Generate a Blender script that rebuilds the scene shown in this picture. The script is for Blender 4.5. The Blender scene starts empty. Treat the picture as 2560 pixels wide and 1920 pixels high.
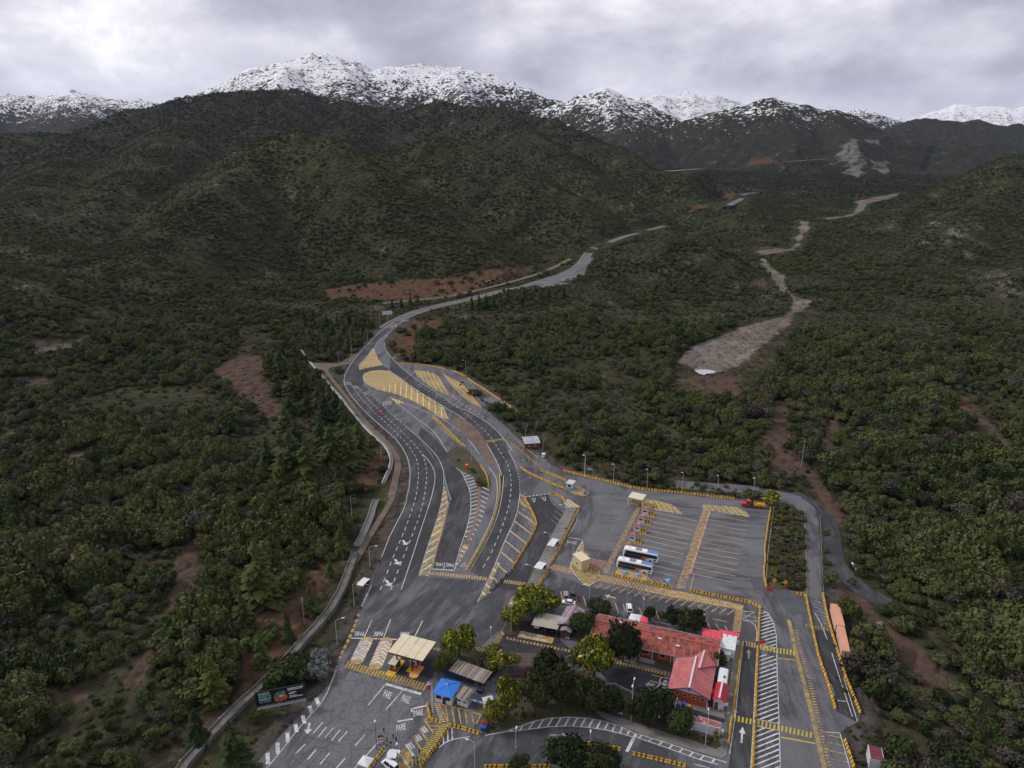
import bpy, bmesh, math, random
import numpy as np
from mathutils import Vector, Matrix, Euler, noise as mnoise
R = math.radians
D = bpy.data
scene = bpy.context.scene
COL = scene.collection
rng = random.Random(7)
nrng = np.random.default_rng(11)

# ------------------------------------------------------------------ camera, sky, sun, exposure
CAM_H, PITCH, FPX = 140.0, R(18.2), 1777.0
cam_d = D.cameras.new('camera'); cam = D.objects.new('camera', cam_d); COL.objects.link(cam)
cam_d.sensor_width = 36.0; cam_d.lens = 36.0 * FPX / 2560.0
cam_d.clip_start = 1.0; cam_d.clip_end = 60000.0
cam.location = (0, 0, CAM_H); cam.rotation_euler = (R(90) - PITCH, 0, 0)
scene.camera = cam

SUN_EL, SUN_AZ = R(40), R(-72)
world = D.worlds.new('World'); scene.world = world; world.use_nodes = True
def build_world():
    nt = world.node_tree; nt.nodes.clear(); N = nt.nodes.new; L = nt.links.new
    out = N('ShaderNodeOutputWorld'); bg = N('ShaderNodeBackground'); L(bg.outputs[0], out.inputs[0])
    sky = N('ShaderNodeTexSky'); sky.sky_type = 'NISHITA'; sky.sun_disc = False
    sky.sun_elevation = SUN_EL; sky.sun_rotation = SUN_AZ
    sk = N('ShaderNodeVectorMath'); sk.operation = 'SCALE'; sk.inputs['Scale'].default_value = 0.10
    L(sky.outputs[0], sk.inputs[0])
    tc = N('ShaderNodeTexCoord')
    def cloud(scale, loc, sz, detail, rough, dist):
        mp = N('ShaderNodeMapping'); mp.inputs['Scale'].default_value = (scale, scale, scale * sz)
        mp.inputs['Location'].default_value = loc
        L(tc.outputs['Generated'], mp.inputs[0])
        n = N('ShaderNodeTexNoise'); n.inputs['Scale'].default_value = 1.0; n.inputs['Detail'].default_value = detail
        n.inputs['Roughness'].default_value = rough; n.inputs['Distortion'].default_value = dist
        L(mp.outputs[0], n.inputs['Vector']); return n.outputs['Fac']
    def ramp(fac, stops):
        r = N('ShaderNodeValToRGB'); e = r.color_ramp.elements
        while len(e) < len(stops): e.new(0.5)
        for i, (p, c) in enumerate(stops): e[i].position = p; e[i].color = (*c, 1)
        L(fac, r.inputs[0]); return r.outputs[0]
    a = cloud(2.2, (3.1, 0.4, 1.3), 2.2, 7, 0.52, 0.25)
    b = cloud(6.0, (4.4, 1.1, 7.3), 1.7, 9, 0.60, 0.22)
    mixf = N('ShaderNodeMix'); mixf.data_type = 'FLOAT'; mixf.inputs[0].default_value = 0.46
    L(a, mixf.inputs[2]); L(b, mixf.inputs[3])
    colr = ramp(mixf.outputs[0], [(0.35, (0.24, 0.238, 0.285)), (0.44, (0.335, 0.332, 0.385)), (0.50, (0.435, 0.431, 0.485)), (0.56, (0.545, 0.542, 0.588)), (0.65, (0.80, 0.80, 0.82))])
    cov = cloud(3.4, (7.7, 2.2, 0.6), 3.0, 5, 0.5, 0.2)
    cf = ramp(cov, [(0.24, (0.75,) * 3), (0.36, (1,) * 3)])
    m = N('ShaderNodeMix'); m.data_type = 'RGBA'
    L(cf, m.inputs[0]); L(sk.outputs[0], m.inputs[6]); L(colr, m.inputs[7])
    L(m.outputs[2], bg.inputs[0]); bg.inputs[1].default_value = 1.0
build_world()
sun_d = D.lights.new('sun', 'SUN'); sun_d.energy = 1.5; sun_d.angle = R(11); sun_d.color = (1, 0.965, 0.91)
sun = D.objects.new('sun', sun_d); COL.objects.link(sun)
sun.rotation_euler = Euler((R(90) - SUN_EL, 0, R(180) - SUN_AZ), 'XYZ')
scene.view_settings.view_transform = 'Standard'; scene.view_settings.look = 'None'
scene.view_settings.gamma = 1.0; scene.view_settings.use_curve_mapping = False
scene.view_settings.exposure = 0.66
scene.render.engine = 'CYCLES'
cy = scene.cycles
cy.use_denoising = True; cy.denoiser = 'OPENIMAGEDENOISE'; cy.max_bounces = 5; cy.diffuse_bounces = 2; cy.glossy_bounces = 2
cy.transmission_bounces = 3; cy.volume_bounces = 0; cy.transparent_max_bounces = 6; cy.use_adaptive_sampling = False
cy.sample_clamp_indirect = 4.0

# ------------------------------------------------------------------ survey helpers: image tiles -> rays -> ground points
TILE = {'V': (0, 0, .86406), 'A': (600, 1400, 3.1906), 'B': (1200, 1400, 3.1906), 'C': (1700, 1400, 3.1906), 'D': (1300, 1150, 3.16),
        'E': (900, 1100, 3.6867), 'F': (800, 800, 3.6867), 'G': (0, 120, 2.212), 'H': (800, 120, 2.212), 'I': (1560, 120, 2.212),
        'J': (1600, 400, 2.3042), 'K': (0, 800, 2.212), 'L': (0, 1300, 2.765), 'M': (1800, 1100, 2.9105), 'N': (940, 1560, 6.9125),
        'O': (1240, 1440, 6.9125), 'P': (1560, 1540, 6.9125), 'Q': (1640, 1660, 6.9125), 'R': (880, 1760, 8.5077),
        'S': (1530, 1210, 6.9125), 'U': (2060, 1480, 3.95), 'X': (1260, 1600, 6.9125), 'f': (0, 0, 1.0)}
SP, CP = math.sin(PITCH), math.cos(PITCH)
def T(t, pts):
    ox, oy, s = TILE[t]
    return [(ox + x / s, oy + y / s) for x, y in pts]
def T1(t, x, y):
    ox, oy, s = TILE[t]; return (ox + x / s, oy + y / s)
def gp(p, z=0.0):
    """ground point (x, y) seen at full-frame pixel p on the horizontal plane z"""
    u = (p[0] - 1280) / FPX; v = (p[1] - 960) / FPX
    t = (CAM_H - z) / (SP + v * CP)
    return (u * t, (CP - v * SP) * t)
def G(t, pts, z=0.0): return [gp(p, z) for p in T(t, pts)]
def G1(t, x, y, z=0.0): return gp(T1(t, x, y), z)
def at_y(p, Y):
    """point on the ray of pixel p at forward distance Y"""
    u = (p[0] - 1280) / FPX; v = (p[1] - 960) / FPX
    t = Y / (CP - v * SP)
    return (u * t, Y, CAM_H - t * (SP + v * CP))
def height_at(base, top):
    """height of a vertical edge whose foot and head are seen at pixels base, top"""
    x, y = gp(base)
    return at_y(top, y)[2]

# ------------------------------------------------------------------ material helpers
def new_mat(name):
    m = D.materials.new(name); m.use_nodes = True
    nt = m.node_tree; nt.nodes.clear()
    out = nt.nodes.new('ShaderNodeOutputMaterial'); b = nt.nodes.new('ShaderNodeBsdfPrincipled')
    nt.links.new(b.outputs[0], out.inputs[0])
    b.inputs['Roughness'].default_value = 0.8
    b.inputs['Specular IOR Level'].default_value = 0.3
    return m, nt, b
class NB:
    """tiny node builder"""
    def __init__(s, nt): s.nt = nt
    def n(s, t, **k):
        x = s.nt.nodes.new(t)
        for a, b in k.items(): setattr(x, a, b)
        return x
    def l(s, a, b): s.nt.links.new(a, b)
    def geo(s): return s.n('ShaderNodeNewGeometry').outputs['Position']
    def mapping(s, vec, scale=(1, 1, 1), rot=(0, 0, 0), loc=(0, 0, 0)):
        m = s.n('ShaderNodeMapping'); m.inputs['Scale'].default_value = scale; m.inputs['Rotation'].default_value = rot
        m.inputs['Location'].default_value = loc; s.l(vec, m.inputs[0]); return m.outputs[0]
    def noise(s, vec, scale, detail=3, rough=0.5, dist=0.0):
        m = s.n('ShaderNodeTexNoise'); m.inputs['Scale'].default_value = scale; m.inputs['Detail'].default_value = detail
        m.inputs['Roughness'].default_value = rough; m.inputs['Distortion'].default_value = dist
        s.l(vec, m.inputs['Vector']); return m.outputs['Fac']
    def voronoi(s, vec, scale, feature='F1', out='Distance'):
        m = s.n('ShaderNodeTexVoronoi'); m.feature = feature; m.inputs['Scale'].default_value = scale
        s.l(vec, m.inputs['Vector']); return m.outputs[out]
    def ramp(s, fac, stops, interp='LINEAR'):
        r = s.n('ShaderNodeValToRGB'); e = r.color_ramp.elements; r.color_ramp.interpolation = interp
        while len(e) < len(stops): e.new(0.5)
        for i, (p, c) in enumerate(stops):
            e[i].position = p; c = (c,) * 3 if isinstance(c, (int, float)) else c; e[i].color = (*c[:3], 1)
        s.l(fac, r.inputs[0]); return r.outputs[0]
    def mix(s, fac, a, b, mode='MIX'):
        m = s.n('ShaderNodeMix'); m.data_type = 'RGBA'; m.blend_type = mode
        for i, v in ((0, fac), (6, a), (7, b)):
            if isinstance(v, (int, float)): m.inputs[i].default_value = v if i == 0 else (v, v, v, 1)
            elif isinstance(v, tuple): m.inputs[i].default_value = (*v[:3], 1)
            else: s.l(v, m.inputs[i])
        return m.outputs[2]
    def math(s, op, a, b=0.0, clamp=False):
        m = s.n('ShaderNodeMath'); m.operation = op; m.use_clamp = clamp
        for i, v in ((0, a), (1, b)):
            if isinstance(v, (int, float)): m.inputs[i].default_value = v
            else: s.l(v, m.inputs[i])
        return m.outputs[0]
    def attr(s, name, kind='GEOMETRY', out='Fac'):
        a = s.n('ShaderNodeAttribute'); a.attribute_name = name; a.attribute_type = kind; return a.outputs[out]
    def bump(s, h, strength, dist, bsdf):
        b = s.n('ShaderNodeBump'); b.inputs['Strength'].default_value = strength; b.inputs['Distance'].default_value = dist
        s.l(h, b.inputs['Height']); s.l(b.outputs[0], bsdf.inputs['Normal'])
_mc = {}
def paint(name, col, rough=0.6, var=0.12, scale=1.5, metal=0.0, spec=0.3, dirt=None, dirt_amt=0.5):
    """painted / plain surface with soft tonal variation and optional dirt patches"""
    if name in _mc: return _mc[name]
    m, nt, b = new_mat(name); q = NB(nt)
    tc = q.n('ShaderNodeTexCoord').outputs['Object']
    n1 = q.noise(tc, scale, 4, 0.6)
    lo = tuple(c * (1 - var) for c in col); hi = tuple(min(1, c * (1 + var)) for c in col)
    c = q.ramp(n1, [(0.3, lo), (0.7, hi)])
    if dirt:
        n2 = q.noise(tc, scale * 2.3, 5, 0.65)
        c = q.mix(q.ramp(n2, [(0.5, 0.0), (0.72, dirt_amt)]), c, dirt)
    q.l(c, b.inputs['Base Color'])
    b.inputs['Roughness'].default_value = rough; b.inputs['Metallic'].default_value = metal
    b.inputs['Specular IOR Level'].default_value = spec
    _mc[name] = m; return m

# ------------------------------------------------------------------ object helpers
def tag(o, label=None, cat=None, group=None, kind=None):
    if label: o['label'] = label
    if cat: o['category'] = cat
    if group: o['group'] = group
    if kind: o['kind'] = kind
    return o
def link(name, me, mats=None, parent=None, loc=None):
    o = D.objects.new(name, me); COL.objects.link(o)
    if mats is not None and me is not None and len(me.materials) == 0:
        for m in (mats if isinstance(mats, (list, tuple)) else [mats]): me.materials.append(m)
    if parent: o.parent = parent
    if loc: o.location = loc
    return o
def empty(name, loc, rz=0.0, label=None, cat=None, group=None, kind=None):
    o = D.objects.new(name, None); COL.objects.link(o); o.location = loc; o.rotation_euler = (0, 0, rz)
    o.empty_display_size = 0.5
    return tag(o, label, cat, group, kind)
def copy_tree(o, parent=None):
    c = o.copy(); COL.objects.link(c)
    if parent: c.parent = parent
    for ch in list(o.children): copy_tree(ch, c)
    return c
class MB:
    """collects simple shapes, then links them as one mesh object"""
    def __init__(s): s.v = []; s.f = []; s.mi = []
    def add(s, vs, fs, mi=0):
        o = len(s.v); s.v += [tuple(v) for v in vs]; s.f += [tuple(i + o for i in f) for f in fs]; s.mi += [mi] * len(fs); return s
    def box(s, x0, x1, y0, y1, z0, z1, mi=0, M=None):
        vs = [Vector(p) for p in ((x0, y0, z0), (x1, y0, z0), (x1, y1, z0), (x0, y1, z0), (x0, y0, z1), (x1, y0, z1), (x1, y1, z1), (x0, y1, z1))]
        if M is not None: vs = [M @ v for v in vs]
        return s.add(vs, [(0, 3, 2, 1), (4, 5, 6, 7), (0, 1, 5, 4), (1, 2, 6, 5), (2, 3, 7, 6), (3, 0, 4, 7)], mi)
    def bar(s, a, b, w, h=None, mi=0, up=(0, 0, 1)):
        """box beam from a to b"""
        a, b = Vector(a), Vector(b); h = h or w; d = (b - a); ln = d.length; d.normalize()
        u = Vector(up); sd = d.cross(u)
        if sd.length < 1e-4: sd = d.cross(Vector((0, 1, 0)))
        sd.normalize(); u = sd.cross(d)
        vs = [p + sd * (i * w / 2) + u * (j * h / 2) for p in (a, b) for i, j in ((-1, -1), (1, -1), (1, 1), (-1, 1))]
        return s.add(vs, [(0, 1, 2, 3), (7, 6, 5, 4), (0, 4, 5, 1), (1, 5, 6, 2), (2, 6, 7, 3), (3, 7, 4, 0)], mi)
    def tube(s, pts, rad, n=6, mi=0, cap=True):
        pts = [Vector(p) for p in pts]; rads = rad if isinstance(rad, (list, tuple)) else [rad] * len(pts)
        base = len(s.v); rings = []
        for i, p in enumerate(pts):
            d = (pts[min(i + 1, len(pts) - 1)] - pts[max(i - 1, 0)]).normalized()
            a = d.cross(Vector((0.13, 0.97, 0.2)));
            if a.length < 1e-3: a = d.cross(Vector((1, 0, 0)))
            a.normalize(); b = d.cross(a)
            rings.append([p + (a * math.cos(2 * math.pi * k / n) + b * math.sin(2 * math.pi * k / n)) * rads[i] for k in range(n)])
        vs = [v for r in rings for v in r]; fs = []
        for i in range(len(pts) - 1):
            for k in range(n):
                k2 = (k + 1) % n; fs.append((i * n + k, i * n + k2, (i + 1) * n + k2, (i + 1) * n + k))
        if cap: fs += [tuple(range(n))[::-1], tuple((len(pts) - 1) * n + k for k in range(n))]
        return s.add(vs, fs, mi)
    def cyl(s, x, y, z0, z1, r, n=10, mi=0, r2=None): return s.tube([(x, y, z0), (x, y, z1)], [r, r if r2 is None else r2], n, mi)
    def prism(s, poly, z0, z1, mi=0):
        n = len(poly); vs = [(*p, z0) for p in poly] + [(*p, z1) for p in poly]
        fs = [tuple(range(n))[::-1], tuple(range(n, 2 * n))] + [(i, (i + 1) % n, n + (i + 1) % n, n + i) for i in range(n)]
        return s.add(vs, fs, mi)
    def ball(s, c, r, mi=0, n=8, m=5, sq=(1, 1, 1)):
        vs = [(c[0], c[1], c[2] - r * sq[2])]; fs = []
        for j in range(1, m):
            t = math.pi * j / m - math.pi / 2
            for k in range(n):
                p = 2 * math.pi * k / n; vs.append((c[0] + r * sq[0] * math.cos(t) * math.cos(p), c[1] + r * sq[1] * math.cos(t) * math.sin(p), c[2] + r * sq[2] * math.sin(t)))
        vs.append((c[0], c[1], c[2] + r * sq[2])); top = len(vs) - 1
        for k in range(n):
            k2 = (k + 1) % n; fs.append((0, 1 + k2, 1 + k)); fs.append((top, 1 + (m - 2) * n + k, 1 + (m - 2) * n + k2))
            for j in range(m - 2): fs.append((1 + j * n + k, 1 + j * n + k2, 1 + (j + 1) * n + k2, 1 + (j + 1) * n + k))
        return s.add(vs, fs, mi)
    def mesh(s, name, smooth=False):
        me = D.meshes.new(name); me.from_pydata(s.v, [], s.f); me.polygons.foreach_set('material_index', s.mi)
        if smooth: me.polygons.foreach_set('use_smooth', [True] * len(me.polygons))
        me.update(); return me
    def build(s, name, mats, parent=None, loc=None, smooth=False): return link(name, s.mesh(name, smooth), mats, parent, loc)

def fan_mesh(name, pts, z):
    """flat polygon (may be concave) as a triangulated mesh"""
    from mathutils.geometry import tessellate_polygon
    v = [Vector((x, y, 0)) for x, y in pts]
    tris = tessellate_polygon([v]); me = D.meshes.new(name)
    fs = []
    for t in tris:
        a, b, c = (v[i] for i in t)
        if (b - a).cross(c - a).z < 0: t = (t[0], t[2], t[1])
        fs.append(tuple(t))
    me.from_pydata([(x, y, z) for x, y in pts], [], fs); me.update(); return me
def in_poly(px, py, poly):
    poly = np.asarray(poly, float); res = np.zeros(px.shape, bool)
    x0, y0 = poly.min(0); x1, y1 = poly.max(0)
    sel = (px >= x0) & (px <= x1) & (py >= y0) & (py <= y1)
    if not sel.any(): return res
    X, Y = px[sel], py[sel]; r = np.zeros(X.shape, bool); n = len(poly)
    for i in range(n):
        xa, ya = poly[i]; xb, yb = poly[(i + 1) % n]
        if ya == yb: continue
        c = ((ya > Y) != (yb > Y)) & (X < (xb - xa) * (Y - ya) / (yb - ya) + xa)
        r ^= c
    res[sel] = r; return res
def seg_dist(px, py, line, want_s=False):
    """distance from points to a polyline (and the value interpolated along it when points carry a third number)"""
    best = np.full(px.shape, 1e9); val = np.zeros(px.shape)
    for a, b in zip(line[:-1], line[1:]):
        ax, ay = a[0], a[1]; dx, dy = b[0] - ax, b[1] - ay; l2 = dx * dx + dy * dy + 1e-9
        t = np.clip(((px - ax) * dx + (py - ay) * dy) / l2, 0, 1)
        d = np.hypot(px - ax - t * dx, py - ay - t * dy)
        m = d < best; best = np.where(m, d, best)
        if want_s: val = np.where(m, a[2] + t * (b[2] - a[2]), val)
    return (best, val) if want_s else best
def smooth_line(pts, step):
    """Catmull-Rom resample of a polyline at about `step` metres"""
    P = [np.array(p, float) for p in pts]; P = [2 * P[0] - P[1]] + P + [2 * P[-1] - P[-2]]; out = []
    for i in range(1, len(P) - 2):
        a, b, c, d = P[i - 1:i + 3]; n = max(1, int(np.linalg.norm((c - b)[:2]) / step))
        for k in range(n):
            t = k / n; out.append(tuple(0.5 * ((2 * b) + (c - a) * t + (2 * a - 5 * b + 4 * c - d) * t * t + (3 * b - a - 3 * c + d) * t ** 3)))
    out.append(tuple(P[-2])); return out
# ------------------------------------------------------------------ terrain
def ridge(pts, slope, snow=9999, w=25.0):
    return ([at_y(T1('V', x, y), Y) for x, y, Y in pts], slope, snow, w)
RIDGES = [
    # the long brown crest behind the valley road, left to right
    ridge([(-500, 330, 1900), (0, 296, 1900), (140, 292, 2000), (260, 243, 2100), (390, 216, 2300), (480, 205, 2400), (600, 194, 2600), (645, 192, 2700), (700, 212, 2700),
           (790, 236, 2600), (880, 244, 2500), (960, 231, 2300), (1010, 240, 2250), (1075, 229, 2200), (1140, 250, 2050), (1200, 262, 1950), (1300, 318, 1750), (1400, 355, 1600),
           (1480, 385, 1500), (1560, 430, 1350), (1600, 460, 1250)], .42, 330),
    # spur with the rounded top, its right rib and its left rib
    ridge([(600, 300, 1200), (640, 292, 1150), (700, 310, 1100), (800, 370, 1020), (900, 440, 930), (1000, 520, 850), (1080, 600, 760)], .60, w=45),
    ridge([(640, 292, 1150), (566, 322, 1080), (488, 404, 950), (410, 455, 880), (332, 514, 800), (290, 575, 720)], .60, w=35),
    ridge([(480, 205, 2400), (400, 262, 1800), (330, 330, 1450), (250, 400, 1200), (180, 470, 1000)], .55, w=35),
    ridge([(140, 292, 2000), (120, 360, 1450), (60, 440, 1050), (-60, 500, 900)], .55, w=35),
    # second spur to its right
    ridge([(800, 345, 1480), (824, 338, 1450), (933, 311, 1400), (980, 311, 1380), (1043, 338, 1320), (1133, 369, 1250), (1238, 428, 1150), (1277, 479, 1080)], .60, w=35),
    ridge([(1075, 229, 2200), (1150, 300, 1750), (1250, 360, 1500), (1330, 420, 1300)], .55, w=25),
    ridge([(790, 236, 2600), (760, 290, 2000), (740, 330, 1700)], .5, w=30),
    ridge([(640, 192, 2700), (560, 250, 2200), (540, 300, 1750)], .5, w=30),
    # low spurs of the left foreground
    ridge([(-400, 520, 620), (0, 608, 560), (100, 640, 545), (250, 688, 530), (400, 702, 540), (520, 742, 500), (580, 790, 450)], .24, w=30),
    ridge([(-400, 440, 850), (0, 520, 750), (200, 560, 730), (350, 600, 690), (450, 640, 640), (540, 670, 610)], .26, w=30),
    # right hill and its lower rib
    ridge([(2700, 230, 1550), (2400, 300, 1500), (2212, 346, 1450), (2150, 372, 1400), (2050, 410, 1350), (1960, 445, 1300), (1900, 470, 1250)], .5, w=30),
    ridge([(2212, 346, 1450), (2160, 430, 1200), (2060, 500, 1000), (1960, 560, 880)], .45, w=25),
    ridge([(2700, 500, 680), (2400, 560, 700), (2212, 598, 700), (2100, 618, 720), (1990, 640, 720)], .22, w=30),
    ridge([(2300, 440, 1150), (2100, 500, 1050), (1950, 540, 980)], .26, w=30),
    # wooded knolls between road and dry river
    ridge([(1250, 575, 900), (1330, 532, 870), (1400, 523, 850), (1500, 526, 830), (1560, 546, 800), (1640, 600, 760), (1690, 640, 720)], .52, w=14),
    ridge([(1500, 480, 1320), (1544, 469, 1300), (1626, 462, 1300), (1701, 496, 1250)], .5, w=14),
    ridge([(1650, 425, 1900), (1720, 410, 2000), (1820, 408, 2100), (1900, 415, 2000)], .25, w=20),
    ridge([(1480, 420, 1900), (1540, 395, 2000), (1600, 400, 2050)], .25, w=20),
    # far snowy range
    ridge([(300, 300, 5200), (440, 208, 4900), (520, 165, 4800), (580, 143, 4800), (630, 128, 4800), (690, 130, 4800), (722, 125, 4800), (760, 141, 4800), (800, 147, 4800), (860, 148, 4800), (960, 152, 4800),
           (1040, 165, 4700), (1120, 195, 4600), (1180, 220, 4500), (1240, 240, 4400), (1330, 330, 3900)], .55, 330, 12),
    ridge([(722, 125, 4800), (770, 190, 4300), (830, 250, 3800)], .5, 330, 12),
    ridge([(630, 140, 4750), (600, 185, 4200), (560, 240, 3600)], .5, 330, 12),
    ridge([(960, 152, 4800), (1000, 205, 4300), (1030, 260, 3800)], .5, 330, 12),
    ridge([(-300, 250, 6000), (-60, 220, 6000), (0, 213, 6000), (55, 203, 6000), (100, 212, 6000), (180, 202, 6000), (200, 203, 6000), (240, 213, 6000), (300, 220, 6000), (345, 230, 5900), (420, 270, 5800)], .55, 330, 12),
    ridge([(180, 202, 6000), (160, 240, 5500), (150, 280, 5000)], .5, 330, 12),
    ridge([(1120, 260, 4300), (1190, 230, 4250), (1250, 206, 4200), (1300, 190, 4200), (1330, 198, 4200), (1380, 225, 4150), (1450, 262, 4050), (1500, 300, 3900), (1560, 345, 3700)], .52, 225, 10),
    ridge([(1300, 190, 4200), (1330, 250, 3800), (1370, 310, 3400)], .45, 225, 10),
    ridge([(1340, 225, 9000), (1380, 207, 9000), (1420, 200, 9000), (1450, 207, 9000), (1490, 202, 9000), (1560, 213, 9000), (1610, 222, 9000), (1660, 240, 9000), (1720, 265, 8800)], .5, 200, 12),
    ridge([(1420, 295, 3900), (1480, 266, 3850), (1560, 240, 3800), (1610, 231, 3800), (1640, 222, 3800), (1668, 217, 3800), (1700, 227, 3800), (1760, 243, 3750), (1800, 246, 3700), (1850, 272, 3600), (1900, 290, 3500),
           (1960, 300, 3450), (2020, 313, 3400), (2080, 330, 3300)], .48, 250, 10),
    ridge([(1668, 217, 3800), (1700, 280, 3400), (1740, 330, 3100)], .42, 270, 10),
    ridge([(1800, 246, 3700), (1830, 300, 3300), (1850, 335, 3050)], .42, 300, 10),
    ridge([(1740, 260, 7000), (1800, 244, 7000), (1850, 239, 7000), (1890, 240, 7000), (1930, 254, 6900), (1970, 268, 6800)], .5, 300, 10),
    ridge([(1880, 300, 5300), (1950, 275, 5400), (1985, 260, 5500), (2000, 257, 5500), (2030, 262, 5500), (2100, 268, 5500), (2212, 270, 5400), (2500, 262, 5400)], .42, 600, 15),
    ridge([(1980, 330, 3900), (2080, 315, 4000), (2212, 320, 4000), (2500, 310, 4000)], .36, 600, 15),
    ridge([(1880, 258, 12500), (1960, 247, 12500), (2020, 234, 12500), (2120, 222, 12500), (2212, 216, 12500), (2500, 205, 12500)], .35, 150, 15),
]
def floor_z(x, y):
    f = np.clip((y - 640.0) * 0.022, 0, 62)
    return f * 1.0
def h_base(x, y, want_snow=False):
    x = np.asarray(x, float); y = np.asarray(y, float)
    fl = floor_z(x, y); z = fl.copy(); sn = np.full(x.shape, -2.0)
    for line, slope, snow, w in RIDGES:
        d, zr = seg_dist(x, y, line, True)
        c = zr - slope * (np.sqrt(d * d + w * w) - w)
        k = 6.0
        m = np.maximum(z, c); dd = np.abs(z - c)
        if want_snow: sn = np.where((c > z), (c - snow) / 100.0, sn)
        z = m + np.where(dd < k, (k - dd) ** 2 / (4 * k), 0.0)
        # keep the crest itself where it is seen
    z = np.where(z < fl + 0.0, fl, z) - 1.5 * (fl * 0 + 1) * np.clip((z - fl) / 10, 0, 1)
    return (z, sn) if want_snow else z
def gt(p):
    """where the ray of full-frame pixel p meets the smooth terrain"""
    u = (p[0] - 1280) / FPX; v = (p[1] - 960) / FPX
    t = np.geomspace(120, 16000, 1200)
    x, y, z = u * t, (CP - v * SP) * t, CAM_H - (SP + v * CP) * t
    h = h_base(x, y); i = int(np.argmax(h > z))
    if i == 0: i = len(t) - 1
    a, b = z[i - 1] - h[i - 1], h[i] - z[i]; k = a / (a + b + 1e-9); tt = t[i - 1] + k * (t[i] - t[i - 1])
    return (u * tt, (CP - v * SP) * tt, CAM_H - (SP + v * CP) * tt)
def GT(t, pts): return [gt(p) for p in T(t, pts)]

# --- paved ground outline (plane z = 0)
left_edge = T('F', [(690, 0), (640, 30), (540, 105), (440, 210), (360, 295), (275, 405), (228, 490), (212, 560), (232, 625), (280, 700), (350, 785), (410, 850), (510, 940), (610, 1030), (690, 1100),
                    (750, 1180), (795, 1265), (815, 1345), (822, 1420), (810, 1550), (785, 1650)]) + \
    T('E', [(455, 440), (428, 540), (393, 640), (343, 740), (262, 900), (192, 1080), (110, 1270), (0, 1540)]) + \
    T('A', [(955, 375), (890, 560), (830, 680), (780, 790), (755, 880), (720, 980), (640, 1070), (560, 1150), (470, 1240), (380, 1340), (280, 1450), (150, 1600), (100, 1659), (-40, 1850), (-300, 2300)])
right_edge = T('C', [(1700, 2300), (1500, 1850), (1390, 1659), (1310, 1440), (1270, 1380), (1420, 1290), (1445, 1235), (1385, 1085), (1310, 900), (1260, 720), (1205, 560), (1165, 400), (1140, 270)]) + \
    T('M', [(742, 1100), (735, 900), (728, 700), (715, 590), (690, 500), (640, 450), (560, 410), (450, 385)]) + \
    T('D', [(2000, 322), (1700, 306), (1300, 262), (900, 222), (700, 178), (500, 128), (345, 82), (240, 40)]) + \
    T('F', [(2212, 1420), (2060, 1270), (1900, 1140), (1800, 1070), (1700, 970), (1560, 850), (1500, 810), (1560, 760), (1700, 800), (1815, 850), (1690, 750), (1560, 660), (1450, 590), (1350, 530), (1215, 462), (1150, 445), (960, 412), (710, 390),
          (650, 330), (600, 255), (590, 200), (620, 150), (690, 80), (770, 25), (830, 0)])
PAVED = [gp(p) for p in left_edge + right_edge]
# the service road that runs behind the bus lot
SERVICE = [gp(p) for p in T('D', [(1230, 190), (1500, 212), (1800, 232), (2000, 265), (2212, 318)])] 
SERVICE2 = [gp(p) for p in T('M', [(450, 400), (560, 420), (640, 460), (690, 520), (760, 560), (800, 640), (810, 740), (840, 880), (880, 960), (980, 1050), (1100, 1130), (1220, 1190)])]

def terrace(x, y):
    """1 inside the made ground of the checkpoint, 0 outside"""
    d = np.full(x.shape, 1e9)
    ins = in_poly(x, y, PAVED)
    d = seg_dist(x, y, PAVED + PAVED[:1]); d = np.where(ins, 0, d)
    return d

HIGHWAY_PX = T('H', [(330, 1572), (380, 1535), (470, 1485), (600, 1440), (720, 1412), (830, 1388), (960, 1355), (1100, 1322), (1230, 1288), (1360, 1245), (1440, 1195), (1480, 1140), (1520, 1105), (1570, 1082)])
HIGHWAY = [gt(p) for p in HIGHWAY_PX]
HIGHWAY2 = GT('H', [(1600, 1075), (1640, 1058), (1700, 1038), (1750, 1025), (1830, 1003), (1900, 985)])
BAY = GT('H', [(1100, 1335), (1170, 1345), (1270, 1330), (1390, 1302), (1460, 1255), (1490, 1205), (1510, 1165), (1480, 1150), (1440, 1200), (1360, 1248), (1230, 1290)])
TRACK = GT('H', [(340, 1412), (540, 1393), (700, 1375), (870, 1340), (1050, 1295), (1200, 1250), (1300, 1210), (1385, 1165)])
FARROAD = GT('I', [(545, 890), (600, 860), (650, 832), (660, 812), (690, 805), (735, 800)])
FARROAD2 = GT('I', [(245, 688), (430, 670), (640, 655), (780, 642), (900, 632), (1120, 618), (1280, 612)])
FARROAD3 = GT('I', [(1480, 549), (1600, 545), (1700, 538)])
WASH = [GT('J', [(195, 1165), (300, 1080), (400, 1030), (560, 985), (700, 935), (800, 910), (860, 870), (880, 820), (850, 770), (800, 735), (760, 690), (735, 640), (680, 575), (665, 550), (720, 580), (770, 630),
                 (810, 650), (840, 665), (830, 700), (850, 760), (920, 790), (1010, 820), (960, 850), (890, 890), (860, 950), (800, 1000), (740, 1040), (690, 1080), (620, 1120), (540, 1190), (480, 1215), (420, 1230), (330, 1210), (260, 1180)]),
        GT('J', [(690, 545), (700, 525), (780, 515), (860, 515), (895, 490), (910, 440), (925, 380), (930, 350), (970, 360), (970, 400), (935, 430), (915, 490), (890, 520), (800, 535), (720, 550)]),
        GT('J', [(1060, 335), (1180, 322), (1235, 300), (1262, 262), (1240, 240), (1330, 216), (1430, 202), (1500, 186), (1480, 205), (1420, 225), (1310, 250), (1290, 285), (1240, 315), (1180, 330), (1070, 342)])]
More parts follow.
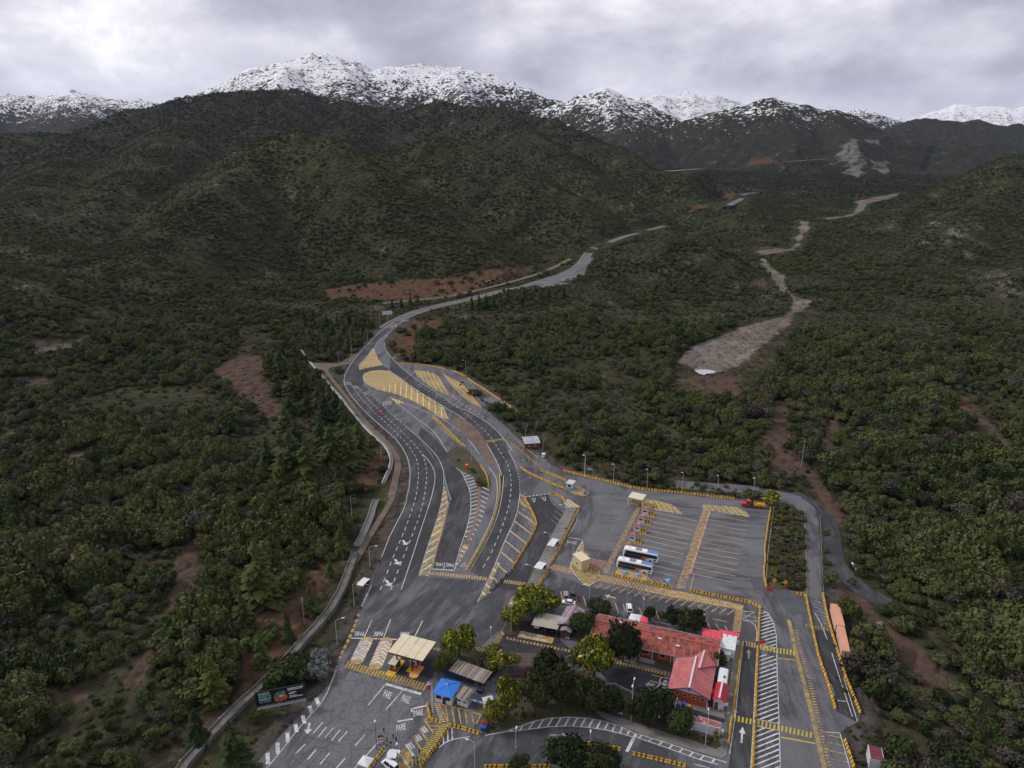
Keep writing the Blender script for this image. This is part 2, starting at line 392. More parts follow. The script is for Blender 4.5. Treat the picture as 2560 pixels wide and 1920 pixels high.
STONES = GT('J', [(195, 1165), (300, 1080), (400, 1030), (500, 1010), (520, 1030), (430, 1080), (330, 1140), (230, 1180)])
PATHS = [(GT('M', [(790, 0), (770, 120), (710, 220), (690, 290), (720, 340), (800, 450), (860, 560)]), 3.0), (GT('M', [(870, 960), (900, 1050), (960, 1130), (1010, 1230), (1080, 1330), (1200, 1420), (1320, 1500), (1420, 1580), (1500, 1680), (1600, 1800)]), 4.0),
         (GT('J', [(1100, 1659), (1110, 1500), (1105, 1400), (1085, 1320)]), 2.6), (GT('J', [(1085, 1330), (980, 1300), (870, 1290)]), 2.5), (GT('J', [(940, 1240), (870, 1190), (825, 1140)]), 2.2),
         (GT('J', [(1720, 1310), (1860, 1400), (1930, 1480), (2010, 1560), (2060, 1640), (2130, 1680)]), 4.5),
         (GT('K', [(960, 1640), (1000, 1560), (1030, 1420), (1040, 1250), (1050, 1120), (1030, 1000), (1080, 900), (1130, 860)]), 3.8), (GT('L', [(910, 1140), (1000, 1000), (1120, 830), (1200, 700), (1250, 560)]), 2.0)]
BARE = [GT('K', [(1150, 300), (1250, 220), (1400, 180), (1490, 230), (1470, 330), (1500, 400), (1560, 480), (1540, 540), (1430, 540), (1380, 450), (1280, 400)]), GT('K', [(60, 800), (300, 760), (500, 740), (640, 700), (600, 760), (480, 830), (250, 800)]),
        GT('L', [(60, 1080), (300, 1110), (500, 1180), (640, 1160), (600, 1320), (420, 1330), (200, 1230)]), GT('L', [(690, 640), (780, 560), (880, 490), (970, 510), (900, 570), (760, 650)]), GT('K', [(80, 90), (200, 110), (300, 160), (420, 190), (330, 190), (180, 150)]),
        GT('K', [(180, 420), (260, 380), (300, 330), (190, 320), (60, 330), (130, 380)]), GT('L', [(1300, 1659), (1120, 1640), (1180, 1560), (1300, 1450), (1470, 1290), (1600, 1290)]),
        GT('M', [(270, 300), (330, 120), (360, 0), (460, 0), (480, 60), (620, 180), (740, 230), (700, 300), (560, 270), (420, 280)]), GT('J', [(680, 1659), (760, 1500), (720, 1480), (830, 1330), (900, 1290), (860, 1420), (870, 1540), (840, 1659)]),
        GT('J', [(350, 1270), (460, 1245), (590, 1245), (560, 1340), (540, 1370), (430, 1350)]), GT('J', [(640, 700), (700, 690), (770, 730), (700, 750)])]
OPEN = [GT('J', [(180, 1150), (420, 1010), (560, 960), (900, 860), (940, 900), (870, 1010), (810, 1150), (700, 1260), (600, 1390), (350, 1390), (170, 1270)])]
CUTS = [G('E', [(340, 60), (440, 200), (452, 330), (430, 450), (380, 640), (320, 780), (230, 940), (110, 1200), (30, 1380), (-50, 1380), (50, 1120), (190, 820), (300, 600), (360, 420), (330, 250)]), GT('F', [(620, 150), (700, 60), (860, 0), (1180, 0), (1150, 80), (900, 150), (880, 300), (850, 360), (700, 340), (610, 250)]), GT('H', [(20, 1330), (230, 1300), (480, 1280), (760, 1270), (1000, 1230), (1200, 1200), (1150, 1250), (870, 1330), (600, 1385), (330, 1400), (30, 1390)]),
        GT('K', [(1900, 830), (2050, 690), (2090, 720), (2120, 780), (2100, 900), (1990, 930)]), GT('K', [(1640, 1150), (1830, 1180), (1830, 1260), (1640, 1500), (1480, 1620), (1420, 1659), (1640, 1659), (1850, 1400), (1800, 1300)]),
        GT('L', [(1640, 1240), (1680, 1000), (1740, 700), (1900, 560), (2100, 560), (2150, 660), (1900, 1000), (1600, 1290)]), GT('I', [(480, 770), (580, 760), (620, 800), (520, 800)]), GT('I', [(370, 880), (470, 860), (440, 910), (340, 950)])]
DRY = [GT('J', [(390, 520), (480, 570), (570, 690), (620, 790), (540, 850), (450, 740), (370, 610)]), GT('J', [(1550, 350), (1750, 330), (1950, 420), (1900, 560), (1650, 520)]), GT('J', [(1850, 620), (2050, 640), (2212, 720), (2212, 900), (1950, 820)])]
SCARP = [GT('I', [(1180, 625), (1330, 625), (1330, 690), (1300, 720), (1230, 700)]), GT('I', [(1350, 640), (1460, 630), (1475, 710), (1430, 700)]), GT('I', [(1140, 610), (1240, 540), (1290, 530), (1310, 590), (1280, 615)]), GT('I', [(1310, 510), (1370, 505), (1420, 545), (1340, 545)]),
         GT('I', [(870, 650), (890, 655), (890, 680), (880, 680)])]
CUT_FAR = [GT('I', [(660, 645), (700, 610), (800, 585), (860, 610), (840, 640), (750, 650)])]
TRACKROAD = G('F', [(-60, 400), (0, 405), (90, 410), (60, 440), (130, 560), (260, 720), (390, 900), (500, 1020), (580, 1080), (640, 1160), (690, 1260), (700, 1350), (680, 1450), (650, 1620)]) + G('E', [(300, 420), (330, 500), (280, 640), (170, 760), (90, 900), (20, 1060)]) + G('A', [(960, 0), (880, 120), (820, 280), (740, 400), (660, 500)])

def build_terrain():
    na, nr = 820, 660
    az = np.linspace(R(-52), R(52), na); rad = np.concatenate([np.geomspace(70, 600, 190)[:-1], np.geomspace(600, 2700, 330)[:-1], np.geomspace(2700, 13800, 138), [14500, 15500, 17000, 19000]])
    A, Rr = np.meshgrid(az, rad); x = (Rr * np.sin(A)).ravel(); y = (Rr * np.cos(A)).ravel()
    z, sn = h_base(x, y, True)
    fl = floor_z(x, y); rel = np.clip((z - fl), 0, 400)
    # gullies: ridged noise on the slopes
    def fbm(sc, oct_, ridged, seed):
        out = np.zeros(x.shape); amp = 1.0; s = sc; tot = 0
        for o in range(oct_):
            v = vnoise(x / s + seed, y / s + seed * 1.7)
            if ridged: v = 1 - np.abs(2 * v - 1) * 2
            out += amp * v; tot += amp; amp *= 0.5; s *= 0.5
        return out / tot
    g = fbm(330.0, 4, True, 3.3)
    big = fbm(900.0, 2, False, 8.1) - 0.5
    far = np.clip((y - 2800) / 1500, 0, 1); sn = sn + (g - 0.05) * 0.6 * far
    g2 = fbm(150.0, 3, True, 5.7)
    z = z + g * np.minimum(rel * 0.16, 15) * (1 + 2.2 * far) + g2 * np.minimum(rel * 0.06, 5) + big * np.minimum(rel * .12, 10)
    dist_p = terrace(x, y)
    und = (fbm(60.0, 3, False, 1.2) - 0.5) * 5.0
    soft = np.clip((dist_p - 4) / 40, 0, 1)
    z = z + und * soft * np.clip((2500 - y) / 500, 0, 1)
    # made ground and road beds
    z = np.where(dist_p < 3, -0.12, np.where(dist_p < 30, -0.12 + (z + 0.12) * ((dist_p - 3) / 27), z))
    def bed(line, half, fade, dz=-0.25):
        nonlocal z
        L3 = [(p[0], p[1], p[2] if len(p) > 2 else 0.0) for p in line]
        sel = (x > min(p[0] for p in L3) - 80) & (x < max(p[0] for p in L3) + 80) & (y > min(p[1] for p in L3) - 80) & (y < max(p[1] for p in L3) + 80)
        d, zr = seg_dist(x[sel], y[sel], L3, True); k = np.clip((d - half) / fade, 0, 1); k = k * k * (3 - 2 * k)
        z[sel] = (zr + dz) * (1 - k) + z[sel] * k
    bed(HIGHWAY, 10, 25); bed(HIGHWAY2, 9, 20); bed(TRACK, 4, 10); bed(FARROAD, 15, 95); bed(FARROAD2, 24, 70); bed(FARROAD3, 10, 25)
    bed([(p[0], p[1], 0) for p in SERVICE], 7, 14); bed([(p[0], p[1], 0) for p in SERVICE2], 7, 14); bed([(p[0], p[1], 0) for p in TRACKROAD], 7, 16)
    bay = in_poly(x, y, [(p[0], p[1]) for p in BAY]); zb = np.mean([p[2] for p in BAY]) - 0.3
    me = D.meshes.new('hills'); nv = len(x)
    co = np.stack([x, y, z], 1).astype(np.float32)
    i = np.arange(nr - 1)[:, None] * na + np.arange(na - 1)[None, :]; i = i.ravel()
    quads = np.stack([i, i + 1, i + na + 1, i + na], 1)
    quads = quads[:, ::-1]
    me.vertices.add(nv); me.vertices.foreach_set('co', co.ravel())
    me.loops.add(quads.size); me.loops.foreach_set('vertex_index', quads.ravel().astype(np.int32))
    me.polygons.add(len(quads)); me.polygons.foreach_set('loop_start', np.arange(0, quads.size, 4, dtype=np.int32)); me.polygons.foreach_set('loop_total', np.full(len(quads), 4, np.int32))
    me.polygons.foreach_set('use_smooth', np.ones(len(quads), bool)); me.update(calc_edges=True)
    def attr(name, vals):
        a = me.attributes.new(name, 'FLOAT', 'POINT'); a.data.foreach_set('value', vals.astype(np.float32))
    P2 = lambda L: [(p[0], p[1]) for p in L]
    def soft(poly, wd):
        out = np.zeros(nv); p = P2(poly); a_ = np.array(p); sel = np.where((x > a_[:, 0].min() - wd) & (x < a_[:, 0].max() + wd) & (y > a_[:, 1].min() - wd) & (y < a_[:, 1].max() + wd))[0]
        if len(sel): d = seg_dist(x[sel], y[sel], p + p[:1]); out[sel] = np.clip(0.5 + np.where(in_poly(x[sel], y[sel], p), d, -d) / wd, 0, 1)
        return out
    sand = np.zeros(nv)
    for w in WASH: sand = np.maximum(sand, soft(w, 14))
    stone = soft(STONES, 12)
    for w in DRY: stone = np.maximum(stone, soft(w, 70) * 0.42)
    for w in SCARP: stone = np.maximum(stone, soft(w, 30) * 0.72)
    bare = np.zeros(nv)
    for p, wd in PATHS: bare = np.maximum(bare, np.clip(1.6 - seg_dist(x, y, p) / wd, 0, 1))
    for p in BARE: bare = np.maximum(bare, soft(p, 14))
    cut = np.zeros(nv)
    for p in OPEN: bare = np.maximum(bare, soft(p, 30) * .48)
    for p in CUTS + CUT_FAR: cut = np.maximum(cut, soft(p, 14))
    made = np.clip(1 - (dist_p - 2) / 6, 0, 1)
    attr('snow', sn); attr('sand', sand); attr('stone', stone); attr('bare', bare); attr('cut', cut); attr('made', made)
    o = link('hills', me, terrain_mat()); o['kind'] = 'structure'
    return o, (az, rad, z.reshape(nr, na))
def vnoise(x, y):
    """value noise on numpy arrays, 0..1"""
    xi = np.floor(x).astype(np.int64); yi = np.floor(y).astype(np.int64); fx = x - xi; fy = y - yi
    fx = fx * fx * (3 - 2 * fx); fy = fy * fy * (3 - 2 * fy)
    def h(a, b):
        n = (a * 374761393 + b * 668265263) & 0xFFFFFFFF; n = ((n ^ (n >> 13)) * 1274126177) & 0xFFFFFFFF
        return ((n ^ (n >> 16)) & 0xFFFF) / 65535.0
    return (h(xi, yi) * (1 - fx) + h(xi + 1, yi) * fx) * (1 - fy) + (h(xi, yi + 1) * (1 - fx) + h(xi + 1, yi + 1) * fx) * fy
def terrain_mat():
    m, nt, b = new_mat('scrub_ground'); q = NB(nt); P = q.geo()
    n_big = q.noise(P, 0.004, 4, 0.55); n_mid = q.noise(P, 0.03, 4, 0.6); n_fine = q.noise(P, 0.35, 4, 0.65)
    scr = q.ramp(n_mid, [(0.30, (0.018, 0.026, 0.011)), (0.48, (0.033, 0.043, 0.017)), (0.62, (0.054, 0.061, 0.024)), (0.78, (0.062, 0.054, 0.032))])
    br = q.ramp(n_big, [(0.38, 0.0), (0.62, 0.75)])
    scr = q.mix(br, scr, q.ramp(n_mid, [(0.3, (0.024, 0.030, 0.016)), (0.7, (0.052, 0.050, 0.030))]))
    dirt = q.ramp(n_fine, [(0.28, (0.036, 0.027, 0.020)), (0.5, (0.066, 0.047, 0.034)), (0.75, (0.115, 0.082, 0.060))])
    # bushes seen from afar: dark crowns on lighter ground
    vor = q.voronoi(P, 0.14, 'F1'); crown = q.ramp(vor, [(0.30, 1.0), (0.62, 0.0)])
    cam = q.n('ShaderNodeSeparateXYZ'); q.l(P, cam.inputs[0])
    near = q.math('SUBTRACT', 1.0, q.math('DIVIDE', q.math('SUBTRACT', cam.outputs[1], 600.0), 900.0), True)
    gcol = q.mix(near, scr, q.mix(0.30, scr, dirt))
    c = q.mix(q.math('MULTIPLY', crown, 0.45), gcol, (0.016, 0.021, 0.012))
    c = q.mix(q.ramp(n_fine, [(0.35, 0.0), (0.75, 0.28)]), c, dirt)
    farv = q.math('DIVIDE', q.math('SUBTRACT', cam.outputs[1], 1350.0), 900.0, True)
    c = q.mix(q.math('MULTIPLY', farv, 0.62), c, q.ramp(n_mid, [(0.3, (0.018, 0.019, 0.016)), (0.7, (0.042, 0.037, 0.031))]))
    # bare earth, cuttings, river sand, stones, made ground
    redd = q.ramp(n_fine, [(0.25, (0.070, 0.038, 0.026)), (0.55, (0.115, 0.062, 0.040)), (0.8, (0.155, 0.092, 0.055))])
    redd = q.mix(q.ramp(n_mid, [(0.4, 0.0), (0.7, 0.6)]), redd, (0.085, 0.056, 0.038))
    br2 = q.ramp(q.math('ADD', q.math('ADD', q.attr('bare'), q.math('MULTIPLY', q.math('SUBTRACT', n_mid, 0.5), 1.4)), q.math('MULTIPLY', q.math('SUBTRACT', n_fine, 0.5), 1.3)), [(0.34, 0.0), (0.66, 0.95)])
    c = q.mix(br2, c, q.mix(0.5, dirt, (0.105, 0.068, 0.053)))
    ct2 = q.ramp(q.math('ADD', q.attr('cut'), q.math('MULTIPLY', q.math('SUBTRACT', n_fine, 0.5), 1.2)), [(0.34, 0.0), (0.7, 0.9)])
    c = q.mix(ct2, c, redd)
    sandc = q.ramp(q.math('ADD', q.math('MULTIPLY', n_fine, 0.5), q.math('MULTIPLY', n_mid, 0.5)), [(0.34, (0.080, 0.064, 0.053)), (0.5, (0.150, 0.122, 0.104)), (0.62, (0.225, 0.195, 0.175))])
    sd = q.ramp(q.math('ADD', q.attr('sand'), q.math('MULTIPLY', q.math('SUBTRACT', n_mid, 0.5), 1.3)), [(0.36, 0.0), (0.62, 1.0)])
    c = q.mix(sd, c, sandc)
    stc = q.ramp(q.math('ADD', q.math('MULTIPLY', q.noise(P, 0.9, 5, 0.7), .5), q.math('MULTIPLY', q.noise(q.mapping(P, (.05, .05, .012)), 1.0, 5, .7), .5)), [(0.32, (0.075, 0.066, 0.058)), (0.5, (0.16, 0.148, 0.135)), (0.68, (0.27, 0.255, 0.24))])
    c = q.mix(q.ramp(q.math('ADD', q.attr('stone'), q.math('ADD', q.math('MULTIPLY', q.math('SUBTRACT', n_fine, 0.5), 1.4), q.math('MULTIPLY', q.math('SUBTRACT', n_mid, 0.5), 2.6))), [(0.36, 0.0), (0.8, 0.9)]), c, stc)
    made = q.ramp(n_fine, [(0.3, (0.045, 0.040, 0.036)), (0.7, (0.095, 0.085, 0.076))])
    c = q.mix(q.ramp(q.math('ADD', q.attr('made'), q.math('MULTIPLY', q.math('SUBTRACT', n_mid, 0.5), 1.2)), [(0.45, 0.0), (0.7, 0.85)]), c, made)
    # snow with scrub poking through
    s1 = q.noise(P, 0.055, 6, 0.68); s2 = q.noise(P, 0.011, 4, 0.6)
    sa = q.math('ADD', q.math('MINIMUM', q.math('ADD', q.math('MULTIPLY', q.attr('snow'), 0.28), 0.04), 0.64), q.math('MULTIPLY', q.math('SUBTRACT', q.attr('snow'), 5.0), 0.1, True))
    sv = q.math('ADD', sa, q.math('ADD', q.math('MULTIPLY', q.math('SUBTRACT', s1, 0.5), 3.0), q.math('MULTIPLY', q.math('SUBTRACT', s2, 0.5), 1.3)))
    sn = q.ramp(sv, [(0.36, 0.0), (0.56, 1.0)])
    c = q.mix(sn, c, (0.80, 0.81, 0.84))
    q.l(c, b.inputs['Base Color']); b.inputs['Roughness'].default_value = 1.0; b.inputs['Specular IOR Level'].default_value = 0.02
    hgt = q.math('ADD', q.math('MULTIPLY', crown, 1.0), q.math('MULTIPLY', n_fine, 0.8))
    q.bump(hgt, 0.7, 3.0, b)
    return m
hills_obj, HGRID = build_terrain()
def h_at(x, y):
    """height of the built terrain mesh"""
    az, rad, Z = HGRID; x = np.asarray(x, float); y = np.asarray(y, float)
    a = np.arctan2(x, y); r = np.hypot(x, y)
    fa = np.clip((a - az[0]) / (az[1] - az[0]), 0, len(az) - 1.001); fr = np.clip(np.interp(r, rad, np.arange(len(rad))), 0, len(rad) - 1.001)
    ia = fa.astype(int); ir = fr.astype(int); ta = fa - ia; tr = fr - ir
    return (Z[ir, ia] * (1 - ta) + Z[ir, ia + 1] * ta) * (1 - tr) + (Z[ir + 1, ia] * (1 - ta) + Z[ir + 1, ia + 1] * ta) * tr

# --- air
def build_haze():
    me = MB().box(-17500, 17500, -400, 20500, -14, 1800).mesh('haze')
    m = D.materials.new('air'); m.use_nodes = True; nt = m.node_tree; nt.nodes.clear()
    out = nt.nodes.new('ShaderNodeOutputMaterial'); v = nt.nodes.new('ShaderNodeVolumePrincipled')
    v.inputs['Color'].default_value = (0.55, 0.70, 1.0, 1); v.inputs['Density'].default_value = 1.3e-5; v.inputs['Anisotropy'].default_value = 0.2
    nt.links.new(v.outputs[0], out.inputs['Volume'])
    o = link('haze', me, m); o['kind'] = 'stuff'; return o
build_haze()
# ------------------------------------------------------------------ paved surfaces
def asphalt_mat(name, dark, light, bal=0.5, streak=0.0, crack=0.0, wet=0.0, fine=0.25):
    m, nt, b = new_mat(name); q = NB(nt); P = q.geo()
    PM = q.mapping(q.mapping(P, rot=(0, 0, -streak)), (0.16, 1, 1)); PW = q.mapping(q.mapping(P, rot=(0, 0, -streak)), (0.45, 1, 1))
    a = q.noise(PW, 0.085, 7, 0.66, 0.6); f = q.noise(P, 1.6, 5, 0.7); g = q.noise(PM, 0.42, 6, 0.72, 0.3)
    mixv = q.math('ADD', q.math('MULTIPLY', a, 0.58), q.math('MULTIPLY', g, 0.42))
    c = q.ramp(mixv, [(bal - 0.065, dark), (bal - 0.012, tuple(d * .6 + l * .4 for d, l in zip(dark, light))), (bal + 0.018, tuple(d * .25 + l * .75 for d, l in zip(dark, light))), (bal + 0.12, light)])
    c = q.mix(fine, c, q.ramp(f, [(0.3, tuple(x * 0.55 for x in dark)), (0.7, tuple(min(1, x * 1.25) for x in light))]))
    if crack > 0:
        nz = q.n('ShaderNodeTexNoise'); nz.inputs['Scale'].default_value = 0.5; nz.inputs['Detail'].default_value = 5; q.l(P, nz.inputs['Vector'])
        wv = q.n('ShaderNodeVectorMath', operation='MULTIPLY_ADD'); q.l(nz.outputs['Color'], wv.inputs[0]); wv.inputs[1].default_value = (2.2, 2.2, 0); q.l(P, wv.inputs[2])
        v1 = q.voronoi(wv.outputs[0], 0.40, 'DISTANCE_TO_EDGE'); v2 = q.voronoi(wv.outputs[0], 0.17, 'DISTANCE_TO_EDGE')
        k1 = q.ramp(v1, [(0.012, 1.0), (0.036, 0.0)]); k2 = q.ramp(v2, [(0.010, 1.0), (0.022, 0.0)])
        patchy = q.ramp(q.noise(P, 0.09, 3, 0.5), [(0.36, 0.35), (0.52, 1.0)])
        k = q.math('MAXIMUM', q.math('MULTIPLY', k1, patchy), k2)
        c = q.mix(q.math('MULTIPLY', k, crack), c, (0.018, 0.018, 0.02))
    q.l(c, b.inputs['Base Color'])
    w = q.noise(P, 0.05, 4, 0.6)
    q.l(q.ramp(w, [(0.36, max(0.18, 0.62 - 0.4 * wet)), (0.60, 0.86)]), b.inputs['Roughness'])
    b.inputs['Specular IOR Level'].default_value = 0.28 + 0.12 * wet
    q.bump(f, 0.25, 0.03, b)
    return m
A_OLD = asphalt_mat('old_asphalt', (0.042, 0.042, 0.048), (0.134, 0.132, 0.142), 0.49, 1.45)
A_NEW = asphalt_mat('dark_asphalt', (0.026, 0.026, 0.030), (0.078, 0.077, 0.084), 0.545, 1.4, fine=0.15)
A_MID = asphalt_mat('patchy_asphalt', (0.036, 0.036, 0.042), (0.130, 0.128, 0.138), 0.545, 1.15, fine=0.18)
A_LOT = asphalt_mat('lot_asphalt', (0.036, 0.036, 0.042), (0.128, 0.126, 0.138), 0.475, -0.17, wet=0.8)
A_CRK = asphalt_mat('cracked_concrete', (0.070, 0.069, 0.075), (0.138, 0.136, 0.145), 0.45, 1.0, crack=0.5)
A_YARD = asphalt_mat('yard_asphalt', (0.018, 0.018, 0.021), (0.040, 0.040, 0.046), 0.58, 0.3, wet=0.6, fine=0.12)
CONC = asphalt_mat('pavement_concrete', (0.10, 0.092, 0.085), (0.20, 0.185, 0.172), 0.48, 0.2, fine=0.3)
A_VAL = asphalt_mat('valley_asphalt', (0.060, 0.060, 0.066), (0.120, 0.118, 0.125), 0.48, 0.9, fine=0.15)
WETP = asphalt_mat('wet_asphalt', (0.040, 0.040, 0.048), (0.070, 0.070, 0.080), 0.5, 0.2, wet=1.0, fine=0.1)
def soil_mat():
    m, nt, b = new_mat('planted_soil'); q = NB(nt); P = q.geo()
    a = q.noise(P, 0.12, 5, 0.6); f = q.noise(P, 1.2, 5, 0.7)
    c = q.ramp(a, [(0.34, (0.026, 0.032, 0.012)), (0.47, (0.048, 0.052, 0.020)), (0.56, (0.062, 0.042, 0.024)), (0.68, (0.095, 0.060, 0.036))])
    c = q.mix(0.45, c, q.ramp(f, [(0.3, (0.018, 0.018, 0.010)), (0.7, (0.100, 0.080, 0.045))]))
    q.l(c, b.inputs['Base Color']); b.inputs['Roughness'].default_value = 0.95; q.bump(f, 0.5, 0.15, b); return m
SOIL = soil_mat()
def gravel_mat():
    m, nt, b = new_mat('earth_track'); q = NB(nt); P = q.geo()
    a = q.noise(P, 0.15, 4, 0.6); f = q.noise(P, 2.0, 4, 0.7)
    c = q.ramp(a, [(0.35, (0.085, 0.058, 0.044)), (0.65, (0.165, 0.120, 0.092))]); c = q.mix(0.35, c, q.ramp(f, [(0.3, (0.05, 0.036, 0.028)), (0.7, (0.2, 0.16, 0.13))]))
    q.l(c, b.inputs['Base Color']); b.inputs['Roughness'].default_value = 0.95; q.bump(f, 0.4, 0.06, b); return m
TRACKM = gravel_mat()

def subdiv_sheet(name, pts, z, mat, parent=None, kind='structure'):
    o = link(name, fan_mesh(name, pts, z), mat, parent)
    if kind: o['kind'] = kind
    return o
road = subdiv_sheet('road', PAVED, 0.0, A_OLD)
lv = 0.012
_np = [0]
def patch(pts, mat, lev=1, name='asphalt_patch'):
    _np[0] += 1
    return subdiv_sheet(name, pts, lv * lev + 0.0004 * (_np[0] % 25), mat, road, None)

def normals2(pts):
    P = np.array([p[:2] for p in pts], float); n = len(P); out = []
    for i in range(n):
        d1 = P[i] - P[max(i - 1, 0)]; d2 = P[min(i + 1, n - 1)] - P[i]
        u1 = d1 / (np.linalg.norm(d1) + 1e-9); u2 = d2 / (np.linalg.norm(d2) + 1e-9)
        if i == 0: u1 = u2
        if i == n - 1: u2 = u1
        t = u1 + u2; t /= (np.linalg.norm(t) + 1e-9); nn = np.array([-t[1], t[0]]); k = 1 / max(0.5, float(nn @ np.array([-u1[1], u1[0]])))
        out.append(nn * k)
    return P, out
def ribbon_mesh(name, pts, w0, w1=None, z=0.0, zs=None):
    """strip along pts, from offset w0 to offset w1 (left positive)"""
    if w1 is None: w0, w1 = -w0 / 2, w0 / 2
    P, nn = normals2(pts); vs = []; fs = []
    for i, (p, k) in enumerate(zip(P, nn)):
        zz = (zs[i] if zs is not None else z)
        a = p + k * w0; b = p + k * w1; vs += [(a[0], a[1], zz), (b[0], b[1], zz)]
    for i in range(len(P) - 1): fs.append((2 * i, 2 * i + 2, 2 * i + 3, 2 * i + 1))
    me = D.meshes.new(name); me.from_pydata(vs, [], fs); me.update(); return me
def paintmat(name, col, worn, under=(0.06, 0.06, 0.066)):
    m, nt, b = new_mat(name); q = NB(nt); P = q.geo()
    a = q.noise(P, 0.7, 5, 0.7); f = q.noise(P, 4.0, 4, 0.7); big = q.noise(P, 0.06, 3, 0.5)
    k = q.math('ADD', q.math('MULTIPLY', a, 0.55), q.math('ADD', q.math('MULTIPLY', f, 0.25), q.math('MULTIPLY', big, 0.2)))
    w = q.ramp(k, [(0.56 - worn * 0.18, 0.0), (0.72 - worn * 0.18, min(1, 0.25 + worn))])
    c = q.mix(w, q.ramp(f, [(0.3, tuple(x * 0.86 for x in col)), (0.7, col)]), under)
    q.l(c, b.inputs['Base Color']); b.inputs['Roughness'].default_value = 0.7; return m
WHITE = paintmat('white_road_paint', (0.58, 0.58, 0.57), 0.52); WHITE_W = paintmat('worn_white_paint', (0.50, 0.50, 0.49), 0.75)
YEL = paintmat('yellow_road_paint', (0.48, 0.31, 0.06), 0.62); YEL_W = paintmat('worn_yellow_paint', (0.42, 0.30, 0.09), 0.75, (0.10, 0.095, 0.09))
ORA = paintmat('faded_orange_paint', (0.50, 0.33, 0.14), 0.58); PALE = paintmat('pale_yellow_line', (0.56, 0.42, 0.19), 0.45); YG = paintmat('greenish_yellow_paint', (0.45, 0.37, 0.05), 0.5)
PALEG = paintmat('pale_worn_stripe', (0.40, 0.34, 0.22), 0.6, (0.2, 0.18, 0.14)); RDK = paintmat('red_brick_paint', (0.35, 0.17, 0.12), 0.4)
def lines(name, strokes, mat, lev=3):
    """strokes: list of (pts, width[, dash_on, dash_off])"""
    mb = MB()
    for s in strokes:
        pts, w = s[0], s[1]; pts = [(p[0], p[1]) for p in pts]
        if len(pts) > 2: pts = smooth_line(pts, 4.0)
        segs = [pts]
        if len(s) > 3:
            segs = []; on, off = s[2], s[3]; cur = [pts[0]]; acc = 0.0; drawing = True
            for a, b in zip(pts[:-1], pts[1:]):
                a = np.array(a); b = np.array(b); L = np.linalg.norm(b - a); pos = 0.0
                while L - pos > 1e-6:
                    need = (on if drawing else off) - acc; st = min(need, L - pos); pos += st; acc += st; p = tuple(a + (b - a) * pos / L)
                    if drawing: cur.append(p)
                    if acc >= (on if drawing else off) - 1e-6:
                        if drawing: segs.append(cur)
                        drawing = not drawing; acc = 0.0; cur = [p]
            if drawing and len(cur) > 1: segs.append(cur)
        for sg in segs:
            if len(sg) < 2: continue
            P, nn = normals2(sg); vs = []
            for p, k in zip(P, nn): vs += [(*(p - k * w / 2), lv * lev), (*(p + k * w / 2), lv * lev)]
            mb.add(vs, [(2 * i, 2 * i + 2, 2 * i + 3, 2 * i + 1) for i in range(len(P) - 1)])
    return mb.build(name, mat, road)
def hatch(name, poly, a, b, spacing, w, mat, lev=3, phase=0.0):
    """stripes parallel to a-b clipped to poly"""
    P = np.array(poly, float); d = np.array(b) - np.array(a); d = d / np.linalg.norm(d); n = np.array([-d[1], d[0]])
    s = P @ d; t = P @ n; mb = MB(); k = t.min() + w / 2 + phase
    def cut(tv):
        xs = []
        for i in range(len(P)):
            j = (i + 1) % len(P)
            if (t[i] > tv) != (t[j] > tv): xs.append(s[i] + (s[j] - s[i]) * (tv - t[i]) / (t[j] - t[i]))
        return sorted(xs)
    while k < t.max() - w / 2:
        lo, hi, mid = cut(k - w / 2), cut(k + w / 2), cut(k)
        for q in range(0, len(mid) - 1, 2):
            l0, l1 = (lo[q], lo[q + 1]) if len(lo) == len(mid) else (mid[q], mid[q + 1]); h0, h1 = (hi[q], hi[q + 1]) if len(hi) == len(mid) else (mid[q], mid[q + 1])
            vs = [d * l0 + n * (k - w / 2), d * l1 + n * (k - w / 2), d * h1 + n * (k + w / 2), d * h0 + n * (k + w / 2)]
            mb.add([(*v, lv * lev) for v in vs], [(0, 1, 2, 3)])
        k += spacing
    return mb.build(name, mat, road)
def ladder(name, top, bot, n, fill, mat, lev=4):
    """n bars between two edge polylines"""
    def samp(L):
        L = np.array([p[:2] for p in L], float); c = np.concatenate([[0], np.cumsum(np.linalg.norm(np.diff(L, axis=0), axis=1))]); c /= c[-1]
        return lambda u: np.array([np.interp(u, c, L[:, 0]), np.interp(u, c, L[:, 1])])
    A, B = samp(top), samp(bot); mb = MB()
    for i in range(n):
        u0, u1 = i / n, (i + fill) / n
        mb.add([(*p, lv * lev) for p in (A(u0), B(u0), B(u1), A(u1))], [(0, 1, 2, 3)])
    return mb.build(name, mat, road)
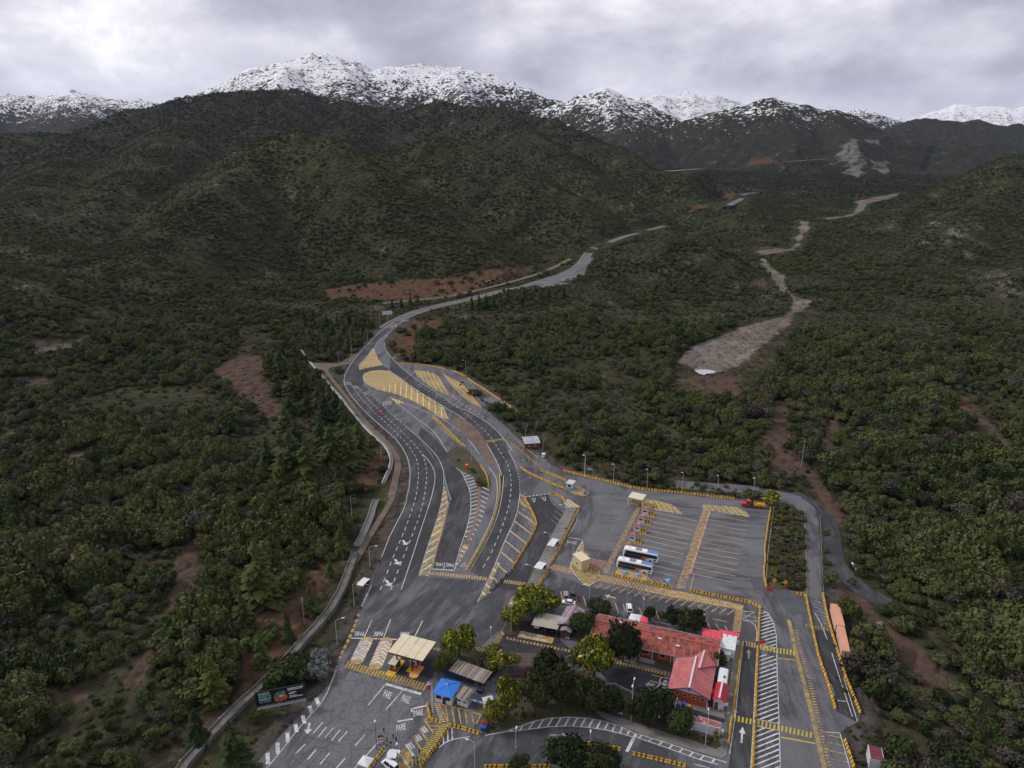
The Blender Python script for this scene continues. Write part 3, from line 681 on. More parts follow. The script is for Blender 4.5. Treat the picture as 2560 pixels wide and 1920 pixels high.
def ground_text(txt, o, ux, uy, mat, name='road_lettering', lev=5):
    """lettering whose baseline starts at o, runs along vector ux (whole width) and stands along uy (cap height)"""
    cu = D.curves.new('lettering', 'FONT'); cu.body = txt; cu.size = 1.0; cu.resolution_u = 2; cu.offset = 0.018
    ob = D.objects.new('lettering', cu); COL.objects.link(ob); bpy.context.view_layer.update()
    me = D.meshes.new_from_object(ob.evaluated_get(bpy.context.evaluated_depsgraph_get())); D.objects.remove(ob); D.curves.remove(cu)
    co = np.zeros(len(me.vertices) * 3); me.vertices.foreach_get('co', co); co = co.reshape(-1, 3)
    mn, mx = co.min(0), co.max(0); u = (co[:, 0] - mn[0]) / (mx[0] - mn[0]); v = (co[:, 1] - mn[1]) / (mx[1] - mn[1])
    o, ux, uy = (np.array(k, float) for k in (o, ux, uy))
    if len(o) == 2: o = np.array([*o, lv * lev]); ux = np.array([*ux, 0]); uy = np.array([*uy, 0])
    new = o + u[:, None] * ux + v[:, None] * uy
    me.vertices.foreach_set('co', new.ravel()); me.materials.clear(); me.update()
    return link(name, me, mat, None)
def word(txt, p0, p1, ph, mat=WHITE):
    """road word between ground points: baseline p0->p1, head of first letter at ph"""
    o = ground_text(txt, p0, np.subtract(p1, p0), np.subtract(ph, p0), mat); o.parent = road; return o

# --- darker and lighter surfacing
main_l = T('F', [(700, 5), (555, 108), (452, 213), (372, 298), (285, 408), (238, 490), (222, 560), (240, 622), (290, 700), (362, 785), (420, 848), (520, 938), (620, 1028), (700, 1098), (760, 1178), (805, 1264), (825, 1343), (832, 1420), (820, 1550), (795, 1650)]) + \
    T('E', [(435, 540), (400, 640), (350, 740), (270, 900), (200, 1080), (118, 1270), (60, 1400)])
main_r = T('E', [(380, 1400), (545, 1250), (620, 1000), (690, 790), (740, 620), (775, 400), (765, 310), (720, 220), (640, 100), (550, 0)]) + T('F', [(1140, 1400), (1080, 1260), (960, 1130), (790, 980), (700, 900), (640, 860), (560, 770), (470, 690), (400, 600), (395, 520), (470, 468), (560, 460), (640, 465), (590, 420), (510, 320), (510, 240), (560, 165), (660, 85), (780, 15)])
patch([gp(p) for p in main_l + main_r], A_NEW, 1)
patch(G('E', [(640, 100), (720, 220), (765, 310), (790, 350), (850, 560), (825, 570), (800, 640), (770, 760), (720, 960), (668, 1200), (870, 1195), (925, 990), (970, 860), (1005, 730), (1020, 640), (1020, 530), (1005, 450), (970, 370), (930, 290), (880, 250), (790, 100), (700, -10), (560, -120), (540, -60), (580, 20)]), A_NEW, 1)
patch([gp(p) for p in T('F', [(640, 465), (770, 560), (900, 650), (1050, 740), (1160, 810), (1250, 860), (1350, 930), (1440, 1010), (1520, 1110)]) + T('E', [(1200, 90), (1260, 200), (1295, 290), (1308, 500), (1280, 650), (1230, 790), (1170, 920), (1010, 1205), (1120, 1270), (1200, 1270), (1230, 1180), (1340, 920), (1420, 750), (1460, 600), (1475, 490), (1470, 380), (1440, 240), (1370, 100), (1310, 0)]) + T('F', [(1690, 1090), (1560, 960), (1400, 860), (1250, 790), (1100, 690), (900, 560), (740, 430), (650, 340)])], A_NEW, 1)
patch(G('E', [(1520, 520), (1740, 490), (1790, 590), (1900, 650), (1780, 850), (1680, 1050), (1600, 1210), (1530, 1360), (1440, 1500), (1300, 1420), (1200, 1390), (1390, 1210), (1500, 1030), (1605, 860), (1635, 780), (1600, 700), (1540, 570)]), A_NEW, 1)
patch(G('A', [(1055, 180), (1230, 200), (1430, 130), (1960, 170), (1895, 335), (2060, 230), (2300, 260), (2080, 560), (1900, 700), (1560, 690), (1560, 760), (1500, 1010), (770, 810), (800, 770), (960, 400)]), A_MID, 2)
patch(G('A', [(860, 880), (1160, 985), (1445, 1070), (1490, 1160), (1380, 1270), (1420, 1330), (1330, 1480), (1250, 1590), (1200, 1680), (1100, 1850), (150, 1850), (300, 1680), (420, 1540), (560, 1400), (640, 1290), (720, 1180), (790, 1020)]), A_CRK, 2, 'concrete_slab')
patch(G('D', [(500, 640), (640, 360), (560, 290), (900, 232), (1690, 318), (1985, 345), (1935, 680), (1920, 900), (1940, 1000), (1900, 1150), (1340, 1045), (540, 870), (545, 740)]), A_LOT, 1)
patch(G('C', [(505, 650), (620, 650), (612, 1260), (570, 1659), (555, 1900), (340, 1900), (395, 1600), (440, 1240)]), A_NEW, 2)
patch(G('C', [(640, 400), (700, 420), (745, 500), (768, 600), (775, 900), (790, 1300), (800, 1659), (805, 1900), (570, 1900), (580, 1659), (612, 1270), (630, 680)]), A_MID, 2)
patch(G('C', [(1065, 560), (1180, 545), (1310, 900), (1440, 1230), (1400, 1290), (1250, 1210), (1180, 980), (1110, 780)]), A_NEW, 2)
patch(G('C', [(735, 245), (830, 250), (1000, 295), (1030, 420), (960, 430), (900, 450), (860, 400), (820, 370), (790, 320)]), WETP, 3, 'puddle')
patch(G('C', [(560, 150), (640, 130), (690, 200), (690, 245), (600, 240), (575, 200)]), WETP, 3, 'puddle')
patch(G('B', [(0, 1430), (230, 1365), (450, 1340), (700, 1325), (900, 1340), (1120, 1390), (1250, 1420), (1750, 1595), (1900, 1650), (1950, 1700), (1900, 1900), (-400, 1900), (-300, 1700)]), A_MID, 2)
patch(G('B', [(180, 580), (230, 500), (300, 560), (320, 480), (390, 400), (640, 450), (640, 640), (730, 720), (760, 760), (1060, 805), (1500, 930), (1490, 1060), (1300, 1085), (1060, 1000), (960, 900), (600, 780), (480, 760), (260, 740), (60, 720)]), A_YARD, 3)
patch(G('A', [(1300, 640), (1560, 690), (1590, 780), (1510, 1010), (1180, 920), (1240, 720)]), A_YARD, 3)
patch(G('B', [(500, 180), (560, 100), (860, 210), (2040, 400), (2050, 480), (2020, 600), (1780, 545), (1300, 490), (880, 400), (640, 340), (560, 260)]), A_MID, 2)
patch(G('C', [(60, 1160), (370, 1235), (360, 1290), (340, 1300), (60, 1230)]), A_YARD, 3)
# --- the road surface that carries on up the valley
def strip(name, line, w, mat, parent=None, dz=0.0, kind='structure', step=12.0):
    L = smooth_line(line, step); L = [np.array(p) for p in L]
    o = link(name, ribbon_mesh(name, L, w, None, 0, [p[2] + dz for p in L]), mat, parent)
    if kind: o['kind'] = kind
    return o
hw = [(*gp(T1('F', 600, 75)), 0.0)] + HIGHWAY[1:]
HW = strip('valley_road', hw, 11.5, A_VAL, dz=0.02); strip('lane_line', hw, 0.35, YEL, HW, 0.05, None)
for off in (-5.3, 5.3):
    L = [np.array(p) for p in smooth_line(hw, 12)]
    link('edge_line', ribbon_mesh('edge_line', L, off - 0.14, off + 0.14, 0, [p[2] + 0.05 for p in L]), WHITE, HW)
HW2 = strip('valley_road', HIGHWAY2, 11.5, A_VAL, dz=0.02); strip('lane_line', HIGHWAY2, 0.35, YEL, HW2, 0.05, None)
strip('valley_road', FARROAD, 14, A_VAL, dz=0.3); strip('valley_road', FARROAD2, 24, CONC, dz=2.5); strip('valley_road', FARROAD3, 14, CONC, dz=0.8)
strip('dirt_road', TRACK, 6.0, TRACKM, dz=0.02)
def bay():
    v = [(p[0], p[1]) for p in BAY]; o = link('parking_bay', fan_mesh('parking_bay', v, 0), A_VAL); o['kind'] = 'structure'
    for vt, p in zip(o.data.vertices, BAY):
        d, zr = seg_dist(np.array([p[0]]), np.array([p[1]]), HIGHWAY, True); vt.co.z = float(zr[0]) - 0.02
bay()
SV = link('service_road', ribbon_mesh('service_road', smooth_line(SERVICE, 6), 8.0, None, -0.03), A_OLD); SV['kind'] = 'structure'
SV2 = link('service_road', ribbon_mesh('service_road', smooth_line(SERVICE2, 6), 7.0, None, -0.05), A_NEW); SV2['kind'] = 'structure'
DT = link('dirt_road', fan_mesh('dirt_road', G('F', [(-80, 395), (0, 395), (110, 400), (180, 395), (290, 330), (370, 300), (300, 395), (180, 425), (90, 440), (75, 470), (140, 560), (270, 720), (400, 890), (510, 1010), (590, 1075), (670, 1160), (735, 1260), (750, 1350), (730, 1450), (690, 1640), (620, 1640), (655, 1500), (680, 1400), (690, 1330), (650, 1240), (560, 1130), (480, 1050), (380, 910), (250, 740), (110, 570), (40, 470), (-60, 440)]), -0.03), TRACKM); DT['kind'] = 'structure'
DT2 = link('dirt_road', fan_mesh('dirt_road', G('E', [(300, 400), (350, 430), (310, 560), (230, 700), (130, 860), (50, 1010), (-20, 1130), (-60, 1120), (10, 960), (90, 820), (190, 680), (270, 540)]), -0.035), TRACKM); DT2['kind'] = 'structure'

# --- raised islands, planted areas and pavements (kerbs are real steps)
def raised(name, pts, h, mat, parent=None):
    if sum(a[0] * b[1] - b[0] * a[1] for a, b in zip(pts, pts[1:] + pts[:1])) < 0: pts = pts[::-1]
    top = fan_mesh(name, pts, h); n = len(pts); bm = bmesh.new(); bm.from_mesh(top)
    tv = list(bm.verts)
    low = [bm.verts.new((x, y, -0.05)) for x, y in pts]
    for i in range(n):
        j = (i + 1) % n; bm.faces.new((low[i], low[j], tv[j], tv[i]))
    bm.to_mesh(top); bm.free(); top.materials.clear()
    o = link(name, top, mat, parent); o['kind'] = 'structure'; return o
raised('pavement', G('E', [(1905, 628), (1995, 632), (1885, 870), (1760, 1125), (1655, 1345), (1530, 1345), (1600, 1210), (1680, 1050), (1780, 850)]), 0.14, CONC)
raised('planted_ground', G('B', [(15, 1395), (230, 1345), (450, 1272), (700, 1243), (860, 1250), (1000, 1276), (1235, 1368), (1500, 1392), (1890, 1512), (1920, 1480), (1900, 1440), (1650, 1370), (1520, 1300), (1480, 1140), (1300, 1095), (1055, 1010), (930, 925), (700, 850), (480, 765), (490, 940), (330, 960), (250, 960), (190, 1100), (140, 1300), (80, 1340)]), 0.12, SOIL)
raised('pavement', G('B', [(860, 1180), (1240, 1300), (1500, 1385), (1700, 1446), (1885, 1512), (1925, 1484), (1975, 1494), (1968, 1560), (1930, 1588), (1700, 1520), (1400, 1425), (1245, 1372), (1010, 1278)]), 0.15, CONC)
raised('planted_ground', G('B', [(180, 560), (240, 450), (210, 400), (340, 330), (430, 330), (330, 470), (310, 580), (250, 602), (190, 590)]), 0.12, SOIL)
raised('planted_ground', G('B', [(990, 690), (1250, 700), (1590, 790), (1570, 905), (1230, 810), (1060, 780)]), 0.12, SOIL)
raised('planted_ground', G('A', [(1590, 720), (1640, 690), (1800, 690), (1960, 750), (2040, 770), (2080, 860), (1990, 960), (1700, 880), (1570, 900), (1540, 860)]), 0.10, SOIL)
raised('pavement', G('Q', [(380, 610), (860, 730), (1170, 810), (1200, 960), (640, 790), (400, 690)]), 0.12, CONC)
raised('pavement', G('C', [(400, 640), (495, 660), (480, 760), (425, 1210), (380, 1240), (370, 1150), (420, 860)]), 0.12, CONC)
raised('planted_ground', G('D', [(2000, 340), (2060, 350), (2160, 370), (2232, 430), (2246, 560), (2250, 700), (2262, 1010), (2240, 1040), (1960, 1010), (1945, 960), (1935, 800), (1955, 680), (1990, 400)]), 0.10, SOIL)
raised('planted_ground', G('E', [(790, 120), (900, 60), (1000, 100), (1110, 240), (1160, 330), (1185, 440), (1080, 430), (1040, 330), (980, 300), (930, 275), (880, 240)]), 0.10, SOIL)
raised('planted_ground', G('F', [(1200, 920), (1300, 900), (1400, 960), (1500, 1080), (1530, 1130), (1590, 1290), (1640, 1420), (1560, 1330), (1420, 1150), (1330, 1060), (1270, 1000)]), 0.08, TRACKM)
raised('traffic_island', G('D', [(395, 850), (440, 745), (492, 640), (505, 655), (505, 720), (548, 748), (545, 845), (632, 890), (600, 955), (538, 1000)]), 0.13, YEL_W)
raised('traffic_island', G('D', [(390, 225), (440, 205), (500, 225), (545, 260), (540, 280), (500, 288), (430, 272), (395, 250)]), 0.15, YEL_W)
def capsule(a, b, w, n=6):
    a, b = np.array(a), np.array(b); d = (b - a) / np.linalg.norm(b - a); s = np.array([-d[1], d[0]]); out = []
    for c, dd in ((b, d), (a, -d)):
        for k in range(n + 1):
            t = -math.pi / 2 + math.pi * k / n; out.append(tuple(c + (dd * math.cos(t) + (s if dd is d else -s) * math.sin(t)) * w / 2))
    return out
for a, b in (((1008, 650), (935, 800)), ((1165, 655), (1085, 842))):
    ga, gb = G1('A', *a), G1('A', *b); cap = capsule(ga, gb, 4.0)
    o = raised('traffic_island', cap, 0.14, ORA)
    d = np.subtract(gb, ga); L = np.linalg.norm(d); d /= L; s = np.array([-d[1], d[0]]); mb = MB()
    for k in range(7):
        c = np.array(ga) + d * (k + 0.3) * L / 7
        for sg in (-1, 1):
            q = [c - d * 0.9, c - d * 0.1, c + s * sg * 1.9 + d * 1.3, c + s * sg * 1.9 + d * 0.5]
            mb.add([(*p, 0.152) for p in q], [(0, 1, 2, 3)])
    mb.build('chevron', WHITE, o)

# --- road markings
lines('edge_line', [([gp(p) for p in main_l[:-2]], .22), (G('A', [(1050, 200), (970, 375)]), .2), (G('A', [(768, 880), (720, 995), (690, 1070), (640, 1150), (560, 1240), (480, 1330), (400, 1430), (300, 1560), (215, 1659), (90, 1820)]), .25)], WHITE)
lines('edge_line', [(G('A', [(948, 430), (900, 560), (840, 690), (795, 785)]), .8, 1.6, 0.9)], YEL)
dash1 = T('F', [(290, 600), (330, 655), (380, 722), (450, 795), (520, 868), (620, 958), (700, 1035), (760, 1100), (810, 1155), (850, 1212), (885, 1275), (905, 1345)]) + T('E', [(540, 300), (535, 380), (515, 520), (480, 640), (430, 780), (370, 930), (290, 1120), (240, 1250), (188, 1380)])
dash2 = T('F', [(355, 622), (450, 738), (545, 830), (605, 890), (680, 960), (770, 1045), (860, 1135), (935, 1228)]) + T('E', [(600, 205), (615, 300), (605, 440), (580, 580), (530, 750), (460, 930), (400, 1080), (340, 1230), (285, 1380)])
dash3 = T('F', [(470, 690), (560, 770), (640, 850), (720, 920), (790, 980)])
dash4 = T('F', [(880, 570), (960, 630), (1050, 682), (1160, 750), (1250, 800), (1340, 862), (1430, 940), (1500, 1003), (1580, 1090), (1650, 1200), (1715, 1305)]) + T('E', [(1385, 310), (1392, 430), (1380, 560), (1345, 700), (1290, 850), (1215, 1030), (1120, 1200)])
lines('lane_line', [([gp(p) for p in dd], .26, 2.6, 2.4) for dd in (dash1, dash2, dash3, dash4)], WHITE)
solid = [T('E', [(575, 130), (640, 200), (685, 290), (690, 370), (665, 500), (620, 650), (560, 830), (500, 1020), (440, 1200), (380, 1380)]),
         T('F', [(790, 980), (870, 1050), (960, 1130), (1080, 1260), (1140, 1400)]) + T('E', [(770, 380), (772, 440), (740, 620), (690, 790), (620, 1000), (545, 1250)]),
         T('E', [(890, 262), (930, 290), (970, 370), (1005, 450), (1020, 530), (1020, 640), (1005, 730), (970, 860), (925, 990), (870, 1190)]),
         T('E', [(1185, 250), (1250, 340), (1265, 430), (1258, 560), (1230, 680), (1190, 790), (1120, 930), (1050, 1060), (970, 1200)]),
         T('E', [(1325, 330), (1310, 500), (1280, 655), (1230, 795), (1170, 925), (1010, 1210)]),
         T('F', [(640, 465), (770, 560), (900, 650), (1050, 740), (1160, 810), (1250, 860), (1350, 930), (1440, 1010), (1520, 1110)]) + T('E', [(1145, 0), (1200, 90), (1260, 200), (1295, 290), (1305, 330)]),
         T('F', [(592, 200), (600, 260), (650, 335), (740, 430), (900, 560), (1100, 690), (1250, 790), (1400, 860), (1560, 960), (1690, 1090), (1770, 1200)]) + T('E', [(1370, 100), (1420, 200), (1440, 250)]),
         T('F', [(555, 170), (510, 240), (510, 320), (545, 385), (600, 425)]), T('F', [(490, 260), (440, 325), (367, 410), (365, 458)]),
         T('F', [(640, 710), (720, 775), (900, 915), (1000, 985), (1090, 1080), (1170, 1215)]), T('F', [(735, 760), (850, 790), (980, 850), (1100, 890), (1200, 960), (1310, 1035)]),
         T('F', [(1340, 1065), (1400, 1140), (1470, 1240)]), T('E', [(1475, 490), (1460, 600), (1420, 750), (1340, 920), (1230, 1180), (1085, 1490)])]
lines('solid_line', [([gp(p) for p in s], .24) for s in solid], WHITE)
lines('lane_line', [(G('E', [(1440, 255), (1470, 380), (1472, 480)]), .22, 1.5, 1.5), (G('E', [(1520, 525), (1740, 495)]), .7, 1.0, 0.7)], WHITE)
lines('guide_line', [(G('E', [(1485, 382), (1580, 338)]), .3), (G('E', [(1805, 655), (1875, 715)]), .2), (G('E', [(1780, 695), (1845, 750)]), .2), (G('E', [(1760, 733), (1830, 795)]), .2), (G('E', [(1740, 500), (1780, 590), (1860, 650), (1895, 680)]), .2)] + [(G('E', [(1755 + 14 * i, 515 + 20 * i), (1840 + 7 * i, 505 + 25 * i)]), .16) for i in range(6)], WHITE_W)
for tri in ([(1580, 542), (1616, 538), (1607, 575)], [(1674, 530), (1712, 526), (1706, 562)], [(925, 1165), (970, 1128), (970, 1170)]):
    t = G('E', tri); lines('yield_triangle', [([t[i], t[(i + 1) % 3]], .3) for i in range(3)], WHITE)
# hatched areas of the main junction
def zone(poly, fill, stripes=None, lev=3):
    if fill: patch(poly, fill, lev, 'hatched_area')
    for s in (stripes or []): hatch('hatched_area', poly, *s, lev=lev + 1)
tri = G('F', [(495, 255), (440, 330), (367, 418), (364, 458), (440, 441), (585, 412), (540, 365)])
zone(tri, YEL, [(G1('F', 370, 440), G1('F', 560, 400), 1.7, .62, PALEG)])
tearL = G('F', [(395, 525), (410, 492), (470, 470), (560, 462), (640, 468), (770, 562), (535, 640), (440, 592), (402, 550)])
tearR = G('F', [(770, 562), (900, 652), (1050, 742), (1125, 795), (1185, 918), (1120, 897), (1000, 822), (850, 742), (700, 682), (600, 657), (535, 640)])
zone(tearL, YEL, [(G1('F', 410, 530), G1('F', 660, 478), 2.0, .75, PALEG)]); zone(tearR, YEL, [(G1('F', 768, 575), G1('F', 760, 690), 3.4, .55, WHITE)])
lines('solid_line', [(tearR[1:4] + [tearR[4]], .3), (tearR[4:] + tearL[-3:] + tearL[:4], .28)], WHITE)
zone(G('F', [(640, 712), (720, 735), (785, 768), (735, 768), (722, 782)]), YEL, [(G1('F', 690, 715), G1('F', 700, 760), 1.6, .5, WHITE)])
chA = G('F', [(870, 462), (1000, 476), (1090, 516), (1130, 585), (1200, 680), (1270, 725), (1180, 692), (1050, 640), (960, 572), (900, 520)])
chB = G('F', [(1130, 492), (1300, 582), (1345, 640), (1470, 800), (1400, 772), (1300, 692), (1220, 612), (1160, 540)])
zone(chA, YEL_W, [(G1('F', 1000, 480), G1('F', 1030, 540), 2.6, .4, PALE)]); zone(chB, YEL_W, [(G1('F', 1200, 545), G1('F', 1330, 660), 3.0, .4, PALE), ])
hatch('hatched_area', G('F', [(1020, 900), (1040, 890), (1210, 1060), (1340, 1170), (1250, 1130), (1120, 1010)]), G1('F', 1060, 930), G1('F', 1090, 960), 1.2, .5, YEL_W)
ladder('crosswalk', G('F', [(1528, 1112), (1690, 1088)]), G('F', [(1540, 1132), (1700, 1102)]), 12, .55, YEL_W)
ladder('crosswalk', G('E', [(640, 1213), (1180, 1262)]), G('E', [(632, 1240), (1172, 1296)]), 22, .6, ORA)
ladder('crosswalk', G('E', [(1335, 1288), (1535, 1312)]), G('E', [(1322, 1318), (1522, 1345)]), 10, .6, ORA)
isl1 = G('E', [(772, 410), (800, 490), (812, 580), (795, 640), (768, 760), (716, 960), (650, 1170), (625, 1250), (547, 1250), (620, 1000), (690, 790), (740, 620)])
zone(isl1, YEL_W, [(G1('E', 680, 960), G1('E', 735, 925), 3.3, .6, WHITE)]); lines('solid_line', [(isl1[2:8], .22)], WHITE)
ladder('walkway', G('E', [(806, 582), (790, 660), (745, 830), (690, 1020), (644, 1205)]), G('E', [(828, 582), (808, 665), (765, 840), (712, 1020), (668, 1205)]), 44, .55, ORA)
whL = G('E', [(935, 300), (1000, 310), (1045, 340), (1085, 420), (1090, 530), (1065, 690), (1030, 810), (965, 940), (955, 940), (975, 860), (1008, 730), (1022, 640), (1022, 530), (1007, 450), (972, 370)])
hatch('hatched_area', whL, G1('E', 1010, 560), G1('E', 1080, 540), 2.9, .55, WHITE)
ladder('walkway', G('E', [(1086, 420), (1090, 530), (1065, 695), (1030, 815), (972, 930)]), G('E', [(1110, 425), (1112, 540), (1088, 700), (1052, 820), (1000, 940)]), 46, .55, RDK)
hatch('hatched_area', G('E', [(1115, 430), (1190, 440), (1185, 520), (1160, 620), (1130, 720), (1060, 860), (1005, 965), (1000, 945), (1055, 825), (1092, 700), (1115, 540)]), G1('E', 1120, 445), G1('E', 1190, 480), 2.9, .5, WHITE)
zone(G('E', [(955, 955), (1012, 960), (990, 1010), (930, 1110), (880, 1190), (872, 1190), (905, 1080)]), YEL_W, [(G1('E', 960, 970), G1('E', 1000, 985), 2.6, .7, WHITE)])
islR = G('E', [(1477, 495), (1530, 565), (1595, 700), (1620, 780), (1590, 860), (1490, 1030), (1390, 1200), (1290, 1310), (1190, 1420), (1087, 1488), (1230, 1185), (1340, 925), (1420, 755), (1460, 605)])
patch(islR, A_OLD, 2); hatch('hatched_area', islR, G1('E', 1420, 780), G1('E', 1510, 850), 5.5, .5, PALE); hatch('hatched_area', G('E', [(1477, 495), (1530, 565), (1595, 700), (1605, 820), (1580, 830), (1500, 640), (1470, 560)]), G1('E', 1500, 600), G1('E', 1560, 640), 2.2, .9, YEL_W)
zone(G('E', [(1087, 1488), (1140, 1370), (1230, 1185), (1260, 1120), (1290, 1140), (1230, 1260), (1190, 1400)]), YEL_W, [(G1('E', 1150, 1380), G1('E', 1180, 1410), 3.4, .6, WHITE)])
zone(G('E', [(1882, 545), (1920, 548), (2015, 605), (2018, 622), (1900, 625), (1880, 590)]), YEL_W, [(G1('E', 1890, 560), G1('E', 1960, 610), 1.5, .5, WHITE)], lev=4)
# left approach
lines('stop_line', [(G('A', [(887, 624), (1250, 634)]), .45), (G('A', [(1162, 990), (1445, 1070)]), .9), (G('A', [(1367, 1190), (1490, 1162)]), .5), (G('A', [(1367, 1190), (1372, 1215)]), .4), (G('A', [(1257, 1290), (1380, 1268)]), .5), (G('E', [(668, 1190), (870, 1202)]), .5)], WHITE, 5)
lines('lane_line', [(G('A', q), .3) for q in ([(1052, 476), (990, 620)], [(1202, 470), (1145, 624)], [(1457, 485), (1395, 610)], [(1160, 992), (1022, 1160)], [(1300, 1037), (1165, 1195)], [(775, 1140), (775, 1141)], [(660, 1295), (582, 1385)], [(693, 1330), (625, 1412)], [(745, 1340), (680, 1418)], [(800, 1355), (730, 1440)], [(855, 1368), (785, 1450)], [(995, 1398), (920, 1480)], [(520, 1470), (440, 1550)], [(605, 1515), (540, 1592)], [(715, 1540), (640, 1630)], [(838, 1583), (770, 1659)], [(1100, 1460), (970, 1600), (860, 1720)], [(1168, 1512), (1030, 1659)])] + [(G('E', [(780, 1130), (770, 1195)]), .25)], WHITE, 5)
lines('edge_bar', [(G('A', q), .95) for q in ([(608, 1102), (627, 1152)], [(553, 1165), (575, 1226)], [(499, 1240), (517, 1306)], [(443, 1310), (452, 1376)], [(378, 1375), (381, 1456)], [(298, 1460), (305, 1546)], [(220, 1540), (223, 1630)], [(140, 1625), (140, 1720)])], WHITE, 5)
ladder('crosswalk', G('N', [(-480, 640), (920, 1045)]), G('N', [(-550, 755), (845, 1168)]), 27, .62, YEL, 5)
ladder('crosswalk', G('N', [(1000, 405), (1150, 435)]), G('N', [(985, 445), (1115, 485)]), 3, .6, YEL, 5)
ladder('crosswalk', G('N', [(1610, 380), (1960, 440)]), G('N', [(1570, 430), (1900, 505)]), 7, .55, YEL, 5)
ladder('crosswalk', G('B', [(135, 600), (75, 715)]), G('B', [(185, 605), (120, 720)]), 10, .55, YEL, 5)
ladder('crosswalk', G('B', [(205, 505), (165, 600)]), G('B', [(228, 508), (192, 603)]), 7, .8, ORA, 5)
ladder('crosswalk', G('B', [(215, 615), (735, 720)]), G('B', [(208, 632), (725, 740)]), 19, .55, YEL, 5)
ladder('crosswalk', G('B', [(1070, 798), (1525, 902)]), G('B', [(1062, 822), (1518, 932)]), 18, .55, YEL, 5)
word('PARE', G1('A', 990, 572), G1('A', 918, 572), G1('A', 985, 607)); word('PARE', G1('A', 1145, 573), G1('A', 1072, 573), G1('A', 1138, 608)); word('PARE', G1('A', 1350, 575), G1('A', 1280, 575), G1('A', 1345, 600))
word('PARE', G1('A', 1138, 1088), G1('A', 1195, 1112), G1('A', 1160, 1035)); word('PARE', G1('A', 1283, 1125), G1('A', 1345, 1150), G1('A', 1305, 1072))
word('PARE', G1('A', 1385, 1252), G1('A', 1462, 1238), G1('A', 1383, 1202)); word('PARE', G1('A', 1248, 1370), G1('A', 1322, 1354), G1('A', 1246, 1318))
word('PARE', G1('E', 762, 1133), G1('E', 697, 1130), G1('E', 765, 1165)); word('PARE', G1('E', 865, 1140), G1('E', 795, 1135), G1('E', 862, 1172)); word('PARE', G1('E', 1912, 955), G1('E', 1998, 965), G1('E', 1912, 927), WHITE_W)
for p, q, h, t in (((655, 742), (572, 752), (662, 780), 'SALIDA'), ((285, 572), (232, 572), (290, 598), 'SOLO'), ((345, 605), (300, 605), (350, 632), 'BUSES'), ((445, 658), (400, 660), (450, 690), 'PLAZA')):
    word(t, G1('F', *p), G1('F', *q), G1('F', *h), WHITE_W)
def arrow(tail, head, w=2.4, mat=WHITE, name='arrow'):
    a, b = np.array(tail, float), np.array(head, float); d = b - a; L = np.linalg.norm(d); d /= L; s = np.array([-d[1], d[0]]); hl = L * 0.42
    mb = MB(); pts = [a - s * w * .14, b - d * hl - s * w * .14, b - d * hl - s * w * .5, b, b - d * hl + s * w * .5, b - d * hl + s * w * .14, a + s * w * .14]
    mb.add([(*p, lv * 5) for p in pts], [(0, 1, 5, 6), (2, 3, 4)]); return mb.build(name, mat, road)
for t, h in (((395, 925), (432, 970)), ((322, 1100), (360, 1150)), ((240, 1292), (285, 1350))): arrow(G1('E', *t), G1('E', *h), 3.0)
arrow(G1('A', 555, 1300), G1('A', 537, 1390), 2.2); arrow(G1('A', 1160, 1620), G1('A', 1195, 1560), 2.0); arrow(G1('O', 2065, 385), G1('O', 1875, 335), 2.2, PALE)
arrow(G1('C', 490, 1460), G1('C', 500, 1330), 1.6); arrow(G1('C', 548, 790), G1('C', 548, 712), 1.2, WHITE_W); arrow(G1('C', 437, 1240), G1('C', 442, 1195), 1.2)
arrow(G1('B', 550, 1396), G1('B', 730, 1400), 1.4, WHITE_W)
# bus lot
ladder('walkway', G('D', [(920, 370), (645, 893)]), G('D', [(958, 370), (690, 897)]), 62, .55, ORA)
ladder('walkway', G('D', [(1442, 394), (1232, 1016)]), G('D', [(1488, 400), (1300, 1018)]), 64, .6, ORA)
lines('walkway_edge', [(G('D', [(1500, 400), (1345, 895)]), .7)], ORA)
stl = []
for xr, yr in [(1480, 645), (1440, 722), (1400, 800), (1380, 875), (1345, 955), (1315, 1040), (1290, 1127), (1255, 1213), (1225, 1303), (1195, 1400), (1165, 1505), (1120, 1605)]:
    sl = .19 + .00002 * yr; yl = yr - sl * 850
    for _ in range(4): xl = 600 - (yl - 540) * .5; yl = yr - sl * (xr - xl)
    stl.append((G('S', [(xl, yl), (xr, yr)]), .22))
for (a, b), (c, d) in zip([(1505, 430), (1490, 470), (1475, 505), (1465, 540), (1455, 575), (1445, 610), (1430, 648), (1420, 685), (1410, 722), (1395, 765), (1385, 805), (1370, 850), (1345, 895)],
                          [(1800, 487), (1797, 522), (1795, 557), (1790, 593), (1775, 630), (1760, 668), (1758, 710), (1750, 748), (1735, 787), (1720, 829), (1712, 872), (1705, 918), (1700, 972)]): stl.append((G('D', [(a, b), (c, d)]), .2))
stl += [(G('D', [(1374, 908), (1345, 1020)]), .2), (G('D', [(1545, 1005), (1640, 1030)]), .18), (G('D', [(822, 740), (770, 860)]), .3)]
lines('bay_line', stl, PALE)
lines('bay_line', [(G('D', [(655 + 61 * i, 978 + 12.2 * i), (598 + 61 * i, 1014 + 12.4 * i)]), .3) for i in range(18)], ORA)
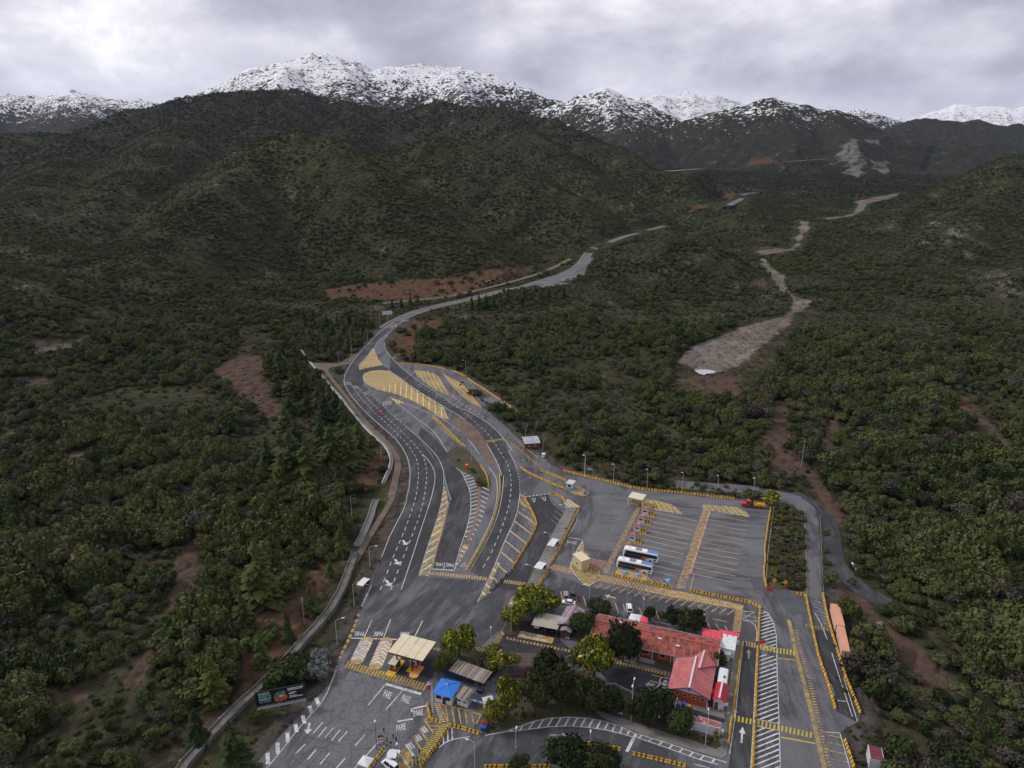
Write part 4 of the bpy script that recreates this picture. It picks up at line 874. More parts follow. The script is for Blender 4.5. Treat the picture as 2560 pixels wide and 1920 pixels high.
lines('bay_line', [(G('D', q), .3) for q in ([(322, 1040), (338, 1115)], [(440, 1060), (456, 1140)], [(385, 1050), (402, 1130)], [(500, 1078), (522, 1158)], [(563, 1090), (571, 1108)], [(628, 1105), (637, 1142)], [(752, 1130), (780, 1215)], [(815, 1142), (831, 1192)], [(885, 1155), (900, 1202)], [(943, 1168), (962, 1222)], [(1075, 1195), (1110, 1287)], [(1140, 1205), (1178, 1302)], [(1478, 1280), (1504, 1332)], [(1548, 1295), (1575, 1342)], [(1615, 1310), (1640, 1342)], [(1520, 1255), (1637, 1280)])], ORA, 4)
elA = G('D', [(985, 310), (1100, 325), (1190, 350), (1250, 390), (1280, 428), (1180, 410), (1060, 395), (975, 365)]); elB = G('D', [(1450, 350), (1600, 365), (1720, 378), (1780, 410), (1812, 452), (1700, 430), (1580, 410), (1440, 390)])
for e, a, b in ((elA, (1100, 330), (1150, 400)), (elB, (1600, 370), (1650, 415))):
    zone(e, YEL_W, [(G1('D', *a), G1('D', *b), 2.0, .4, PALE)]); lines('solid_line', [(e + e[:1], .25)], WHITE_W, 4)
ladder('crosswalk', G('D', [(268, 825), (640, 905), (1000, 985), (1340, 1052), (1770, 1150)]), G('D', [(232, 860), (610, 955), (985, 1035), (1325, 1108), (1755, 1188)]), 70, .58, ORA, 5)
patch(G('D', [(1000, 988), (1340, 1056), (1770, 1152), (1757, 1188), (1325, 1110), (985, 1038)]), YEL_W, 3, 'hatched_area')
zone(G('D', [(455, 905), (620, 945), (538, 998)]), None, [(G1('D', 470, 930), G1('D', 600, 945), 1.1, .5, YEL)], lev=12)
lines('solid_line', [(G('D', [(495, 640), (440, 735), (396, 850), (430, 900), (538, 1000), (612, 955)]), .3)], WHITE, 12)
ladder('crosswalk', G('D', [(1702, 1182), (1680, 1362)]), G('D', [(1762, 1186), (1742, 1365)]), 22, .6, ORA, 5)
def brickgrid(poly, a, b, c):
    hatch('walkway', poly, a, b, 1.1, .55, RDK, 3); hatch('walkway', poly, a, c, 1.1, .3, RDK, 4)
brickgrid(G('D', [(550, 770), (685, 800), (645, 858), (540, 835)]), G1('D', 550, 770), G1('D', 685, 800), G1('D', 540, 835)); brickgrid(G('D', [(858, 330), (975, 345), (962, 370), (848, 352)]), G1('D', 858, 330), G1('D', 975, 345), G1('D', 848, 352))
patch(G('D', [(775, 850), (1010, 905), (1000, 965), (745, 905)]), ORA, 3, 'painted_pad')
hatch('hatched_area', G('D', [(1000, 925), (1220, 970), (1205, 1000), (1000, 960)]), G1('D', 1010, 925), G1('D', 1050, 960), 1.5, .5, ORA)
lines('guide_line', [(G('D', [(830, 370), (610, 770)]), .15, 1, 1), (G('D', [(565, 480), (500, 620)]), .15, 1, 1), (G('D', [(385, 612), (500, 632)]), .4), (G('D', [(470, 380), (440, 500), (375, 605)]), .2)], WHITE_W)
# bottom right approach
hatch('hatched_area', G('C', [(645, 400), (700, 425), (742, 500), (766, 600), (772, 735), (640, 700), (640, 650)]), G1('C', 650, 640), G1('C', 765, 605), 1.35, .38, WHITE)
hatch('hatched_area', G('C', [(632, 745), (770, 770), (775, 900), (788, 1300), (612, 1265)]), G1('C', 625, 830), G1('C', 772, 780), 1.35, .38, WHITE)
hatch('hatched_area', G('C', [(610, 1325), (792, 1365), (800, 1659), (804, 1850), (585, 1850), (600, 1500)]), G1('C', 600, 1560), G1('C', 798, 1480), 1.35, .38, WHITE)
lines('solid_line', [(G('C', q), .22) for q in ([(640, 400), (700, 420), (745, 500), (768, 600), (775, 900), (790, 1300), (800, 1659), (806, 1850)], [(505, 650), (470, 960), (440, 1240), (395, 1550)], [(615, 680), (600, 960), (587, 1260), (565, 1659), (555, 1850)], [(500, 480), (560, 490), (600, 520), (612, 560), (612, 650)],
                                              [(1075, 420), (1130, 520), (1175, 635)], [(1210, 740), (1260, 900), (1375, 1250)], [(1305, 940), (1360, 1110), (1415, 1287)], [(1205, 990), (1232, 1085)], [(1255, 1120), (1335, 1130)], [(1275, 1380), (1355, 1659)], [(1140, 1372), (1275, 1380)], [(640, 672), (770, 705)], [(610, 1325), (792, 1362)], [(612, 1270), (790, 1308)])], WHITE)
lines('guide_line', [(G('C', q), .25) for q in ([(500, 410), (585, 415)], [(498, 470), (600, 412)], [(500, 440), (618, 462)], [(520, 480), (625, 490)])], WHITE_W)
hatch('hatched_area', G('C', [(1035, 320), (1140, 335), (1192, 545), (1150, 520), (1080, 400)]), G1('C', 1040, 330), G1('C', 1145, 365), 1.7, .25, WHITE_W)
lines('yellow_line', [(G('C', [(868, 480), (900, 620), (930, 760), (1000, 1020), (1080, 1350), (1150, 1659), (1190, 1850)]), 1.15)], YEL_W); lines('yellow_line', [(G('C', [(780, 785), (930, 800)]), .4), (G('C', [(805, 1415), (950, 1440), (1080, 1465)]), .5)], YG)
ladder('hatched_area', G('C', [(905, 560), (960, 760), (1020, 980), (1100, 1320), (1180, 1659)]), G('C', [(940, 560), (985, 760), (1055, 980), (1135, 1320), (1215, 1659)]), 52, .5, YEL_W)
hatch('hatched_area', G('C', [(1130, 1370), (1275, 1380), (1350, 1659), (1210, 1659)]), G1('C', 1200, 1500), G1('C', 1290, 1520), 2.6, .4, YEL_W, 4)
ladder('hatched_area', G('C', [(1060, 560), (1110, 780), (1190, 1050), (1215, 1180)]), G('C', [(1085, 560), (1135, 780), (1215, 1050), (1240, 1180)]), 1, .01, YEL_W)
ladder('crosswalk', G('C', [(525, 648), (612, 662)]), G('C', [(525, 690), (610, 705)]), 4, .6, ORA, 5); ladder('crosswalk', G('C', [(640, 670), (780, 702), (930, 722)]), G('C', [(638, 716), (775, 745), (925, 765)]), 11, .55, YG, 5); ladder('crosswalk', G('C', [(1000, 508), (1190, 545)]), G('C', [(1005, 535), (1195, 570)]), 8, .5, YEL_W, 5)
ladder('crosswalk', G('C', [(432, 1240), (600, 1275), (800, 1320), (1070, 1380)]), G('C', [(428, 1285), (596, 1318), (798, 1368), (1065, 1425)]), 20, .5, YG, 5)
bandU = T('B', [(230, 1362), (330, 1322), (450, 1283), (560, 1262), (700, 1256), (850, 1263), (1000, 1290), (1100, 1320), (1240, 1385)]); bandL = T('B', [(240, 1370), (400, 1350), (560, 1330), (700, 1325), (850, 1335), (1000, 1355), (1120, 1385), (1240, 1418)])
hatch('hatched_area', [gp(p) for p in bandU + bandL[::-1]], G1('X', 1180, 1490), G1('X', 1260, 1350), 1.9, .42, WHITE)
band2 = T('B', [(1262, 1388), (1500, 1462), (1750, 1552), (1970, 1616), (1900, 1632), (1750, 1592), (1500, 1502), (1250, 1416)]); hatch('hatched_area', [gp(p) for p in band2], G1('Q', 150, 1480), G1('Q', 240, 1390), 2.4, .42, WHITE)
lines('solid_line', [([gp(p) for p in bandU], .22), ([gp(p) for p in bandL], .22), ([gp(p) for p in band2[:4]], .22), ([gp(p) for p in band2[4:]], .22), (G('B', [(40, 1400), (240, 1365)]), .2), (G('B', [(1710, 1630), (1830, 1659)]), .2), (G('B', [(1245, 1385), (1170, 1530)]), .8)], WHITE, 4)
# yellow boxes by the flagpoles, walkway to the police tent
hatch('hatched_area', G('R', [(1840, 0), (2400, 110), (2700, 240), (2620, 420), (2060, 430)]), G1('R', 1990, 60), G1('R', 2040, 400), 1.6, .38, YEL); lines('yellow_line', [(G('R', [(2060, 435), (1840, 0), (2300, 90), (2740, 230), (2640, 430)]), .45)], YEL, 4)
ladder('walkway', G('R', [(1740, -10), (1900, 410)]), G('R', [(1810, -10), (1990, 400)]), 10, .55, PALE)
ladder('walkway', G('R', [(1900, 420), (1640, 760), (1470, 1040), (1300, 1290)]), G('R', [(2050, 455), (1800, 800), (1620, 1060), (1440, 1320)]), 22, .55, YG)
lines('yellow_line', [(G('R', [(1620, 260), (1550, 360), (1740, 635)]), .4), (G('R', [(1900, 420), (1480, 1000), (1400, 1130)]), .35), (G('R', [(1420, 530), (1620, 800)]), .4), (G('R', [(1290, 690), (1490, 1000)]), .4)], YEL, 4)
hatch('hatched_area', G('R', [(1550, 365), (1890, 420), (1740, 635)]), G1('R', 1570, 380), G1('R', 1880, 400), 1.2, .3, YEL)
patch(G('R', [(1160, 870), (1330, 1120), (1310, 1250), (1250, 1420), (1230, 1500), (1000, 1400), (930, 1210), (980, 1080)]), YEL, 4, 'painted_pad'); lines('solid_line', [(G('R', [(1155, 870), (1325, 1125)]), .5), (G('R', [(1020, 1060), (1220, 1360)]), .4)], WHITE, 5)
for x, y in ((1540, 560), (1410, 730), (1250, 900)): hatch('piano_keys', G('R', [(x - 120, y - 30), (x + 30, y - 110), (x + 120, y + 10), (x - 30, y + 90)]), G1('R', x - 120, y - 30), G1('R', x - 30, y + 90), .62, .38, WHITE, 4)
hatch('hatched_area', G('R', [(2060, 500), (2190, 520), (2230, 730), (2060, 800), (1900, 880), (1840, 860)]), G1('R', 2080, 500), G1('R', 2090, 780), 1.1, .32, WHITE)
lines('solid_line', [(G('R', [(1850, 925), (1990, 820), (2130, 760), (2250, 735), (2500, 700)]), .25)], WHITE, 4)
# painted pads with lettering beside the slatted carport
patch(G('B', [(320, 565), (592, 622), (575, 668), (298, 615)]), YEL, 5, 'painted_pad')
for w_ in (word('ZONA DE', G1('O', 425, 985), G1('O', 800, 1065), G1('O', 445, 955)), word('SEGURIDAD', G1('O', 400, 1050), G1('O', 890, 1150), G1('O', 425, 1010))): w_.location.z += 0.03
patch(G('O', [(285, 345), (400, 360), (380, 560), (230, 700), (105, 680)]), YEL_W, 4, 'painted_pad')
for c in ((715, 1130), (690, 1235)):
    c0 = np.array(G1('P', *c)); lines('parking_badge', [([tuple(c0 + 1.55 * np.array((math.cos(t * math.pi / 8), math.sin(t * math.pi / 8)))) for t in range(17)], .3)], WHITE, 5)
    lines('parking_badge', [([tuple(c0 + np.array((-.7, -.3))), tuple(c0 + np.array((.7, -.3)))], .45), ([tuple(c0 + np.array((-.4, .2))), tuple(c0 + np.array((.4, .2)))], .5)], WHITE, 6)
lines('bay_line', [(G('P', q), .25) for q in ([(480, 1018), (790, 1092)], [(445, 1120), (615, 1165)], [(640, 1165), (760, 1200)], [(410, 1222), (455, 1235)], [(300, 1310), (350, 1325)])], PALE, 5)
# ------------------------------------------------------------------ vegetation
def leaf_mat(name, stops, rough=0.7, bloom=None):
    """leaf colours differ from plant to plant and from clump to clump"""
    m, nt, b = new_mat(name); q = NB(nt)
    oi = q.n('ShaderNodeObjectInfo').outputs['Random']; tone = q.attr('tone'); P = q.geo()
    reg = q.noise(P, 0.012, 3, 0.5)
    f = q.math('ADD', q.math('MULTIPLY', oi, 0.48), q.math('ADD', q.math('MULTIPLY', tone, 0.34), q.math('MULTIPLY', reg, 0.36)))
    c = q.ramp(f, stops)
    if name == 'scrub_leaves':
        # the high far slopes carry a darker, browner scrub
        sp = q.n('ShaderNodeSeparateXYZ'); q.l(P, sp.inputs[0]); fv = q.math('DIVIDE', q.math('SUBTRACT', sp.outputs[1], 1300.0), 700.0, True)
        c = q.mix(q.math('MULTIPLY', fv, 0.60), c, q.ramp(f, [(0.2, (0.014, 0.015, 0.012)), (0.6, (0.034, 0.032, 0.024)), (0.9, (0.055, 0.046, 0.036))]))
    if bloom: c = q.mix(q.attr('bloom'), c, bloom)
    q.l(c, b.inputs['Base Color']); b.inputs['Roughness'].default_value = rough; b.inputs['Specular IOR Level'].default_value = 0.05
    return m
LEAF = leaf_mat('scrub_leaves', [(0.15, (0.012, 0.017, 0.009)), (0.32, (0.027, 0.039, 0.014)), (0.48, (0.048, 0.064, 0.020)), (0.62, (0.072, 0.087, 0.026)), (0.74, (0.092, 0.096, 0.036)), (0.84, (0.068, 0.064, 0.042)), (0.95, (0.125, 0.120, 0.032))])
LEAF_DARK = leaf_mat('dark_leaves', [(0.15, (0.010, 0.015, 0.008)), (0.5, (0.025, 0.036, 0.013)), (0.85, (0.046, 0.060, 0.020))])
NEEDLE = leaf_mat('conifer_needles', [(0.15, (0.010, 0.016, 0.007)), (0.45, (0.021, 0.033, 0.011)), (0.7, (0.038, 0.054, 0.016)), (0.92, (0.062, 0.072, 0.020))])
OLIVE = leaf_mat('olive_leaves', [(0.15, (0.030, 0.036, 0.010)), (0.5, (0.068, 0.074, 0.018)), (0.85, (0.12, 0.115, 0.028))])
ACACIA = leaf_mat('acacia_leaves', [(0.15, (0.036, 0.054, 0.012)), (0.5, (0.075, 0.098, 0.018)), (0.85, (0.130, 0.140, 0.022))], bloom=(0.38, 0.29, 0.010))
GREYL = leaf_mat('silver_leaves', [(0.15, (0.045, 0.060, 0.056)), (0.5, (0.085, 0.105, 0.098)), (0.85, (0.14, 0.16, 0.15))])
BROWNL = leaf_mat('dry_twigs', [(0.15, (0.030, 0.027, 0.020)), (0.5, (0.056, 0.050, 0.038)), (0.85, (0.095, 0.086, 0.068))])
BARK = paint('bark', (0.075, 0.058, 0.045), 0.9, 0.3, 3.0); GREYBARK = paint('pale_bark', (0.22, 0.20, 0.185), 0.9, 0.2, 3.0)

def quads_mesh(name, quads, tone, bloom=None, extra=None):
    """quads: (n,4,3) array"""
    n = len(quads); v = quads.reshape(-1, 3); nv = len(v); tn = np.repeat(tone, 4); bl = np.repeat(bloom, 4) if bloom is not None else None
    fl = np.arange(nv, dtype=np.int32); starts = np.arange(0, nv, 4, dtype=np.int32); tot = np.full(n, 4, np.int32)
    if extra is not None:
        ev, ef, et = extra; fl = np.concatenate([fl, (np.asarray(ef) + nv).ravel().astype(np.int32)]); k = len(ef)
        starts = np.concatenate([starts, nv + 3 * np.arange(k, dtype=np.int32)]).astype(np.int32); tot = np.concatenate([tot, np.full(k, 3, np.int32)]).astype(np.int32)
        v = np.concatenate([v, ev]); tn = np.concatenate([tn, np.full(len(ev), et)])
        if bl is not None: bl = np.concatenate([bl, np.zeros(len(ev))])
    me = D.meshes.new(name); me.vertices.add(len(v)); me.vertices.foreach_set('co', v.astype(np.float32).ravel())
    me.loops.add(len(fl)); me.loops.foreach_set('vertex_index', fl); me.polygons.add(len(tot)); me.polygons.foreach_set('loop_start', starts); me.polygons.foreach_set('loop_total', tot)
    me.update(calc_edges=True)
    a = me.attributes.new('tone', 'FLOAT', 'POINT'); a.data.foreach_set('value', tn.astype(np.float32))
    if bl is not None: a = me.attributes.new('bloom', 'FLOAT', 'POINT'); a.data.foreach_set('value', bl.astype(np.float32))
    return me
def ico(sub):
    bm = bmesh.new(); bmesh.ops.create_icosphere(bm, subdivisions=sub, radius=1.0); v = np.array([x.co[:] for x in bm.verts]); f = np.array([[x.index for x in fc.verts] for fc in bm.faces]); bm.free(); return v, f
ICO1, ICO2 = ico(1), ico(2)
def crown_mesh(name, seed, lumps=11, leaves=420, flat=0.62, size=0.13, bloom=0.0, spread=0.62, lift=0.0, core=0.80):
    """unit crown (radius 1, foot at z=0): leaf clumps over a cluster of lumps with open gaps"""
    r = np.random.default_rng(seed); C = []; Rd = []
    for i in range(lumps):
        a = r.uniform(0, 2 * np.pi); rr = spread * np.sqrt(r.uniform(0.02, 1)); h = (1 - (rr / 1.0) ** 2) * r.uniform(0.45, 1.0) * 1.1
        C.append((rr * np.cos(a), rr * np.sin(a), lift + 0.25 + h * flat)); Rd.append(r.uniform(0.24, 0.44))
    C = np.array(C); Rd = np.array(Rd); ltone = r.uniform(0, 1, lumps)
    li = r.choice(lumps, leaves, p=Rd ** 2 / (Rd ** 2).sum())
    d = r.normal(size=(leaves, 3)); d[:, 2] = d[:, 2] * 0.9 + 0.35; d /= np.linalg.norm(d, axis=1)[:, None]
    rad = Rd[li] * r.uniform(0.72, 1.16, leaves); c = C[li] + d * rad[:, None] * np.array([1, 1, 0.85]); c[:, 2] = np.maximum(c[:, 2], 0.03)
    nrm = d + r.normal(size=(leaves, 3)) * 0.55; nrm /= np.linalg.norm(nrm, axis=1)[:, None]
    t = np.cross(nrm, r.normal(size=(leaves, 3))); t /= np.linalg.norm(t, axis=1)[:, None]; b = np.cross(nrm, t)
    s = size * r.uniform(0.55, 1.25, leaves)[:, None]; e = r.uniform(0.55, 1.0, leaves)[:, None]
    quads = np.stack([c - t * s - b * s * e * .3, c - b * s * e, c + t * s + b * s * e * .2, c + b * s * e], 1)
    tone = np.clip(ltone[li] * 0.65 + r.uniform(0, 0.5, leaves), 0, 1)
    ev, ef = [], []; off = 0
    for k in range(lumps):
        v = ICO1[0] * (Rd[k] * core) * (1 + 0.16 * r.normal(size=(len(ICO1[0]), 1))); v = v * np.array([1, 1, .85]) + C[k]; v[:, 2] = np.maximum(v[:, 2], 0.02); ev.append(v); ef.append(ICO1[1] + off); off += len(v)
    bl = None
    if bloom > 0:
        up = np.clip((c[:, 2] - c[:, 2].min()) / np.ptp(c[:, 2]), 0, 1); bl = np.where(r.uniform(size=leaves) < bloom * (0.25 + up) * (0.3 + 1.2 * ltone[li]), r.uniform(0.4, 1.0, leaves), 0.0)
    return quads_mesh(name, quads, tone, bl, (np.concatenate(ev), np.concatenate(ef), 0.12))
def conifer_mesh(name, seed, whorls=17, per=9, droop=0.16, base_r=0.30, ragged=0.25, low=0.06):
    """unit conifer (height 1): whorls of drooping fans of needles"""
    r = np.random.default_rng(seed); Q = []; T_ = []
    for k in range(whorls):
        h = low + (0.98 - low) * (k / (whorls - 1)) ** 0.92; L0 = base_r * (1 - (h - low) / (1.0 - low)) ** 0.85 + 0.015
        for j in range(max(4, int(per * (0.45 + 0.55 * (1 - h))))):
            a = 2 * np.pi * (j + r.uniform(-.35, .35)) / per + k * 0.7; L = L0 * r.uniform(1 - ragged, 1 + ragged * .7); n = 4; dirv = np.array([np.cos(a), np.sin(a), 0]); sd = np.array([-np.sin(a), np.cos(a), 0]); tn = r.uniform()
            prev = None
            for i in range(n):
                u0, u1 = i / n, (i + 1) / n
                def pt(u): return dirv * L * u + np.array([0, 0, h + L * (0.28 * u - droop * 2.6 * u * u) + r.normal() * 0.004])
                w0 = L * 0.20 * (0.35 + 0.9 * np.sin(np.pi * min(1, u0 * .9 + .12))); w1 = L * 0.20 * (0.35 + 0.9 * np.sin(np.pi * min(1, u1 * .9 + .12))) * (0.25 if i == n - 1 else 1)
                p0, p1 = pt(u0), pt(u1); dz = np.array([0, 0, -0.25])
                Q.append([p0, p0 + sd * w0 + dz * w0, p1 + sd * w1 + dz * w1, p1]); Q.append([p0, p1, p1 - sd * w1 + dz * w1, p0 - sd * w0 + dz * w0]); T_ += [np.clip(tn * .7 + .35 * u1 + r.uniform(-.1, .1), 0, 1)] * 2
    core = MB().tube([(0, 0, low * .8), (0, 0, low + .05), (0, 0, .55), (0, 0, .97)], [base_r * .30, base_r * .52, base_r * .26, .004], 7)
    tri = []
    for f in core.f:
        for i in range(1, len(f) - 1): tri.append((f[0], f[i], f[i + 1]))
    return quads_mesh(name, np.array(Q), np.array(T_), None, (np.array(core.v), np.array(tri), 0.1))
def trunk_mesh(name, seed, h=1.0, r0=0.05, limbs=4):
    r = random.Random(seed); mb = MB(); mb.tube([(0, 0, -0.15), (0.02, 0.01, h * .5), (r.uniform(-.05, .05), r.uniform(-.05, .05), h)], [r0, r0 * .8, r0 * .4], 6)
    for k in range(limbs):
        a = 6.283 * k / limbs + r.uniform(-.4, .4); z0 = h * r.uniform(.35, .6); mb.tube([(0, 0, z0), (math.cos(a) * .25, math.sin(a) * .25, z0 + .22), (math.cos(a) * .48, math.sin(a) * .48, z0 + .38)], [r0 * .5, r0 * .35, r0 * .15], 4)
    return mb.mesh(name)
def bare_mesh(name, seed):
    r = random.Random(seed); mb = MB()
    def grow(p, d, L, rad, depth):
        q = p + d * L; mb.tube([p, p + d * L * .5 + Vector((r.uniform(-.04, .04),) * 3) * L, q], [rad, rad * .8, rad * .55], 4 if depth < 3 else 5, cap=False)
        if depth == 0: return
        for _ in range(3):
            nd = (d + Vector((r.uniform(-.7, .7), r.uniform(-.7, .7), r.uniform(-.1, .5)))).normalized(); grow(q if r.random() < .6 else p + d * L * r.uniform(.5, .95), nd, L * r.uniform(.55, .75), rad * .55, depth - 1)
    grow(Vector((0, 0, -.02)), Vector((0, 0, 1)), .36, .022, 4); return mb.mesh(name)
NV = 7
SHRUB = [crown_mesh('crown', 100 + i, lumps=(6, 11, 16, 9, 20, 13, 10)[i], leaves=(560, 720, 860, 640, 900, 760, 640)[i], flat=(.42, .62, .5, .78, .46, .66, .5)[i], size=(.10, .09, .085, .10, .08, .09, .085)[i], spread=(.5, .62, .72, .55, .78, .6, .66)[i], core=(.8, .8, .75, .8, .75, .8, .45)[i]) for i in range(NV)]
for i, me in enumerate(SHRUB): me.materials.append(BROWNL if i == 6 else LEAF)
STRUNK = trunk_mesh('trunk', 5); STRUNK.materials.append(BARK)

# where nothing may grow, and where little does
P2L = lambda L: [(p[0], p[1]) for p in L]
VERGE = G('A', [(860, 0), (1140, -40), (960, 380), (830, 700), (760, 870), (640, 1065), (400, 1320), (120, 1640), (-60, 1900), (-420, 1900), (-150, 1350), (0, 1150), (160, 1010), (330, 830), (480, 670), (610, 530), (730, 380), (820, 250)])
CLEARR = G('C', [(1140, 260), (1290, 330), (1380, 640), (1345, 780), (1470, 1180), (1640, 1290), (1900, 1400), (2042, 1470), (2042, 1560), (1750, 1520), (1680, 1659), (1390, 1659), (1310, 1440)])
CABINLOT = G('F', [(1690, 1090), (1790, 1070), (1880, 1050), (2100, 1060), (2212, 1100), (2212, 1480), (2060, 1380)])
ISLAND = G('D', [(2000, 345), (2060, 355), (2160, 375), (2222, 430), (2236, 560), (2240, 700), (2250, 1000), (2230, 1025), (1965, 1000), (1955, 800), (1975, 680), (2005, 400)])
BUSHLANE = G('D', [(1000, 225), (1240, 180), (1500, 200), (1800, 230), (2000, 270), (1990, 300), (1700, 290), (1300, 255), (1100, 240)])
CHLINE = [gp(p, 1.2) for p in T('E', [(150, 545), (60, 790), (-30, 970)]) + T('A', [(895, 0), (800, 245), (600, 530), (330, 830), (0, 1140)]) + T('L', [(1290, 1659), (1000, 2100)])]
def veg_density(x, y):
    """0 (nothing) .. 1 (full scrub)"""
    k = np.ones(x.shape)
    k = np.where(in_poly(x, y, PAVED), 0, k); k = np.where((y < 700) & (y > 90) & (seg_dist(x, y, PAVED + PAVED[:1]) < 3.0), 0, k)
    for L, w in ((HIGHWAY, 10), (HIGHWAY2, 15), (TRACK, 5.5), (FARROAD, 26), (FARROAD2, 40), (FARROAD3, 20), (SERVICE, 6.0), (SERVICE2, 5.5)): k = np.where(seg_dist(x, y, L) < w, 0, k)
    for p in (BAY,): k = np.where(in_poly(x, y, P2L(p)), 0, k)
    for o in (DT, DT2):
        q_ = [(v.co.x, v.co.y) for v in o.data.vertices]; k = np.where(in_poly(x, y, q_) | (seg_dist(x, y, q_ + q_[:1]) < 4.5), 0, k)
    for w in WASH: k = np.where(in_poly(x, y, P2L(w)), 0.03, k)
    for w in WASH[1:]: k = np.where(seg_dist(x, y, w) < 11, 0, k)
    k = np.where(in_poly(x, y, P2L(STONES)), 0.0, k)
    for p, w in PATHS: k = np.where(seg_dist(x, y, p) < w * 1.1, 0, k)
    for p in BARE: k = np.where(in_poly(x, y, P2L(p)), 0.13, k)
    for p in CUTS: k = np.where(in_poly(x, y, P2L(p)), k * 0.09, k)
    for p in OPEN: k = np.where(in_poly(x, y, P2L(p)), k * .3, k)
    for p in DRY: k = np.where(in_poly(x, y, P2L(p)), k * .5, k)
    for p in SCARP: k = np.where(in_poly(x, y, P2L(p)), 0, k)
    k = np.where(seg_dist(x, y, CHLINE) < 7.5, 0, k)
    for p in (VERGE, CLEARR, CABINLOT): k = np.where(in_poly(x, y, p), 0, k)
    return k
def scatter(r0, r1, sp, seed):
    r = np.random.default_rng(seed); half = math.tan(R(41)); n_y = int((r1 + 30) / sp) + 2; xs = []; 
    gx, gy = np.meshgrid(np.arange(-half * r1 - sp, half * r1 + sp, sp), np.arange(90, r1 + sp, sp)); x = (gx + r.uniform(-.48, .48, gx.shape) * sp).ravel(); y = (gy + r.uniform(-.48, .48, gy.shape) * sp).ravel()
    d = np.hypot(x, y); m = (d >= r0) & (d < r1) & (np.abs(x) < half * y + 40); return x[m], y[m]
pts = []
for r0, r1, sp, s0, s1 in ((90, 330, 4.6, 1.7, 5.2), (330, 620, 5.0, 1.7, 5.0), (620, 1000, 5.2, 1.4, 3.8), (1000, 1900, 7.4, 1.6, 4.0), (1900, 3300, 13.0, 2.4, 5.5)):
    x, y = scatter(r0, r1, sp, int(r0)); k = veg_density(x, y)
    cl = vnoise(x / 16 + 31, y / 16 + 7) * .55 + vnoise(x / 55 + 3, y / 55 + 77) * .45; right = np.maximum(np.clip((x - 60) / 120, 0, 1) * (y < 560), .55 * np.clip((-x - 60) / 40, 0, 1) * (y < 360)); right = np.maximum(right, np.clip((300 - y) / 40, 0, 1)); dens = np.clip((cl - (0.31 - 0.20 * right)) / 0.14, 0.22 if r0 < 600 else .5, 1) * k
    u = nrng.uniform(size=x.shape); m = u < dens; x, y, cl, rt = x[m], y[m], cl[m], right[m]
    big = np.clip((cl - .33) / .3, 0, 1); sz = (s0 + (s1 - s0) * np.clip(big * nrng.uniform(.35, 1.15, x.shape), 0, 1)) * (1 + .45 * rt) * nrng.uniform(.85, 1.15, x.shape)
    thin = in_poly(x, y, P2L(WASH[0]))
    for p in BARE + OPEN: thin |= in_poly(x, y, P2L(p))
    sz = np.where(thin, nrng.uniform(.5, 1.1, x.shape), sz)
    pts.append(np.stack([x, y, sz], 1))
# low brush between the larger crowns
x, y = scatter(90, 430, 3.3, 77); k = veg_density(x, y); m = nrng.uniform(size=x.shape) < .8 * np.clip(k + .12 * (k > 0), 0, 1); x, y = x[m], y[m]
pts.append(np.stack([x, y, nrng.uniform(.45, 1.35, x.shape) ** 1.3], 1))
pts = np.concatenate(pts); pz = h_at(pts[:, 0], pts[:, 1])
vis = (np.abs(pts[:, 0]) < .735 * pts[:, 1] * CP + 0.735 * SP * 140)
depth = pts[:, 1] * CP + (CAM_H - pz) * SP; vrow = ((CAM_H - pz) * CP - pts[:, 1] * SP) / depth
score = np.where(vis & (vrow < .54) & (vrow > -.5) & (np.abs(pts[:, 0] / depth) < .70), pts[:, 2] / depth, 0)
order = np.argsort(-score); first = order[:296]; rest = order[296:]
vidx = nrng.choice(NV, len(pts), p=[.17, .17, .17, .15, .15, .14, .05]); rot = nrng.uniform(0, 6.28, len(pts)); hs = nrng.uniform(.7, 1.5, len(pts)) * np.where(pts[:, 1] > 800, .75, 1)
GULLY = sorted((p[1], p[0]) for p in PATHS[6][0]); GY, GX = [g[0] for g in GULLY], [g[1] for g in GULLY]
def where(x, y):
    """what a scrub tree is, and what it stands beside"""
    if x < -20 and y < 260: return ('dense dark green scrub tree left of the reddish gully path', 'near scrub trees left of the gully path') if x < np.interp(y, GY, GX) else ('dense dark green scrub tree between the gully path and the concrete channel', 'near scrub trees right of the gully path')
    if x < -20: return 'rounded green scrub tree higher on the slope left of the highway', 'scrub trees on the left slope'
    if y < 300: return ('dark green scrub tree beside the earth track behind the orange containers', 'scrub trees along the earth track') if seg_dist(np.array([x]), np.array([y]), PATHS[1][0])[0] < 18 else ('tall dark green scrub tree deep in the wood right of the earth track', 'scrub trees of the near right wood')
    return 'dark green scrub tree in the wood beyond the bus lot wall', 'scrub trees beyond the bus lot'
def plant(i):
    x, y, s = pts[i]; lab, grp = where(x, y)
    if vidx[i] == 6:
        for w in ('dense dark green', 'rounded green', 'tall dark green', 'dark green'): lab = lab.replace(w, 'dry brownish')
        grp = 'dry ' + grp
    e = empty('scrub_tree', (x, y, pz[i] - .15), rot[i], lab, 'tree', grp); e.scale = (s, s, s * hs[i])
    link('crown', SHRUB[vidx[i]], None, e); link('trunk', STRUNK, None, e); return e
for i in first: plant(int(i))
